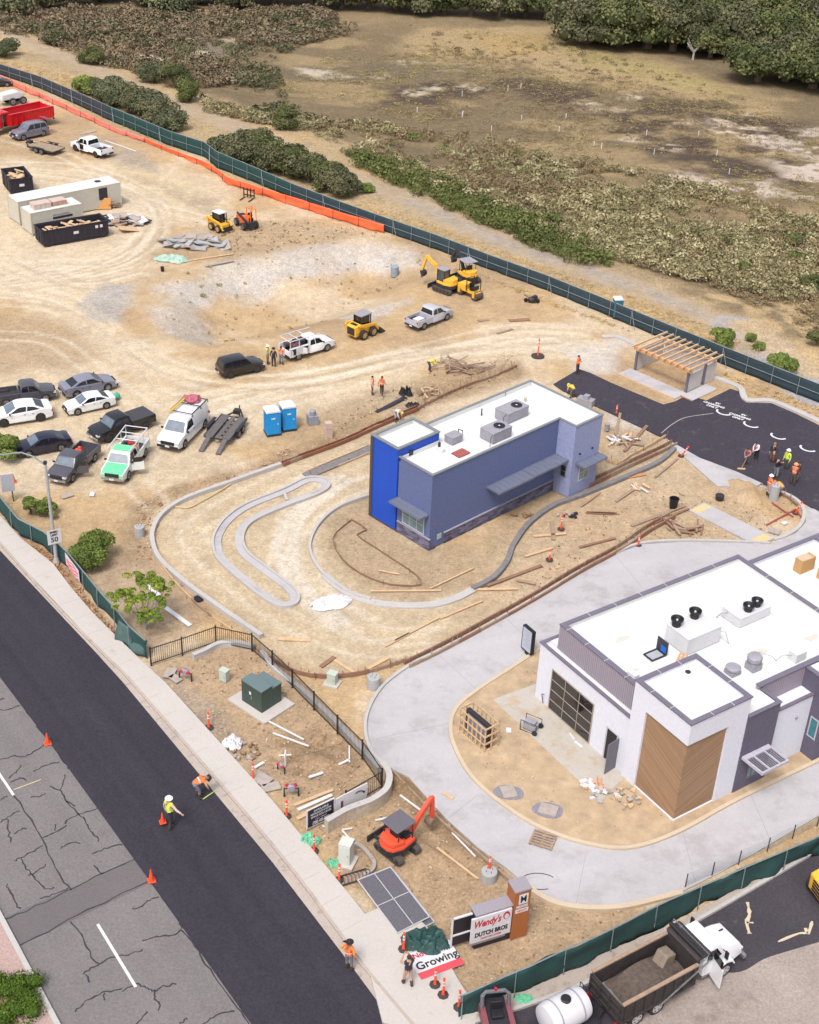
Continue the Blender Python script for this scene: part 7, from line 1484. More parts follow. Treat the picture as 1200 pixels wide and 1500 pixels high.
def pose(kind):
    """joints in metres, facing +x, left is +y"""
    J = dict(pel=(0, 0, .95), sp=(0, 0, 1.18), ch=(0, 0, 1.38), nk=(0, 0, 1.53), hd=(.02, 0, 1.63), ht=(.02, 0, 1.76))
    lh, rh = (0, .1, .92), (0, -.1, .92)
    L = dict(k=(.03, .12, .5), a=(0, .13, .08), t=(.17, .15, .04)); Rr = dict(k=(.03, -.12, .5), a=(0, -.13, .08), t=(.17, -.15, .04))
    la = dict(s=(0, .2, 1.45), e=(-.02, .27, 1.17), w=(.06, .27, .92)); ra = dict(s=(0, -.2, 1.45), e=(-.02, -.27, 1.17), w=(.06, -.27, .92))
    if kind == 'walk': L = dict(k=(.2, .11, .52), a=(.24, .12, .08), t=(.41, .13, .06)); Rr = dict(k=(-.05, -.11, .5), a=(-.3, -.12, .14), t=(-.17, -.13, .04)); la['w'] = (-.12, .28, .93); la['e'] = (-.1, .27, 1.18); ra['w'] = (.2, -.27, .98)
    if kind == 'carry': L = dict(k=(.14, .11, .5), a=(.14, .12, .08), t=(.3, .13, .05)); Rr = dict(k=(-.05, -.11, .5), a=(-.18, -.12, .1), t=(-.04, -.13, .04)); la = dict(s=(0, .2, 1.45), e=(-.02, .3, 1.17), w=(.0, .3, .9)); ra = dict(s=(0, -.2, 1.45), e=(.05, -.42, 1.25), w=(.14, -.62, 1.12))
    if kind == 'photo': la = dict(s=(0, .2, 1.45), e=(.22, .27, 1.3), w=(.3, .08, 1.58)); ra = dict(s=(0, -.2, 1.45), e=(.22, -.27, 1.3), w=(.3, -.08, 1.58)); L = dict(k=(.12, .11, .5), a=(.12, .12, .08), t=(.28, .13, .05)); Rr = dict(k=(-.02, -.11, .5), a=(-.16, -.12, .09), t=(-.02, -.13, .04))
    if kind == 'phone': ra = dict(s=(0, -.2, 1.45), e=(.08, -.27, 1.2), w=(.3, -.14, 1.3)); la = dict(s=(0, .2, 1.45), e=(.08, .27, 1.2), w=(.28, .1, 1.25))
    if kind == 'bend':
        J = dict(pel=(-.12, 0, .92), sp=(.08, 0, 1.02), ch=(.27, 0, 1.05), nk=(.4, 0, 1.04), hd=(.5, 0, 1.0), ht=(.61, 0, .96)); lh, rh = (-.12, .1, .9), (-.12, -.1, .9)
        L['k'] = (.05, .13, .5); Rr['k'] = (.05, -.13, .5); la = dict(s=(.3, .19, 1.04), e=(.36, .24, .78), w=(.45, .18, .54)); ra = dict(s=(.3, -.19, 1.04), e=(.36, -.24, .78), w=(.45, -.18, .54))
    if kind == 'rake': J = dict(pel=(-.04, 0, .93), sp=(.04, 0, 1.14), ch=(.12, 0, 1.32), nk=(.18, 0, 1.45), hd=(.24, 0, 1.54), ht=(.28, 0, 1.66)); la = dict(s=(.12, .2, 1.38), e=(.26, .26, 1.14), w=(.48, .12, 1.05)); ra = dict(s=(.12, -.2, 1.38), e=(.2, -.27, 1.12), w=(.34, -.1, .9))
    if kind == 'hips': la = dict(s=(0, .2, 1.45), e=(-.06, .38, 1.2), w=(.02, .2, 1.03)); ra = dict(s=(0, -.2, 1.45), e=(-.02, -.28, 1.17), w=(.05, -.28, .92))
    return J, lh, rh, L, Rr, la, ra
def person(px, face, kind, label, shirt, pants, vest=None, hat=None, s=1., skin=None, z=0, sleeves=True, shorts=False, hair=(60, 48, 42), group='people on the building site'):
    J, lh, rh, L, Rr, la, ra = pose(kind); V = []; E = []; Rd = []; Z = []
    def v(p, r, zone): V.append(p); Rd.append(r); Z.append(zone); return len(V)-1
    def e(a, b): E.append((a, b)); return b
    mid = lambda a, b, t: tuple(a[i]*(1-t)+b[i]*t for i in range(3))
    pel = v(J['pel'], (.15, .12), 'P'); sp = e(pel, v(J['sp'], (.145, .105), 'S')); ch = e(sp, v(J['ch'], (.165, .115), 'S')); nk = e(ch, v(J['nk'], (.062, .062), 'H')); hd = e(nk, v(J['hd'], (.088, .10), 'H')); ht = e(hd, v(J['ht'], (.07, .08), 'H'))
    for (h, G_) in ((lh, L), (rh, Rr)):
        a = e(pel, v(h, (.095, .095), 'P')); k = e(a, v(G_['k'], (.062, .065), 'P' if not shorts else 'K')); c = e(k, v(mid(G_['k'], G_['a'], .35), (.058, .062), 'P' if not shorts else 'K')); an = e(c, v(G_['a'], (.042, .045), 'B')); e(an, v(G_['t'], (.04, .035), 'B'))
    for A_ in (la, ra):
        a = e(ch, v(A_['s'], (.062, .065), 'S')); b = e(a, v(A_['e'], (.045, .045), 'S' if sleeves else 'K')); c = e(b, v(mid(A_['e'], A_['w'], .9), (.03, .032), 'S' if sleeves else 'K'))
        d = Vector(A_['w'])-Vector(A_['e']); d.normalize(); sd = Vector((0, 1, 0)) if abs(d.y) < .7 else Vector((1, 0, 0)); sd = (sd-d*sd.dot(d)).normalized(); up = d.cross(sd)
        w_ = Vector(A_['w']); p1 = e(c, v(tuple(w_+d*.045), (.036, .018), 'K'))
        for q, (off, ln) in enumerate(((-.028, .062), (-.009, .075), (.010, .07), (.028, .055))):
            f1 = e(p1, v(tuple(w_+d*.085+sd*off), (.009, .009), 'K')); e(f1, v(tuple(w_+d*(.085+ln*.7)+sd*off+up*.018), (.0075, .0075), 'K'))
        th = e(p1, v(tuple(w_+d*.05+sd*-.045+up*.012), (.010, .010), 'K')); e(th, v(tuple(w_+d*.09+sd*-.055+up*.028), (.008, .008), 'K'))
    me = bpy.data.meshes.new('p'); me.from_pydata(V, E, []); ob = bpy.data.objects.new('p', me); COL.objects.link(ob)
    sk = ob.modifiers.new('s', 'SKIN')
    for i, r_ in enumerate(Rd): me.skin_vertices[0].data[i].radius = r_
    me.skin_vertices[0].data[0].use_root = True; ss_ = ob.modifiers.new('ss', 'SUBSURF'); ss_.levels = 1; ss_.render_levels = 1
    dg = bpy.context.evaluated_depsgraph_get(); bm_ = bpy.data.meshes.new_from_object(ob.evaluated_get(dg)); bpy.data.objects.remove(ob)
    bm_.name = 'body'; P3 = G(*px); P3.z = max(P3.z, 0)+z
    t = empty('person', P3, face, label, 'person', group); t.scale = (s, s, s)
    for q in bm_.polygons: q.use_smooth = True
    bm_.materials.clear(); bm_.materials.append(skin or M_skin)
    bo = bpy.data.objects.new('body', bm_); COL.objects.link(bo); bo.parent = t
    segs = [(V[a], V[b], Z[b]) for a, b in E]
    def zone(c):
        best = 9; zz_ = 'H'
        for a, b, q in segs:
            ax = np.array(a); bx = np.array(b); d = bx-ax; tt = max(0, min(1, float((c-ax)@d/(d@d+1e-9)))); dist = np.linalg.norm(c-ax-d*tt)
            if dist < best-1e-4:
                best = dist; zz_ = q
        return zz_
    zs = [zone(np.array(p.center)) for p in bm_.polygons]
    def shell(zset, off, mt, nm, filt=None):
        ids = [i for i, q in enumerate(zs) if q in zset and (filt is None or filt(bm_.polygons[i].center))]
        if not ids: return
        mp = {}; vs = []; fs = []
        for i in ids:
            f = []
            for vi in bm_.polygons[i].vertices:
                if vi not in mp: vv = bm_.vertices[vi]; mp[vi] = len(vs); vs.append(tuple(vv.co+vv.normal*off))
                f.append(mp[vi])
            fs.append(tuple(f))
        mb = MB(); mb.add(vs, fs); o = mb.build(nm, mt, t, smooth=True); return o
    shell('S', .012, cmat(shirt), 'shirt'); shell('P', .012, cmat(pants), 'trousers' if not shorts else 'shorts'); shell('B', .012, mat('boots', (86, 66, 54), .8, .1), 'boots')
    if vest:
        torso = [(J['pel'], J['sp']), (J['sp'], J['ch']), (J['ch'], J['nk'])]
        def near(c):
            c = np.array(c)
            for a, b in torso:
                ax = np.array(a); bx = np.array(b); d = bx-ax; tt = max(0, min(1, float((c-ax)@d/(d@d))))
                if np.linalg.norm(c-ax-d*tt) < .21: return True
            return False
        o = shell('S', .026, cmat(vest), 'safety_vest', near)
        mb = MB(); c1 = Vector(J['sp']); c2 = Vector(J['ch']); ax = (c2-c1).normalized()
        mb.tube([c1-ax*.02, c1+ax*.04], .183, 12, cap=False);
        if o: mb.build('reflective_band', M_refl, o)
    hp = Vector(J['hd']); hx = (Vector(J['ht'])-hp).normalized(); fw = Vector((1, 0, 0)) if abs(hx.x) < .7 else Vector((0, 0, -1))
    fw = (fw-hx*fw.dot(hx)).normalized()
    side = hx.cross(fw)
    mb = MB()
    for sd in (-1, 1): mb.blob(tuple(hp+fw*.095+side*(.033*sd)+hx*.035), .012, 1, 0, 0)
    mb.build('eyes', M_ink, t); mb = MB(); mb.blob(tuple(hp+fw*.108+hx*.0), (.016, .014, .022), 1, 0, 0); mb.build('nose', skin or M_skin, t); mb = MB(); mb.blob(tuple(hp+fw*.098-hx*.04), (.008, .026, .008), 1, 0, 0); mb.build('mouth', mat('lips', (160, 92, 84), .6), t)
    mb = MB()
    for sd in (-1, 1): mb.blob(tuple(hp+side*(.09*sd)+hx*.01), (.02, .012, .03), 1, 0, 0)
    mb.build('ears', skin or M_skin, t)
    top = Vector(J['ht'])
    if hat:
        mb = MB(); o0 = hp+hx*.075; pts = [o0+hx*q for q in (0, .012, .02, .08, .125, .14)]; mb.tube(pts, [.175, .175, .125, .12, .075, .02], 14); mb.build('hard_hat' if hat != (40, 36, 40) else 'cap', cmat(hat), t, smooth=True)
    else:
        mb = MB(); mb.blob(tuple(hp+hx*.07-fw*.02), (.105, .1, .1), 2, 1, .05); mb.build('hair', cmat(hair), t, smooth=True)
    return t
OV = (250, 120, 60); YV = (214, 238, 70); WH = (248, 246, 240); BLK = (44, 40, 46); GRY = (120, 118, 126); BRN = (120, 92, 74); CAPD = (40, 36, 40)
def tw(a, b): return head(a, b)
p1_ = person((250, 1213), tw((248, 1216), (300, 1180)), 'carry', 'worker in yellow green vest and white hard hat carrying a red cone', (206, 180, 170), BLK, YV, WH, 1.2, z=.045)
cone(None, 'red cone hanging from the hand of the worker in the yellow green vest', loc=tuple(p1_.location+Vector((-.42, .1, .25))), s=.7)
person((290, 1170), tw((290, 1172), (350, 1150)), 'bend', 'worker in orange vest bending down over the edge of the new asphalt', (226, 170, 130), GRY, OV, CAPD, 1.18, z=.045, skin=M_skin2)
person((511, 1422), tw((510, 1424), (600, 1330)), 'hips', 'worker in an orange and yellow vest standing on the gutter by the new asphalt', (240, 150, 70), GRY, OV, CAPD, 1.12, z=.05, skin=M_skin2)
person((597, 1447), tw((597, 1448), (560, 1380)), 'photo', 'man in a black shirt and shorts taking a picture on the pale driveway apron', (46, 42, 58), (190, 160, 140), s=1.15, z=.155, shorts=True, sleeves=False)
person((845, 549), tw((845, 548), (880, 560)), 'phone', 'worker in an orange shirt looking at a phone on the tip of the asphalt', (250, 128, 60), (70, 58, 76), s=1.05)
person((838, 583), tw((838, 583), (800, 560)), 'bend', 'worker in a yellow shirt bending behind the blue building', (240, 200, 70), (110, 110, 100), s=1., hat=YV)
person((545, 578), tw((545, 578), (560, 579)), 'stand', 'worker in orange vest and brown trousers, left of the pair on the dirt road', (230, 190, 160), BRN, OV, None, .98)
person((559, 579), tw((559, 579), (600, 500)), 'walk', 'worker in orange vest and black trousers, right of the pair on the dirt road', (200, 150, 130), (34, 30, 34), OV, None, 1.0, skin=M_skin2)
person((629, 544), tw((629, 544), (660, 540)), 'bend', 'worker in a yellow shirt bending beside the pile of form boards', (240, 210, 90), (70, 74, 84), s=1.0, hat=(248, 214, 80))
person((580, 617), tw((580, 617), (600, 625)), 'bend', 'worker in pale clothes and a yellow hat bending over the brown formwork', (222, 208, 190), (170, 166, 180), s=1.0, hat=(244, 220, 110))
person((392, 533), tw((392, 533), (412, 535)), 'stand', 'worker in a yellow vest and white hard hat behind the white service truck', (190, 180, 150), (130, 96, 76), YV, WH, 1.0)
person((401, 537), tw((401, 537), (415, 520)), 'stand', 'worker in black between the yellow vest and the orange vest at the service truck', BLK, BLK, None, CAPD, 1.0)
person((412, 534), tw((412, 534), (425, 525)), 'phone', 'worker in an orange vest and blue jeans at the rear of the white service truck', (240, 150, 120), (120, 134, 160), (250, 140, 90), None, .98, skin=M_skin2)
rk = person((1094, 682), tw((1094, 682), (1080, 690)), 'rake', 'worker in brown shirt raking asphalt at the lower edge of the black lot', (170, 120, 116), (92, 86, 100), s=1.0)
person((1107, 675), tw((1107, 675), (1090, 680)), 'rake', 'man in a pink white shirt and black trousers beside the raking worker', (240, 214, 216), (34, 30, 40), s=1.05)
person((1130, 679), tw((1130, 679), (1100, 690)), 'hips', 'man in a dark shirt and brown trousers on the black asphalt above the others', (52, 50, 60), (122, 82, 70), s=1.05, hair=(170, 120, 80))
person((1135, 702), tw((1135, 702), (1180, 690)), 'phone', 'man in a black jacket and grey jeans amid the group on the asphalt', (30, 26, 32), (128, 130, 138), s=1.1)
person((1150, 689), tw((1150, 689), (1120, 700)), 'stand', 'worker in bright yellow green jacket and white hard hat on the asphalt', (214, 236, 90), (84, 84, 84), None, WH, 1.05)
person((1160, 711), tw((1160, 711), (1200, 680)), 'stand', 'worker in orange vest and orange hard hat at the right of the group', (96, 66, 70), (90, 80, 74), (250, 130, 70), (250, 160, 110), 1.08)
person((1167, 707), tw((1167, 707), (1140, 700)), 'stand', 'dark clothed man half hidden behind the worker with the orange hard hat', (72, 56, 56), (120, 116, 112), s=1.05, skin=M_skin2)
person((1124, 727), tw((1124, 727), (1140, 725)), 'phone', 'worker in an orange vest and white hard hat left of the concrete column', (236, 150, 110), (190, 170, 176), OV, WH, 1.05)
person((1141, 729), tw((1141, 729), (1130, 724)), 'bend', 'worker in an amber shirt leaning at the right of the concrete column', (250, 168, 50), (150, 130, 110), s=1.1, hair=(50, 40, 40))
polebase((1133, 731), .36, 1.25, 'tall round concrete column base between the two workers on the dirt island')
mb = MB(); p_ = rk.location; q_ = Vector(G0(1086, 688)); mb.bar(p_+Vector((0, 0, 1.1)), q_+Vector((0, 0, .1)), .035); o_ = MB(); t = empty('asphalt_rake', q_, 0, 'long handled asphalt rake held by the worker in the brown shirt', 'rake'); mb.v = [tuple(Vector(v_)-q_) for v_ in mb.v]; mb.build('handle', M_wood3, t); o_.b2(-.3, .3, -.04, .04, .04, .14); o_.build('head', MATS['tactile_yellow'], t)
mb = MB(); a = G0(297, 1172); b = G0(318, 1158); mb.bar((a[0], a[1], .06), (b[0], b[1], .07), .06, .01); reg(mb.build('measuring_tape', mat('lime_tape', (206, 226, 130), .6)), 'lime measuring tape stretched to the curb from the bending worker', 'tape')
def vegmat(name, cols, k=1.35, rough=.85):
    """cols: list of seen colours; ramp driven by a random value stored per leaf clump"""
    m = bpy.data.materials.new(name); m.use_nodes = True; nt = m.node_tree; L = nt.links; bs = nt.nodes['Principled BSDF']; bs.inputs['Roughness'].default_value = rough; bs.inputs['Specular IOR Level'].default_value = .2
    at = node(nt, 'ShaderNodeAttribute', attribute_name='var'); r = nt.nodes.new('ShaderNodeValToRGB'); L.new(at.outputs['Fac'], r.inputs[0]); el = r.color_ramp.elements
    while len(el) < len(cols): el.new(.5)
    for i, c in enumerate(cols): el[i].position = i/(len(cols)-1); el[i].color = (*alb(c, k), 1)
    L.new(r.outputs[0], bs.inputs['Base Color']); return m
rs = np.random.RandomState(5)
def leafcloud(lobes, n, size, seed=0, flat=.5, vbase=None):
    """lobes: (k,6) centre+radii. Returns V (4n,3), F, var. Leaves sit on and inside the lobes' surfaces, facing roughly outward"""
    r_ = np.random.RandomState(seed); lobes = np.asarray(lobes, float); k = len(lobes); area = (lobes[:, 3]*lobes[:, 4])+1e-6; li = r_.choice(k, n, p=area/area.sum())
    d = r_.normal(size=(n, 3)); d /= np.linalg.norm(d, axis=1)[:, None]; d[:, 2] = np.where(d[:, 2] < -.35, -d[:, 2], d[:, 2])
    rad = r_.uniform(.78, 1.06, (n, 1)); c = lobes[li, :3]+d*lobes[li, 3:6]*rad
    nr = d+r_.normal(size=(n, 3))*.55; nr /= np.linalg.norm(nr, axis=1)[:, None]
    a = np.cross(nr, r_.normal(size=(n, 3))); a /= np.linalg.norm(a, axis=1)[:, None]; b = np.cross(nr, a)
    s = size*r_.uniform(.6, 1.3, (n, 1)); V = np.stack([c-a*s, c-b*s*.6, c+a*s, c+b*s*.6], 1).reshape(-1, 3)
    F = np.arange(4*n).reshape(n, 4); lv = r_.uniform(0, 1, k); var = np.clip(.55*lv[li]+.45*r_.uniform(0, 1, n), 0, 1)
    return V, F, np.repeat(var, 4)
_ico = None
def ico():
    global _ico
    if _ico is None:
        bm = bmesh.new(); bmesh.ops.create_icosphere(bm, subdivisions=1, radius=1); _ico = (np.array([v.co[:] for v in bm.verts]), np.array([[v.index for v in f.verts] for f in bm.faces])); bm.free()
    return _ico
def cores(lobes, f=.8):
    iv, jf = ico(); V = []; F = []; o = 0
    for l in lobes:
        V.append(iv*np.array(l[3:6])*f+np.array(l[:3])); F.append(np.hstack([jf, jf[:, :1]])+o); o += len(iv)
    return np.vstack(V), np.vstack(F)
def crown(name, lobes, n, size, mt, parent=None, seed=0):
    V, F, var = leafcloud(lobes, n, size, seed); cv, cf = cores(lobes, .7)
    # the core faces are triangles written as quads with a midpoint
    iv = cv; tri = cf[:, :3]; mid = (iv[tri[:, 0]]+iv[tri[:, 1]])/2; o = len(V); mi = o+len(iv)+np.arange(len(tri)); Fq = np.stack([tri[:, 0]+o, mi, tri[:, 1]+o, tri[:, 2]+o], 1)
    V = np.vstack([V, iv, mid]); F = np.vstack([F, Fq]); var = np.concatenate([var, np.full(len(iv)+len(mid), .25)])
    return npmesh(name, V, F, mt, attr={'var': var}, parent=parent)
def lobeset(R_, H_, k, seed, spread=.62, rr=(.32, .5), base=.0):
    r_ = np.random.RandomState(seed); L = []
    for i in range(k):
        a = r_.uniform(0, 6.28); q = math.sqrt(r_.uniform(0, 1))*spread*R_; z = base+r_.uniform(.3, .82)*H_*(1-.35*(q/R_)**2); r0 = r_.uniform(*rr)*R_
        L.append((q*math.cos(a), q*math.sin(a), z, r0, r0*r_.uniform(.8, 1.1), min(r0*.8, H_*.4)))
    return L
V_oak = vegmat('oak_leaves', [(52, 60, 36), (92, 98, 60), (136, 134, 88)]); V_olive = vegmat('olive_leaves', [(62, 66, 46), (98, 98, 70), (136, 130, 98)]); V_bright = vegmat('bright_leaves', [(72, 88, 42), (114, 130, 62), (156, 162, 92)])
V_sage = vegmat('sage_leaves', [(100, 94, 66), (152, 142, 104), (220, 208, 168)]); V_grn = vegmat('scrub_green', [(70, 80, 44), (100, 108, 60), (138, 140, 86)]); V_brn = vegmat('dry_scrub', [(100, 88, 66), (142, 124, 94), (182, 162, 124)]); V_gry = vegmat('grey_scrub', [(96, 84, 68), (128, 112, 90), (156, 140, 112)])
V_grass = vegmat('dry_grass', [(176, 146, 96), (206, 176, 122), (230, 204, 150)]); V_weed = vegmat('weeds', [(120, 116, 70), (160, 148, 96), (196, 178, 124)]); V_hedge = vegmat('grey_green_leaves', [(70, 76, 54), (100, 104, 76), (136, 136, 104)])
M_bark = mat('bark', (132, 112, 98), .9, .2, 6); M_pbark = mat('pale_bark', (190, 182, 176), .9, .12, 6)
def tree(px, R_, H_, label, vm, cat='tree', name='oak_tree', seed=1, n=None, leaf=.34, trunkh=.35, group=None, k=None, bark=None, rr=(.26, .46)):
    p = G(*px); t = empty(name, p, 0, label, cat, group); k = k or max(5, int(R_*2.2)); L = lobeset(R_, H_, k, seed, rr=rr)
    mb = MB(); th = H_*trunkh; mb.tube([(0, 0, -.2), (.1, 0, th*.5), (0, .1, th)], [R_*.1, R_*.075, R_*.06], 8)
    for l in L[:6]: mb.tube([(0, .05, th*.8), ((l[0])*.5, l[1]*.5, (th+l[2])/2), (l[0], l[1], l[2])], [R_*.05, R_*.035, R_*.015], 5)
    mb.build('trunk', bark or M_bark, t); crown('crown', L, n or int(min(7000, 420*R_*R_+400)), leaf, vm, t, seed); return t
oak = [(860, 62, 9, 8), (905, 66, 9.5, 9), (948, 70, 9, 9), (985, 74, 8, 9), (880, 40, 9, 9), (930, 40, 10, 10), (1010, 68, 7, 7), (1052, 62, 8, 7), (1040, 84, 5, 5), (1095, 78, 8, 8), (1140, 84, 9, 8), (1110, 118, 6.5, 6), (1150, 118, 7, 7), (1190, 128, 8, 7),
       (1180, 90, 9, 8), (1225, 120, 9, 8), (1070, 40, 9, 8), (1130, 44, 10, 8), (1185, 50, 9, 8), (1000, 30, 10, 9)]
for i, (x, y, r_, h_) in enumerate(oak):
    tree((x, y), r_, h_, 'dark rounded evergreen oak in the dense stand at the top right', V_oak if i % 3 else V_olive, seed=40+i, leaf=.3, n=10500, k=46, rr=(.16, .34), group='oaks at the top right')
far_ = [(500, 12), (540, 12), (580, 14), (612, 18), (650, 20), (690, 22), (730, 24), (770, 24), (810, 26), (835, 20), (455, 6), (400, 4), (360, 3)]
for i, (x, y) in enumerate(far_):
    tree((x, y), 6.5, 6, 'tree in the row of dark trees along the far top edge', (V_olive, V_oak, V_oak)[i % 3], seed=90+i, leaf=.34, n=4600, k=22, rr=(.2, .36), group='trees along the far top edge')
for i, (x, y) in enumerate([(60, 10), (110, 6), (160, 2), (220, 8), (290, 4), (25, 22), (340, 14), (260, 16)]):
    tree((x, y), 5, 4, 'low dark bushy tree at the top left corner', (V_olive, V_hedge)[i % 2], seed=130+i, leaf=.3, n=3000, k=14, group='bushy trees at the top left', name='scrub_tree')
for i, (x, y, h_, lb) in enumerate(((1052, 44, 9, 'bare pale dead tree standing among the oaks near the top edge'), (1190, 62, 9, 'bare grey dead tree at the right end of the oaks'), (1015, 88, 4, 'fallen pale bare branches below the oaks'))):
    p = G(x, y); t = empty('dead_tree', p, 0, lb, 'tree', 'dead trees'); mb = MB(); r_ = random.Random(i)
    for k in range(7):
        a = r_.uniform(0, 6.3); q = [(0, 0, 0)]; x_, y_, z_ = 0, 0, h_*.3
        for s_ in range(4): q.append((x_, y_, z_)); x_ += math.cos(a)*h_*.12; y_ += math.sin(a)*h_*.12; z_ += h_*r_.uniform(.08, .22); a += r_.uniform(-.6, .6)
        mb.tube(q, [.22, .16, .1, .07, .03], 5)
    mb.build('branches', M_pbark, t)
hb = [(128, 136, 2.2, 2, V_bright), (150, 140, 2.6, 2.3, V_hedge), (166, 148, 3, 2.6, V_hedge), (184, 155, 3.2, 2.8, V_hedge), (202, 163, 3.2, 2.8, V_olive), (218, 172, 3.2, 3, V_hedge), (234, 182, 3, 2.8, V_olive), (250, 190, 2.4, 2.2, V_hedge),
      (335, 228, 2.8, 2.6, V_hedge), (352, 240, 3, 3, V_olive), (368, 230, 3.2, 3.2, V_olive), (388, 240, 3.3, 3.2, V_oak), (408, 250, 3.3, 3.2, V_olive), (430, 258, 3.2, 3.1, V_oak), (452, 266, 3, 3, V_olive), (474, 276, 3, 3, V_oak), (496, 284, 2.6, 2.8, V_olive), (512, 284, 1.6, 2., V_hedge)]
for i, (x, y, r_, h_, vm) in enumerate(hb):
    tree((x, y), r_*1.05, h_, 'grey green bush in the upper hedge just beyond the long fence' if i < 8 else 'dense dark bush in the lower hedge just beyond the long fence', vm, 'bush', 'hedge_bush', 200+i, n=4800, leaf=.15, trunkh=.2, group='upper hedge beyond the fence' if i < 8 else 'lower hedge beyond the fence', k=18)
for i, (x, y, r_, h_, vm, lb) in enumerate(((537, 282, 1.1, 1., V_bright, 'small round green bush alone on the dry trail side'), (1058, 508, 1.6, 1.9, V_bright, 'green bush behind the long fence just right of the rafters'), (1143, 545, 1.5, 1.8, V_bright, 'green bush behind the long fence farther right'), (1192, 428, 1.8, 2, V_oak, 'dark bush at the right edge beyond the trail'),
                                   (1100, 500, .6, .7, V_bright, 'small bright bush on the gravel trail'), (1110, 510, .7, .5, V_bright, 'low bright shrub beside the gravel trail'), (1196, 505, 1.2, 1.4, V_oak, 'dark bush at the right edge beside the gravel trail'), (255, 128, 3, 3.4, V_oak, 'tall dark bush standing left of the brown trail'), (278, 148, 2.6, 2.4, V_grn, 'yellow green bush beside the tall dark bush by the trail'),
                                   (226, 120, 3, 2.4, V_hedge, 'wide grey green bush left of the tall dark bush'), (415, 188, 2.2, 2.6, V_oak, 'dark upright bush between trail and brush'), (8, 82, 3, 2.2, V_hedge, 'grey green bush at the left picture edge above the fence'), (85, 66, 2.6, 2, V_olive, 'dark bush above the fence near the left edge'), (132, 92, 2.6, 2, V_oak, 'dark bush above the start of the trail'),
                                   (1085, 398, 1.2, 1, V_grn, 'green mound of scrub near the right side'), (1160, 358, 1.5, 1, V_oak, 'dark green mound of scrub near the right edge'), (1165, 382, 1.5, 1, V_grn, 'green mound of scrub just below the dark mound'), (1182, 350, 1., .8, V_oak, 'small dark mound of scrub near the right edge'))):
    tree((x, y), r_, h_, lb, vm, 'bush', 'bush', 260+i, n=3600, leaf=.12, trunkh=.2, k=14)
tree((138, 826), 1.75, 2.0, 'large round dense green bush beside the roadside fence', V_bright, 'bush', 'round_bush', 300, n=14000, leaf=.075, trunkh=.2, k=34)
for x, y, lb, sd in ((44, 752, 'sparse green shrub behind the roadside fence, left of the street light', 310), (70, 756, 'sparse green shrub directly behind the street light pole', 311)):
    tree((x, y), 1.0, 1.4, lb, V_bright, 'shrub', 'shrub', sd, n=2600, leaf=.075, trunkh=.4, k=8)
tree((4, 672), 1.6, 2.4, 'green shrub cut by the left picture edge below the white coupe', V_bright, 'shrub', 'shrub', 312, n=8000, leaf=.075, k=14)
t = empty('young_tree', G(213, 922), 0, 'young open crowned tree with pale forked trunk beside the roadside fence', 'tree'); Ls = [(-1.5, .3, 2.3, .55, .5, .4), (-.9, .6, 2.0, .5, .5, .38), (-.4, 1.3, 2.9, .6, .5, .42), (.4, 1.3, 3.1, .6, .55, .42), (.9, .7, 2.9, .6, .55, .42), (1.0, .0, 2.3, .5, .5, .4), (.2, -.5, 1.7, .55, .5, .38), (.7, -.6, 1.6, .45, .4, .35), (-.1, .3, 2.4, .4, .4, .3), (-.9, -.3, 1.9, .4, .4, .3), (1.2, .9, 2.5, .4, .4, .3)]
mb = MB(); mb.tube([(0, 0, -.1), (0, 0, .5)], [.1, .08], 8)
for l in Ls: mb.tube([(0, 0, .4), (l[0]*.45, l[1]*.45, l[2]*.55), (l[0], l[1], l[2])], [.06, .04, .015], 5)
mb.build('trunk', M_pbark, t); Ls = [(l[0]+rnd.gauss(0, .3), l[1]+rnd.gauss(0, .3), l[2]+rnd.gauss(0, .2), l[3]*.5, l[4]*.5, l[5]*.4) for l in Ls for _ in range(7)]; V_, F_, va = leafcloud(Ls, 7500, .07, 77); npmesh('crown', V_, F_, vegmat('young_leaves', [(78, 104, 34), (124, 146, 54), (176, 176, 84)]), attr={'var': va}, parent=t)
L = [(x_, y_, .35, .6, .6, .4) for x_, y_ in [(rnd.uniform(-2.2, 1.6), rnd.uniform(-2.6, 1.8)) for _ in range(70)]]
gp = Vector(G0(2, 1490)); t = empty('round_hedge', gp, 0, 'low green hedge filling the bottom left corner beside the brick paving', 'hedge'); crown('foliage', L, 16000, .055, vegmat('hedge_leaves', [(52, 76, 22), (84, 108, 36), (120, 140, 56)]), t, 5)
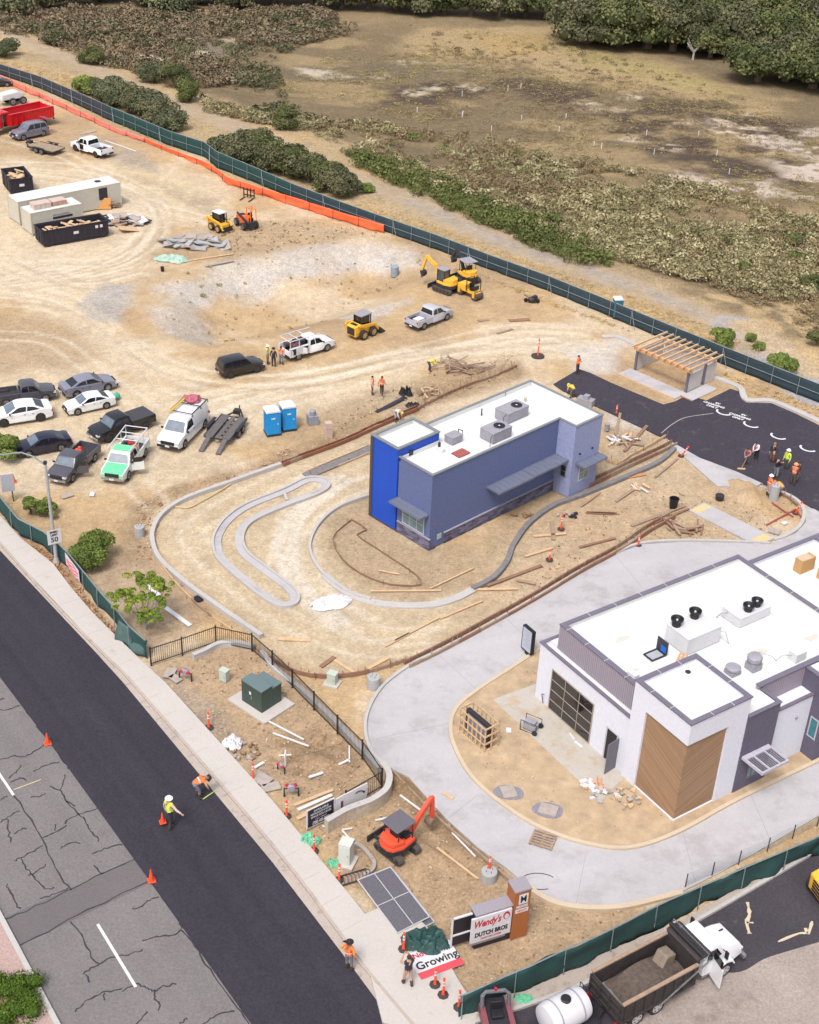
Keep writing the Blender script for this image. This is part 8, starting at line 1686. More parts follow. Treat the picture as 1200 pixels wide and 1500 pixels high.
def scatter(name, label, cat, poly, n, rad, hgt_, vm, leaf, per=60, dens=None, seed=0, kind='stuff'):
    P = [tuple(G(*p)[:2]) for p in poly]; r_ = np.random.RandomState(seed); xs_ = [p[0] for p in P]; ys_ = [p[1] for p in P]; X_ = []; Y_ = []
    while len(X_) < n:
        x = r_.uniform(min(xs_), max(xs_), n*2); y = r_.uniform(min(ys_), max(ys_), n*2); ok = sdist(x, y, P) < 0
        if dens is not None: ok &= dens(x, y) > r_.uniform(0, 1, len(x))
        X_ += list(x[ok]); Y_ += list(y[ok])
        if not ok.any(): break
    X_ = np.array(X_[:n]); Y_ = np.array(Y_[:n]); Z_ = hz(X_, Y_); s = r_.uniform(.35, 1.05, n)+.6*(r_.uniform(0, 1, n) > .8); VV = []; FF = []; AA = []; o = 0
    protos = []
    for q in range(8):
        k = 4; L = [(r_.uniform(-.5, .5), r_.uniform(-.5, .5), .35, r_.uniform(.4, .6), r_.uniform(.4, .6), r_.uniform(.3, .55)) for _ in range(k)]; V, F, a = leafcloud(L, per, leaf/rad, seed*10+q); protos.append((V, F, a))
    for i in range(n):
        V, F, a = protos[i % 8]; th = r_.uniform(0, 6.28); c, sn = math.cos(th), math.sin(th); W_ = np.empty_like(V); W_[:, 0] = (V[:, 0]*c-V[:, 1]*sn)*rad*s[i]+X_[i]; W_[:, 1] = (V[:, 0]*sn+V[:, 1]*c)*rad*s[i]+Y_[i]; W_[:, 2] = V[:, 2]*hgt_*s[i]*1.2+Z_[i]-.05
        VV.append(W_); FF.append(F+o); o += len(V); AA.append(np.clip(a*.65+r_.uniform(0, .35), 0, 1))
    ob = npmesh(name, np.vstack(VV), np.vstack(FF), vm, attr={'var': np.concatenate(AA)}); reg(ob, label, cat, kind='stuff'); return ob
belt = [(300, 150), (400, 175), (560, 185), (760, 215), (960, 260), (1110, 300), (1230, 330), (1230, 440), (1150, 440), (1060, 425), (950, 395), (860, 372), (760, 330), (700, 305), (610, 268), (520, 222), (440, 190), (370, 180), (300, 165)]
cl1 = lambda x, y: ss(.26, .62, fbm(x/11, y/9, 61, 3)); cl2 = lambda x, y: ss(.5, .6, fbm(x/13, y/10, 62, 3)); cl3 = lambda x, y: ss(.34, .66, fbm(x/9, y/9, 63, 3))
scatter('sage_scrub', 'pale flowering sage scrub covering the slope beyond the trail', 'scrub', belt, 2600, .95, .95, V_sage, .105, 110, cl1, 1)
scatter('dark_scrub', 'brown woody scrub mixed through the sage slope', 'scrub', belt, 1700, .9, .8, V_brn, .10, 90, cl3, 2)
scatter('green_scrub', 'strip of bright green brush along the upper side of the trail', 'scrub', [(500, 222), (560, 235), (640, 262), (720, 300), (800, 322), (870, 355), (900, 395), (830, 385), (760, 352), (680, 318), (600, 280), (530, 250)], 480, 1.1, 1.1, V_grn, .11, 170, lambda x, y: .25+.75*cl3(x, y), 3)
scatter('green_scrub', 'bright green bushes scattered through the sage slope', 'scrub', belt, 60, 1.1, .8, V_grn, .11, 110, cl2, 4)
scatter('grey_scrub', 'grey brown thicket at the upper left of the wetland', 'scrub', [(-20, 20), (120, 14), (480, 18), (520, 50), (420, 70), (300, 60), (330, 90), (430, 110), (300, 130), (160, 100), (60, 60), (-20, 40)], 1900, 1.3, 1.1, V_gry, .17, 70, cl1, 5)
scatter('olive_scrub', 'olive brush at the upper left between thicket and trail', 'scrub', [(-20, 30), (120, 20), (480, 20), (500, 45), (400, 90), (420, 150), (480, 200), (400, 180), (280, 140), (180, 108), (60, 58)], 1100, 1.2, 1.0, V_olive, .16, 80, cl3, 6)
scatter('wetland_scrub', 'low brown tufts spread over the dried wetland', 'scrub', [(420, 100), (640, 70), (900, 110), (1230, 200), (1230, 340), (1000, 290), (760, 210), (560, 170)], 3200, .75, .26, V_brn, .10, 26, cl1, 7)
scatter('wetland_grass', 'pale tussocks of dry grass on the wetland', 'grass', [(560, 30), (850, 60), (1230, 200), (1230, 360), (950, 270), (600, 180), (400, 130)], 2600, .6, .2, V_weed, .10, 22, cl3, 8)
scatter('dark_tufts', 'dark tufts dotted over the pale grass near the oaks', 'scrub', [(620, 45), (850, 70), (960, 95), (1060, 130), (1140, 160), (1060, 150), (900, 118), (700, 88), (620, 70)], 90, .9, .5, V_brn, .13, 60, None, 9)
scatter('bank_scrub', 'dry reddish brush on the bank right of the gravel trail', 'scrub', [(1010, 395), (1230, 400), (1230, 500), (1180, 500), (1110, 460)], 380, .8, .5, V_brn, .11, 60, cl3, 10)
scatter('dry_grass', 'golden dry grass between the long fence and the trail', 'grass', [(520, 300), (640, 330), (800, 390), (960, 445), (1090, 500), (1200, 575), (1200, 588), (1060, 525), (960, 480), (800, 415), (640, 356), (520, 312)], 1500, .35, .2, V_grass, .05, 20, None, 11)
scatter('dry_grass', 'dry grass along the bank beyond the upper fence', 'grass', [(0, 85), (100, 110), (200, 180), (300, 225), (320, 235), (200, 195), (60, 125), (0, 108)], 700, .4, .2, V_grass, .06, 20, None, 12)
scatter('weeds', 'small dry weeds dotted over the sloping pit', 'weeds', [(250, 400), (440, 365), (620, 370), (630, 400), (560, 440), (440, 480), (320, 505), (240, 470)], 110, .2, .22, V_weed, .05, 24, None, 13)
scatter('weeds', 'small dark weeds on the rough ground above the pit', 'weeds', [(300, 330), (440, 320), (560, 345), (460, 365), (340, 375)], 110, .16, .12, V_brn, .05, 20, None, 14)
scatter('weeds', 'dry weeds at the foot of the long fence', 'weeds', [(700, 400), (900, 475), (935, 490), (900, 480), (760, 430)], 140, .22, .2, V_grass, .05, 20, None, 15)
scatter('weeds', 'dry weeds between the white curb and the fence at the right', 'weeds', [(1060, 545), (1110, 562), (1205, 600), (1205, 615), (1130, 582), (1090, 580)], 140, .22, .2, V_grass, .05, 20, None, 16)
scatter('dry_weeds', 'strip of dry brown weeds between sidewalk and roadside fence', 'weeds', [(28, 792), (70, 806), (110, 858), (150, 905), (180, 935), (172, 940), (140, 905), (100, 850), (60, 818)], 260, .2, .1, vegmat('russet_weeds', [(160, 116, 84), (190, 146, 106), (214, 176, 134)]), .06, 20, None, 17)
for i, (x, y) in enumerate(((677, 141), (744, 133), (763, 130), (677, 172), (678, 170), (720, 192), (764, 176), (611, 165), (829, 174), (819, 193), (947, 198), (1023, 200), (881, 218), (958, 227), (1050, 228), (1068, 255), (870, 215))):
    p = G(x, y); mb = MB(); mb.box((0, 0, .35), (.09, .09, .7)); mb.lathe([(.08, .66), (.02, .8)], 6); o = mb.build('marker_stake', M_paper, loc=p); reg(o, 'thin white marker stake standing in the dried wetland', 'stake', 'white stakes in the wetland')
M_sl = mat('broken_slab', (186, 174, 166), .9, .15, 3); M_wh = mat('white_plastic', (240, 240, 242), .5, .05)
def board(a, b, w, m_, label, z=.0, h=.06, name='loose_board', cat='board', group='loose boards around the blue building', za=0, zb=0):
    A_ = Vector(G0(*a)); B_ = Vector(G0(*b)); mid = (A_+B_)/2; t = MB(); t.bar((A_.x-mid.x, A_.y-mid.y, z+h/2+za), (B_.x-mid.x, B_.y-mid.y, z+h/2+zb), w, h); o = t.build(name, m_, loc=mid); reg(o, label, cat, group); return o
q4 = lambda x, y: (400+x/3, 640+y/3)
q6 = lambda x, y: (540+x/3.333, 540+y/3.333)
q7 = lambda x, y: (780+x/2.857, 460+y/2.857)
q5 = lambda x, y: (200+x/3, 880+y/3)
qb = lambda x, y: (400+x/4, 1120+y/4)
for a, b, w, m_, lb in (
    (q4(430, 678), q4(740, 676), .14, M_wood, 'long pale board lying inside the rounded end of the building curb'), (q4(690, 668), q4(880, 578), .12, M_wood, 'pale board slanting up to the right near the join of pale and fresh curb'),
    (q4(535, 897), q4(735, 792), .14, M_wood, 'long pale board in the dirt left of the drive, nearer the viewer'), (q4(735, 800), q4(920, 722), .13, M_wood, 'pale board end to end with the long board left of the drive'),
    (q4(22, 888), q4(165, 895), .3, M_wood, 'wide pale board in the open dirt left of the drive'), (q4(466, 588), q4(555, 604), .14, M_wood, 'short pale board inside the ring of thin form boards'), (q4(942, 655), q4(1180, 566), .26, M_wood2, 'long red brown timber beside the fresh curb'),
    (q4(1070, 630), q4(1155, 646), .25, M_wood3, 'short grey brown timber next to the red brown timber'), (q4(885, 672), q4(1078, 668), .2, M_wood, 'pale board below the long red brown timber'), (q6(808, 820), q6(965, 806), .22, M_wood, 'pale board left of the orange traffic tube by the fresh curb'),
    (q6(897, 748), q6(903, 836), .3, M_wood3, 'dark short plank pointing at the viewer by the orange tube'), (q6(1060, 705), q6(1206, 710), .2, M_wood2, 'red brown timber below the pale blue end wall'), (q6(1030, 873), q6(1205, 828), .2, M_wood2, 'red brown timber slanting toward the drive'),
    (q6(765, 918), q6(900, 876), .2, M_wood, 'pale plank left of the slanting red brown timber'), (q7(415, 888), q7(640, 802), .24, M_wood3, 'long grey timber left of the concrete walkway'), (q7(440, 905), q7(655, 815), .2, M_wood2, 'long red brown timber lying along the grey timber'),
    (q7(365, 690), q7(473, 670), .35, mat('orange_plank', (214, 152, 100), .8, .12), 'wide orange plank below the formwork at the right of the blue building'), (q7(343, 535), q7(368, 415), .22, M_wood3, 'upright looking grey plank behind the blue building'),
    (q7(385, 575), q7(480, 468), .26, M_wood2, 'long leaning red brown plank at the edge of the black asphalt'), (q7(318, 552), q7(400, 500), .18, M_wood, 'pale plank beside the leaning red brown plank'), (q7(350, 785), q7(432, 728), .25, M_wood3, 'grey plank in the dirt right of the blue building'),
    (q7(515, 682), q7(608, 605), .2, M_wood3, 'grey plank at the foot of the leaning orange tube'), (q7(205, 806), q7(282, 750), .15, M_wood3, 'thin grey plank along the fresh curb'), (q5(810, 292), q5(870, 248), .3, M_wood2, 'red brown short plank near the curved formwork'),
    (q5(870, 262), q5(965, 322), .2, M_wood, 'pale plank crossing behind the pale cabinet'), (q5(1015, 300), q5(1108, 250), .28, M_wood, 'pale plank above the round concrete pole base'), (q5(1092, 202), q5(1200, 145), .16, M_wood, 'pale plank slanting toward the drive formwork'),
    ((650, 1163), (664, 1171), .2, M_wood, 'short board lying alone on the concrete drive'), ((252, 386), (342, 372), .22, M_wood, 'long pale board below the pile of broken slabs'),
    ((300, 390), (342, 382), .35, M_sl, 'pale grey board below the long pale board'), ((154, 206), (200, 222), .16, M_wh, 'long white pipe behind the white far pickup'), ((118, 197), (140, 192), .5, M_sl, 'grey slab stack behind the far white pickup'),
    ((728, 489), (751, 482), .25, M_wood3, 'grey plank alone on the dirt road'), ((746, 470), (776, 468), .5, M_wood2, 'flat brown sheet on the dirt road'), ((700, 470), (716, 468), .4, M_wood3, 'small flat brown sheet left on the dirt road'),
    (q7(228, 830), q7(355, 836), .2, M_wood2, 'red brown timber left of the walkway'), (qb(600, 330), qb(680, 312), .1, M_wh, 'white pipe left of the red orange excavator'), (qb(745, 182), qb(862, 268), .1, M_wh, 'white pipe running behind the red orange excavator'), (qb(1050, 402), qb(1186, 542), .08, M_wh, 'thin white pipe along the edge of the soil near the drive'),
    (qb(405, 385), qb(465, 376), .08, M_wh, 'short white pipe above the white cabinet'), (qb(405, 388), qb(470, 460), .08, M_wh, 'white pipe running down to the white cabinet'), (qb(290, 362), qb(350, 384), .08, M_wh, 'white pipe below the navy leasing sign'),
    (qb(120, 242), qb(352, 150), .2, M_wood, 'upper pale board of the stack behind the navy leasing sign'), (qb(145, 268), qb(345, 180), .2, M_wh, 'white board of the stack behind the navy leasing sign'), (qb(140, 320), qb(235, 272), .24, M_wood, 'lower pale board of the stack behind the navy leasing sign'),
    (q5(578, 530), q5(735, 612), .1, M_wh, 'upper white pipe in front of the transformer'), (q5(600, 583), q5(757, 641), .1, M_wh, 'lower white pipe in front of the transformer'), (q5(935, 640), q5(936, 712), .08, M_wh, 'white pipe standing out of the trench'), (q5(890, 722), q5(935, 700), .14, M_wh, 'short white pipe in the trench'),
    (q5(758, 778), q5(820, 757), .16, M_wh, 'white pipe fitting in the dirt below the trench'), (q5(520, 735), q5(560, 712), .16, M_wh, 'small white pipe beside the traffic tube'), ((240, 889), (279, 917), .3, M_wh, 'bundle of white pipes in the dirt right of the young tree'), ((209, 852), (233, 873), .3, M_wh, 'bundle of white pipes behind the crown of the young tree'),
    ((834, 1077), (841, 1087), .1, M_wh, 'short white tube on the patio, the upper one'), ((842, 1089), (853, 1098), .14, M_wh, 'short white tube on the patio, the lower one'), ((640, 1180+62), (700, 1288), .12, M_wood, 'thin pale board along the dug edge by the drive')):
    board(a, b, w, m_, lb, z=.13 if 'patio' in lb else (.035 if 'drive' in lb and 'alone' in lb else 0))
def formwork(pts, label, m1=M_wood2, h=.3, w=.08, stakes=.9, sm=4, both=None, sh=.5):
    P = [np.array(p) for p in smoothpath(W(pts), sm)]; o = P[0]; t = empty('formwork', (o[0], o[1], 0), 0, label, 'formwork'); k = 0
    step = max(1, len(P)//max(1, int(plen(P)/2.4)))
    for off in ([0] if both is None else [-both/2, both/2]):
        for i in range(0, len(P)-1, step):
            Q = [P[j]-o for j in range(i, min(i+step+1, len(P)))]; mb = MB(); ribbon(mb, Q, w, 0, h*rnd.uniform(.85, 1.1), off=off); mb.build('form_board', m1 if rnd.random() < .75 else M_wood3, t)
    s = .2; L = plen(P)
    while s < L and k < 95:
        p = interp([np.array((q[0], q[1])) for q in P], s)-o; mb = MB(); x, y = p[0]+rnd.uniform(-.2, .2), p[1]+rnd.uniform(-.2, .2); mb.bar((x, y, -.05), (x+rnd.uniform(-.08, .08), y+rnd.uniform(-.08, .08), sh*rnd.uniform(.7, 1.3)), .045); mb.build('stake', M_wood3 if k % 3 else M_rust, t); k += 1; s += stakes*rnd.uniform(.7, 1.3)
    return t
formwork([(413, 682), (440, 671), (500, 649), (560, 622), (612, 599)], 'long rust coloured formwork running up behind the blue building', M_rust, .28, .08, .8, both=.35)
formwork([(612, 599), (650, 580), (690, 563), (730, 549), (757, 537)], 'stake lined formwork continuing toward the far side of the blue building', M_wood2, .2, .08, .45, sh=.7)
formwork([(596, 976), (640, 955), (700, 923), (780, 878), (850, 836), (905, 806), (950, 776), (985, 757)], 'long brown formwork along the outer curb of the concrete drive', M_wood2, .3, .1, .7, both=.5)
formwork([(395, 965), (430, 985), (470, 993), (520, 990), (560, 980), (596, 968)], 'curved brown formwork beside the iron fence and the pale cabinet', M_wood2, .28, .08, .5)
formwork([(232, 822), (262, 860), (300, 896), (345, 928), (385, 958)], 'pale thin form boards outside the curved curb by the young tree', M_wood, .16, .06, 1.0, sh=.3)
formwork([(988, 650), (960, 664), (925, 680), (890, 697), (860, 712)], 'brown formwork running along the fresh curb at the right of the blue building', M_wood2, .3, .08, .7, both=.5)
formwork([(975, 640), (950, 655), (925, 668), (905, 680), (880, 668), (872, 650)], 'pale formwork box at the corner right of the blue building', M_wood, .25, .06, .9)
formwork([(1113, 712), (1150, 728), (1168, 742)], 'low brown formwork on the tip of the curved dirt island', M_wood2, .2, .06, .8)
formwork([(572, 1128), (612, 1170), (655, 1212), (705, 1255), (748, 1292)], 'long grey board edging along the dug strip below the concrete drive', M_wood3, .16, .1, 2.2, sh=.3)
c9 = [q4(345, 366), q4(275, 425), q4(266, 470), q4(305, 540), q4(380, 600), q4(480, 642), q4(560, 655), q4(650, 652), q4(625, 605), q4(540, 548), q4(440, 482), q4(368, 432), q4(412, 410), q4(345, 366)]
formwork(c9, 'closed ring of thin brown form boards laid out before the blue building', M_wood2, .12, .04, 1.6, sm=2, sh=.3)
formwork([(455, 695), (490, 680), (545, 657)], 'pale board edging of the fresh grey gutter left of the tower', M_wood, .15, .05, 1.2, both=.9, sh=.3)
def heapof(name, label, cat, px, n, rx, ry, L_, wdt, m_, hgt_=.4, flatb=False, kind='stuff', z=0):
    p = G(*px); mb = MB()
    for i in range(n):
        a = rnd.uniform(0, 6.28); q = math.sqrt(rnd.random()); x, y = rx*q*math.cos(a), ry*q*math.sin(a); zz_ = rnd.uniform(0, hgt_)*(1-q*.7); l = L_*rnd.uniform(.5, 1.2)
        mb.m(rnd.randrange(len(m_)) if isinstance(m_, list) else 0).box((x, y, zz_+.04), (l, wdt*rnd.uniform(.6, 1.5) if not flatb else l*rnd.uniform(.5, .9), .06 if not flatb else .1), rnd.uniform(0, 3.1), rnd.uniform(-.25, .25), rnd.uniform(-.3, .3))
    o = mb.build(name, m_, loc=(p[0], p[1], max(p[2], float(hz(p[0], p[1])))+z)); reg(o, label, cat, kind=kind); return o
heapof('form_lumber_heap', 'heap of thin form boards and sticks beside the bending yellow worker', 'lumber', (680, 541), 26, 2.0, .8, 2.2, .1, [M_wood3, M_wood2], .5)
heapof('form_lumber_heap', 'small heap of pale boards behind the long formwork', 'lumber', (630, 575), 14, 1.2, .6, 1.6, .12, [M_wood, M_wood3], .4)
heapof('rebar_heap', 'tangle of thin sticks in the dirt right of the bending worker', 'sticks', (655, 532), 10, 1.2, .6, 2.0, .05, [M_wood3], .6)
heapof('form_lumber_heap', 'boards and scraps heaped behind the pale blue end wall', 'lumber', (915, 645), 16, 1.4, .7, 1.4, .15, [M_wood, M_wood3, M_paper], .35)
heapof('form_lumber_heap', 'paper and board scraps right of the blue building', 'scraps', (940, 715), 9, .6, .5, .7, .15, [M_wood, M_paper], .2)
heapof('form_lumber_heap', 'grey timber scraps left of the concrete walkway', 'lumber', (1000, 775), 14, 1.6, .7, 1.6, .15, [M_wood3, M_wood2], .3)
heapof('slab_rubble', 'pile of broken grey concrete slabs by the green plastic sheet', 'rubble', (282, 358), 44, 3.2, 1.4, 1.5, .5, [M_sl, M_conc], .9, True)
heapof('scrap_pile', 'white and grey scrap piled at the end of the cream containers', 'scrap', (182, 325), 46, 2.6, 1.4, 1.3, .4, [M_paper, M_sl, M_wood3, M_dark], .8, True)
heapof('patio_scraps', 'white plaster scraps and rags at the lower end of the patio', 'scraps', (882, 1166), 16, .9, .6, .3, .2, [M_sl, M_conc, M_paper], .2, True, z=.1)
heapof('patio_scraps', 'pile of pale rubble stones beside the wood clad corner', 'rubble', (918, 1172), 30, .8, .9, .24, .2, [M_wood, M_sl], .25, True, z=.1)
heapof('brick_scraps', 'orange brick scraps on the patio edge', 'scraps', (868, 1152), 14, .7, .4, .4, .2, [mat('orange_scrap', (222, 168, 130), .9, .1), M_paper], .1, True, z=.12)
heapof('pipe_fittings', 'stones and dark fittings under the pile of pale curb planks', 'scraps', (832, 755), 10, .8, .3, .35, .2, [M_dark, M_sl], .15, True)
heapof('clods', 'row of dark clods before the blue building', 'clods', (771, 756), 12, 1.1, .2, .3, .2, [mat('clod', (160, 126, 92), .95, .2, 5)], .2, True)
heapof('rock_scraps', 'stones scattered around the white cloth bundle', 'stones', (350, 1100), 30, 1.3, .8, .22, .2, [M_sl, mat('clod', (160, 126, 92))], .1, True)
mb = MB(); r_ = random.Random(11)
for poly, n, sz in (([(560, 1140), (640, 1180), (700, 1250), (770, 1310), (940, 1335), (870, 1390), (700, 1460), (640, 1370), (440, 1200)], 420, .09), ([(230, 980), (330, 950), (400, 960), (560, 1130), (500, 1190), (400, 1160), (300, 1040)], 420, .09), ([(240, 735), (420, 670), (440, 650), (320, 690), (200, 740), (200, 830), (225, 820)], 330, .12),
                    ([(470, 620), (640, 540), (760, 515), (760, 540), (620, 600), (480, 655)], 260, .11), ([(700, 880), (960, 700), (1100, 740), (1120, 790), (930, 790), (760, 880)], 330, .09), ([(660, 1060), (790, 960), (800, 1050), (890, 1180), (1000, 1200), (860, 1235), (700, 1140)], 300, .07),
                    ([(260, 330), (340, 310), (600, 340), (500, 350), (340, 380)], 160, .16), ([(1060, 715), (1120, 715), (1170, 745), (1130, 790), (1060, 750)], 120, .09)):
    P = [tuple(G(*p)[:2]) for p in poly]; X_ = [p[0] for p in P]; Y_ = [p[1] for p in P]; k = 0
    while k < n:
        x, y = r_.uniform(min(X_), max(X_)), r_.uniform(min(Y_), max(Y_))
        if float(sdist(np.array([x]), np.array([y]), P)[0]) < 0:
            s_ = sz*.62*r_.uniform(.4, 1.5); zz_ = float(hz(x, y))+(.1 if sz == .07 else -.02); mb.m(r_.randrange(3)); mb.box((x, y, zz_), (s_*r_.uniform(1, 2.2), s_, s_*.8), r_.uniform(0, 3), r_.uniform(-.5, .5), r_.uniform(-.5, .5)); k += 1
o = mb.build('stones', [mat('stone_tan', (200, 172, 138), .9, .1), mat('stone_brown', (160, 130, 98), .9, .1), mat('stone_pale', (214, 194, 168), .9, .1)]); reg(o, 'small stones and clods scattered over the worked soil', 'stones', kind='stuff')
def crumple(name, px, rx, ry, h, m_, label, cat, seed=0, rz=0, z=0):
    p = G(*px); n = 26; V = []; F = []
    for i in range(n):
        for j in range(n):
            u, v = i/(n-1)*2-1, j/(n-1)*2-1; e = max(0, 1-(u*u+v*v)**1.2); rr = 1+.35*(float(vn(u*2+seed, v*2, seed))-.5)
            f_ = float(fbm(u*3+seed, v*3, seed, 4)); f_ = abs(f_-.5)*2.6; V.append((u*rx*rr, v*ry*rr, h*min(1, e*1.6)*(.35+.9*f_)+.01))
    for i in range(n-1):
        for j in range(n-1):
            k = i*n+j; cx, cy = (i+.5)/(n-1)*2-1, (j+.5)/(n-1)*2-1
            if cx*cx+cy*cy < 1+.35*(float(vn(cx*3+seed, cy*3, seed+5))-.5): F.append((k, k+n, k+n+1, k+1))
    mb = MB(); mb.add(V, F); o = mb.build(name, m_, loc=(p[0], p[1], max(p[2], 0)+z), rz=rz); o.modifiers.new('t', 'SOLIDIFY').thickness = .01; reg(o, label, cat); return o
M_tarp = mat('dark_green_tarp', (40, 74, 72), .6, .25, 4, k=1.2)
crumple('tarp_heap', (623, 1383), 1.2, .8, .75, M_tarp, 'crumpled dark green tarp heap on the driveway apron', 'tarp', 3, z=.14)
crumple('cloth_bundle', (341, 1090), .6, .5, .5, M_paper, 'white cloth bundle lying in the stones by the sidewalk', 'cloth', 4)
crumple('plastic_sheet', (487, 883), 1.3, .8, .3, mat('clear_plastic', (236, 234, 240), .4, .1, 3), 'crumpled translucent white plastic sheet inside the drive-through', 'plastic sheet', 6, R(25))
crumple('plastic_sheet', (252, 380), 1.8, 1.0, .4, mat('pale_green_plastic', (176, 206, 190), .5, .15, 3), 'pale green plastic sheet at the foot of the broken slabs', 'plastic sheet', 8)
crumple('torn_plastic', (453, 1232), .6, .5, .3, mat('torn_green', (120, 206, 164), .6, .2, 4), 'torn green plastic around a traffic tube by the sidewalk', 'plastic', 9)
crumple('torn_plastic', (490, 1265), .35, .3, .25, mat('torn_green', (120, 206, 164)), 'small torn green plastic left of the white cabinet', 'plastic', 10)
crumple('trash_bag', (595, 577), .55, .4, .6, M_black, 'black bag in the dirt behind the long formwork, farther one', 'bag', 11); crumple('trash_bag', (605, 595), .6, .35, .35, M_black, 'black bag beside the bending worker in pale clothes', 'bag', 12)
crumple('fallen_fabric', (768, 1466), .5, .3, .2, mat('torn_green', (120, 206, 164)), 'small green plastic scrap below the lower green fence', 'plastic', 14, z=.1)
a = Vector(G0(609, 1403)); b = Vector(G0(655, 1386)); d_ = (b-a).normalized(); nrm = Vector((-d_.y, d_.x, 0)); c_ = Vector(G0(637, 1408)); c_.z = .165
t = empty('fallen_banner', c_, 0, 'fallen white banner with black letters and a red strip beside the dark tarp', 'banner'); fr2 = lambda u, v, z_=.0: d_*u+nrm*v+Vector((0, 0, z_))
mb = MB(); mb.add([fr2(-1.15, -.85), fr2(1.15, -.85), fr2(1.15, .75), fr2(-1.15, .75), fr2(-1.15, -.85, .012), fr2(1.15, -.85, .012), fr2(1.15, .75, .012), fr2(-1.15, .75, .012)], [(3, 2, 1, 0), (4, 5, 6, 7), (0, 1, 5, 4), (1, 2, 6, 5), (2, 3, 7, 6), (3, 0, 4, 7)]); mb.build('sheet', M_paper, t)
mb = MB(); mb.add([fr2(-1.15, -.85, .016), fr2(1.15, -.85, .016), fr2(1.15, -.45, .016), fr2(-1.15, -.45, .016)], [(0, 1, 2, 3)]); mb.build('red_strip', mat('banner_red', (232, 84, 96), .7, .05), t)
text_mesh('Growing', .62, M_ink, 'lettering', t, frame(fr2(.05, -.12, .018), d_, nrm), bold=.014, ext=.001); text_mesh('Now', .42, M_redp, 'lettering', t, frame(fr2(-.5, .5, .018), d_, nrm), bold=.012, ext=.001)
c4 = [Vector(G0(*p)) for p in ((524, 1293), (572, 1274), (629, 1347), (582, 1371))]
for i, (z_, dx_) in enumerate(((.0, (.25, -.2)), (.12, (0, 0)))):
    o = c4[0]; t = empty('gate_panel', o+Vector((dx_[0], dx_[1], z_+.02)), 0, ('lower' if i == 0 else 'upper')+' chain link gate panel of the two lying by the sidewalk', 'gate panel', 'gate panels on the ground')
    q = [p-o for p in c4]; mb = MB()
    for a, b in ((0, 1), (1, 2), (2, 3), (3, 0)): mb.cyl(q[a]+Vector((0, 0, .05)), q[b]+Vector((0, 0, .05)), .035, 6)
    m0, m1, m2, m3 = (q[0]+q[1])/2, (q[2]+q[3])/2, (q[1]+q[2])/2, (q[3]+q[0])/2; mb.cyl(m0+Vector((0, 0, .06)), m1+Vector((0, 0, .06)), .025, 6); mb.cyl(m2+Vector((0, 0, .05)), m3+Vector((0, 0, .05)), .025, 6); mb.build('frame', mat('bright_galvanised', (206, 204, 208), .6, .06), t)
    mb = MB();
    for a, b, c, d in ((0, 1, 2, 3),): mb.add([q[a]+Vector((0, 0, .03)), q[b]+Vector((0, 0, .03)), q[c]+Vector((0, 0, .03)), q[d]+Vector((0, 0, .03))], [(0, 1, 2, 3)])
    mb.build('mesh_infill', mat('slatted_mesh', (108, 105, 114), .7, .25, 14), t)
for i in range(15):
    s_ = i/14; P = smoothpath([G0(*qb(*p))[:2] for p in ((470, 462), (520, 490), (560, 530), (592, 580), (582, 622), (540, 648))], 8); p = P[int(s_*(len(P)-1))]; n_ = P[min(len(P)-1, int(s_*(len(P)-1))+1)]-P[max(0, int(s_*(len(P)-1))-1)]
    mb = MB(); mb.box((0, 0, .07), (.26, .2, .18), math.atan2(n_[1], n_[0])); o = mb.build('edging_stone', M_sl, loc=(p[0], p[1], 0), bevel=.03); reg(o, 'grey stone in the curved edging around the white cabinet', 'stone', 'stones edging the white cabinet')
def grid_rack(px, label, L_=1.6, W__=.5, rz=0):
    t = empty('rebar_rack', G(*px), rz, label, 'rack'); mb = MB()
    for y in (-W__/2, W__/2): mb.bar((-L_/2, y, .1), (L_/2, y, .1), .05)
    for k in range(9): x = -L_/2+L_*k/8; mb.tube([(x, -W__/2, .1), (x+.06, 0, .3), (x, W__/2, .1)], .02, 5)
    mb.build('bars', M_dark, t); mb = MB(); mb.b2(-L_/2, L_/2, -W__/2, W__/2, 0, .04); mb.build('base', M_wood3, t)
grid_rack((518, 1287), 'dark metal rack of curved bars left of the gate panels', 1.6, .6, R(25))
def valve(px, label, sc=1.):
    t = empty('pipe_valve', G(*px), rnd.uniform(0, 3), label, 'valve'); t.scale = (sc, sc, sc); mb = MB(); mb.tube([(-.35, 0, 0), (-.35, 0, .5), (.35, 0, .5), (.35, 0, 0)], .05, 8); mb.build('pipe', M_dark, t); mb = MB(); mb.lathe([(.16, -.12), (.2, 0), (.16, .12)], 12, (0, 0, .55), 'Y'); mb.cyl((0, 0, .55), (0, 0, .85), .04, 8); mb.build('valve_body', M_unit, t)
    for x in (-.2, .2): mb = MB(); mb.lathe([(.12, .6), (.12, .64)], 12, (x, .1, 0)); mb.build('handwheel', M_redp, t)
valve((272, 996), 'grey and red pipe valve left of the small green cabinet', 1.1); valve((427, 1166), 'grey and red pipe valve behind the navy leasing sign', 1.1); valve((412, 1130), 'dark pipe valve above the valve by the leasing sign', .8)
mb = MB(); p = G0(418, 1122); mb.tube([(0, 0, 0), (0, 0, .9)], .05, 8); mb.tube([(-.35, 0, .75), (.35, 0, .85)], .04, 8); mb.tube([(0, -.3, .9), (0, .3, .9)], .04, 8); o = mb.build('white_standpipe', M_wh, loc=p); reg(o, 'white cross shaped standpipe beside the trench', 'pipe')
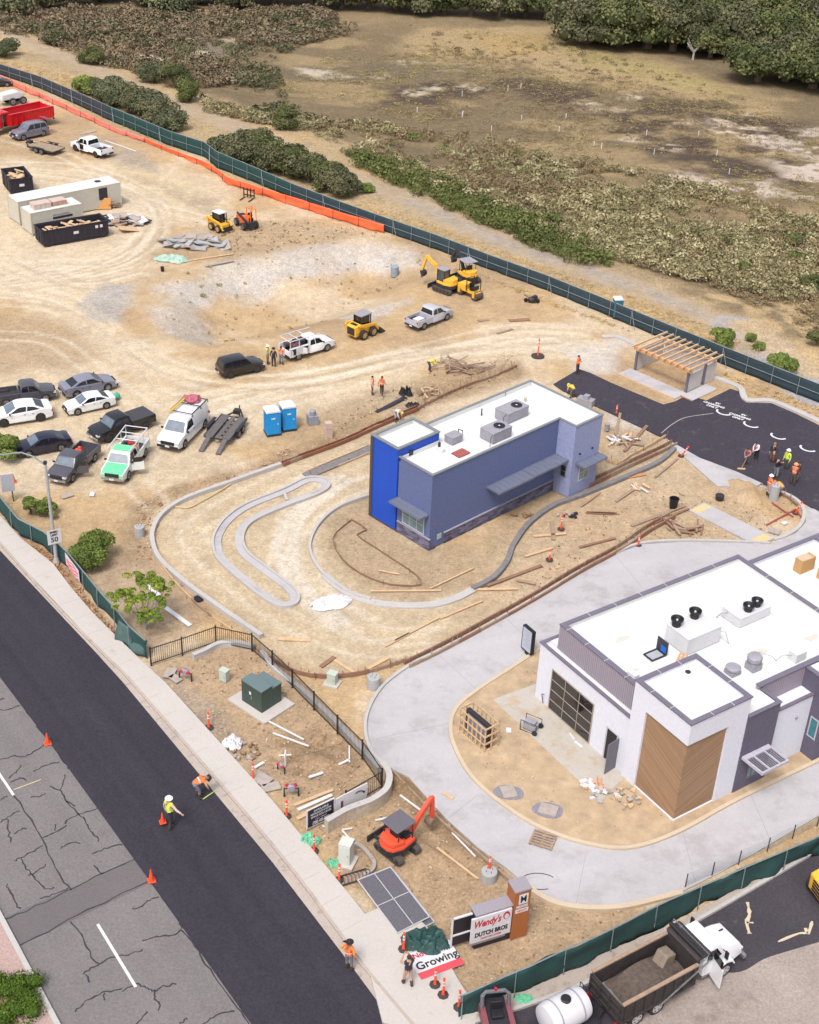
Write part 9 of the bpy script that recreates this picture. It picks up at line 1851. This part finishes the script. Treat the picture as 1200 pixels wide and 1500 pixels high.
for i, (px, w_, l_, lb) in enumerate((((383, 1142), .8, 1.1, 'upper pale concrete paver by the sidewalk'), ((397, 1154), .6, 1.0, 'lower pale concrete paver by the sidewalk'), ((249, 987), .6, .9, 'upper pale slab beside the red valve'), ((257, 995), .5, .8, 'lower pale slab beside the red valve'), ((745, 1163), .9, .8, 'square drain lid in a ring of gravel, nearer the patio'), ((803, 1189), 1.0, .8, 'square grey drain lid in a ring of gravel, nearer the drive'), ((98, 727), .9, .5, 'flat pale sheet on the dirt below the parked pickups'), ((135, 725), .5, .35, 'small white sheet on the dirt below the parked pickups'), ((1135, 779), .8, .7, 'grey meter lid on the curved dirt island'), ((1149, 767), .45, .35, 'small white box lid on the curved dirt island'), ((745, 1073), .4, .3, 'white paper sheet in the planter soil'))):
    p = G0(*px); zz_ = .11 if px[1] > 1060 and px[0] > 640 else .01
    if 'gravel' in lb: mb = MB(); mb.prism([(.85*(1+.07*math.sin(3*a+px[0]))*math.cos(a), .62*(1+.09*math.cos(2*a+px[1]))*math.sin(a)) for a in np.linspace(0, 6.1, 22)], 0, .015); reg(mb.build('gravel_ring', mat('blue_gravel', (150, 146, 156), .95, .3, 12), loc=(p[0], p[1], zz_-.005)), lb.replace('square grey drain lid in a ring of gravel', 'grey gravel patch around a lid').replace('square drain lid in a ring of gravel', 'grey gravel patch around a lid'), 'gravel', kind='stuff')
    mb = MB(); mb.box((0, 0, .05), (l_, w_, .08)); o = mb.build('slab', M_sl if 'white' not in lb else M_paper, loc=(p[0], p[1], zz_), rz=R(-35)+i, bevel=.01); reg(o, lb, 'slab')
def pallet(loc, rz, label, sc=1., m_=M_wood3, tilt=0):
    t = empty('pallet', loc, rz, label, 'pallet', 'wooden pallets'); t.rotation_euler[1] = tilt; t.scale = (sc,)*3
    for k in range(6): mb = MB(); mb.b2(-.6, .6, -.5+k*.19, -.39+k*.19, .1, .13); mb.build('slat', m_, t)
    for x in (-.55, 0, .55): mb = MB(); mb.b2(x-.05, x+.05, -.5, .56, 0, .1); mb.build('runner', m_, t)
pallet(Vector(G0(795, 1233))+Vector((0, 0, .03)), R(-20), 'grey wooden pallet lying on the concrete drive', 1.05)
for k in range(3): pallet(Vector(G0(166, 303))+Vector((0, 0, .1+k*.17)), R(20+k*9), ('lowest', 'middle', 'topmost')[k]+' pallet of the stack beside the long cream container', 1.1)
mb = MB(); p = G(150, 306); mb.box((0, 0, .6), (1.9, .06, 1.2), 0, 0, R(-20)); o = mb.build('plywood_sheet', mat('orange_plywood', (226, 158, 88), .8, .06), loc=p, rz=R(12)); reg(o, 'orange plywood sheet leaning on the long cream container', 'plywood')
mb = MB(); p = G(180, 352-20); mb.box((0, 0, .25), (2.0, 1.3, .06), .5, R(12)); o = mb.build('plywood_sheet', M_wood, loc=G(188, 338)); reg(o, 'pale sheet lying on the scrap beside the dumpster', 'plywood')
mb = MB(); mb.b2(-.28, .28, -.28, .28, 0, .75); mb.b2(-.25, .25, -.25, .25, .8, 1.3); item('form_column', (481, 640), .3, 'pinkish two part form column among stakes right of the wash station', 'column', [('blocks', mb, mat('pink_form', (220, 190, 178), .8, .1))])
board((552, 604), (594, 582), .45, M_dark, 'dark strip of matting leading to the black bags', h=.04, name='matting_strip', cat='matting', group=None)
mb = MB(); c_ = G0(790, 1292); mb.tube([(.9*math.cos(a), .55*math.sin(a), 0) for a in np.linspace(.6, 5.2, 20)], .02, 5); o = mb.build('wire_loop', M_dark, loc=(c_[0], c_[1], .05)); reg(o, 'loose loop of dark wire on the concrete drive', 'wire')
zi = lambda x, y: (1060+x/8.33, 620+y/8.33)
for a, b, lb in ((zi(590, 975), zi(740, 1082), 'upper rusty red pipe on the curved dirt island'), (zi(740, 1082), zi(850, 1150), 'rusty red pipe ending by the dark lid on the dirt island'), (zi(880, 1056), zi(520, 1252), 'long rusty red pipe across the curved dirt island'), (zi(880, 1058), zi(962, 1168), 'short rusty red pipe at the tip of the dirt island')): board(a, b, .1, mat('red_pipe', (186, 96, 80), .7, .1), lb, name='loose_pipe', cat='pipe', group='red pipes on the dirt island', z=.03, h=.08)
mb = MB(); P = smoothpath([G(*p) for p in ((250, 742), (275, 744), (290, 738), (330, 715), (345, 704))], 5); mb.tube([(p[0], p[1], .05) for p in P], .06, 5); reg(mb.build('sandbag_line', mat('yellow_wattle', (224, 200, 150), .8, .1)), 'thin yellowish wattle line curving above the drive-through curb', 'wattle')
for i, (px, lb) in enumerate((((291, 878), 'small black disc sign lying against the curved curb'),)):
    mb = MB(); mb.lathe([(.34, 0), (.34, .05)], 18); item('black_disc', px, 0, lb, 'lid', [('disc', mb, M_black), ], z=.05)
mb = MB(); mb.lathe([(.3, 0), (.34, .35), (.28, .36)], 14); item('black_bucket', (1054, 775-44), 0, 'low dark pipe bundle near the concrete walkway', 'bundle', [('pipes', mb, M_dark)])
mb = MB(); mb.lathe([(.2, 0), (.2, .5), (.24, .5), (.24, .6)], 14); item('concrete_stub', (889, 630), 0, 'short grey pipe stub between blue building and black asphalt', 'pipe stub', [('stub', mb, M_unit)])
mb = MB(); mb.b2(-.7, .7, -.35, .35, 0, .55); mb.b2(-.2, .25, -.25, .25, .55, .85); item('equipment_skid', (858, 592), R(-30), 'grey equipment skid behind the far corner of the blue building', 'equipment', [('housing', mb, M_unit)])
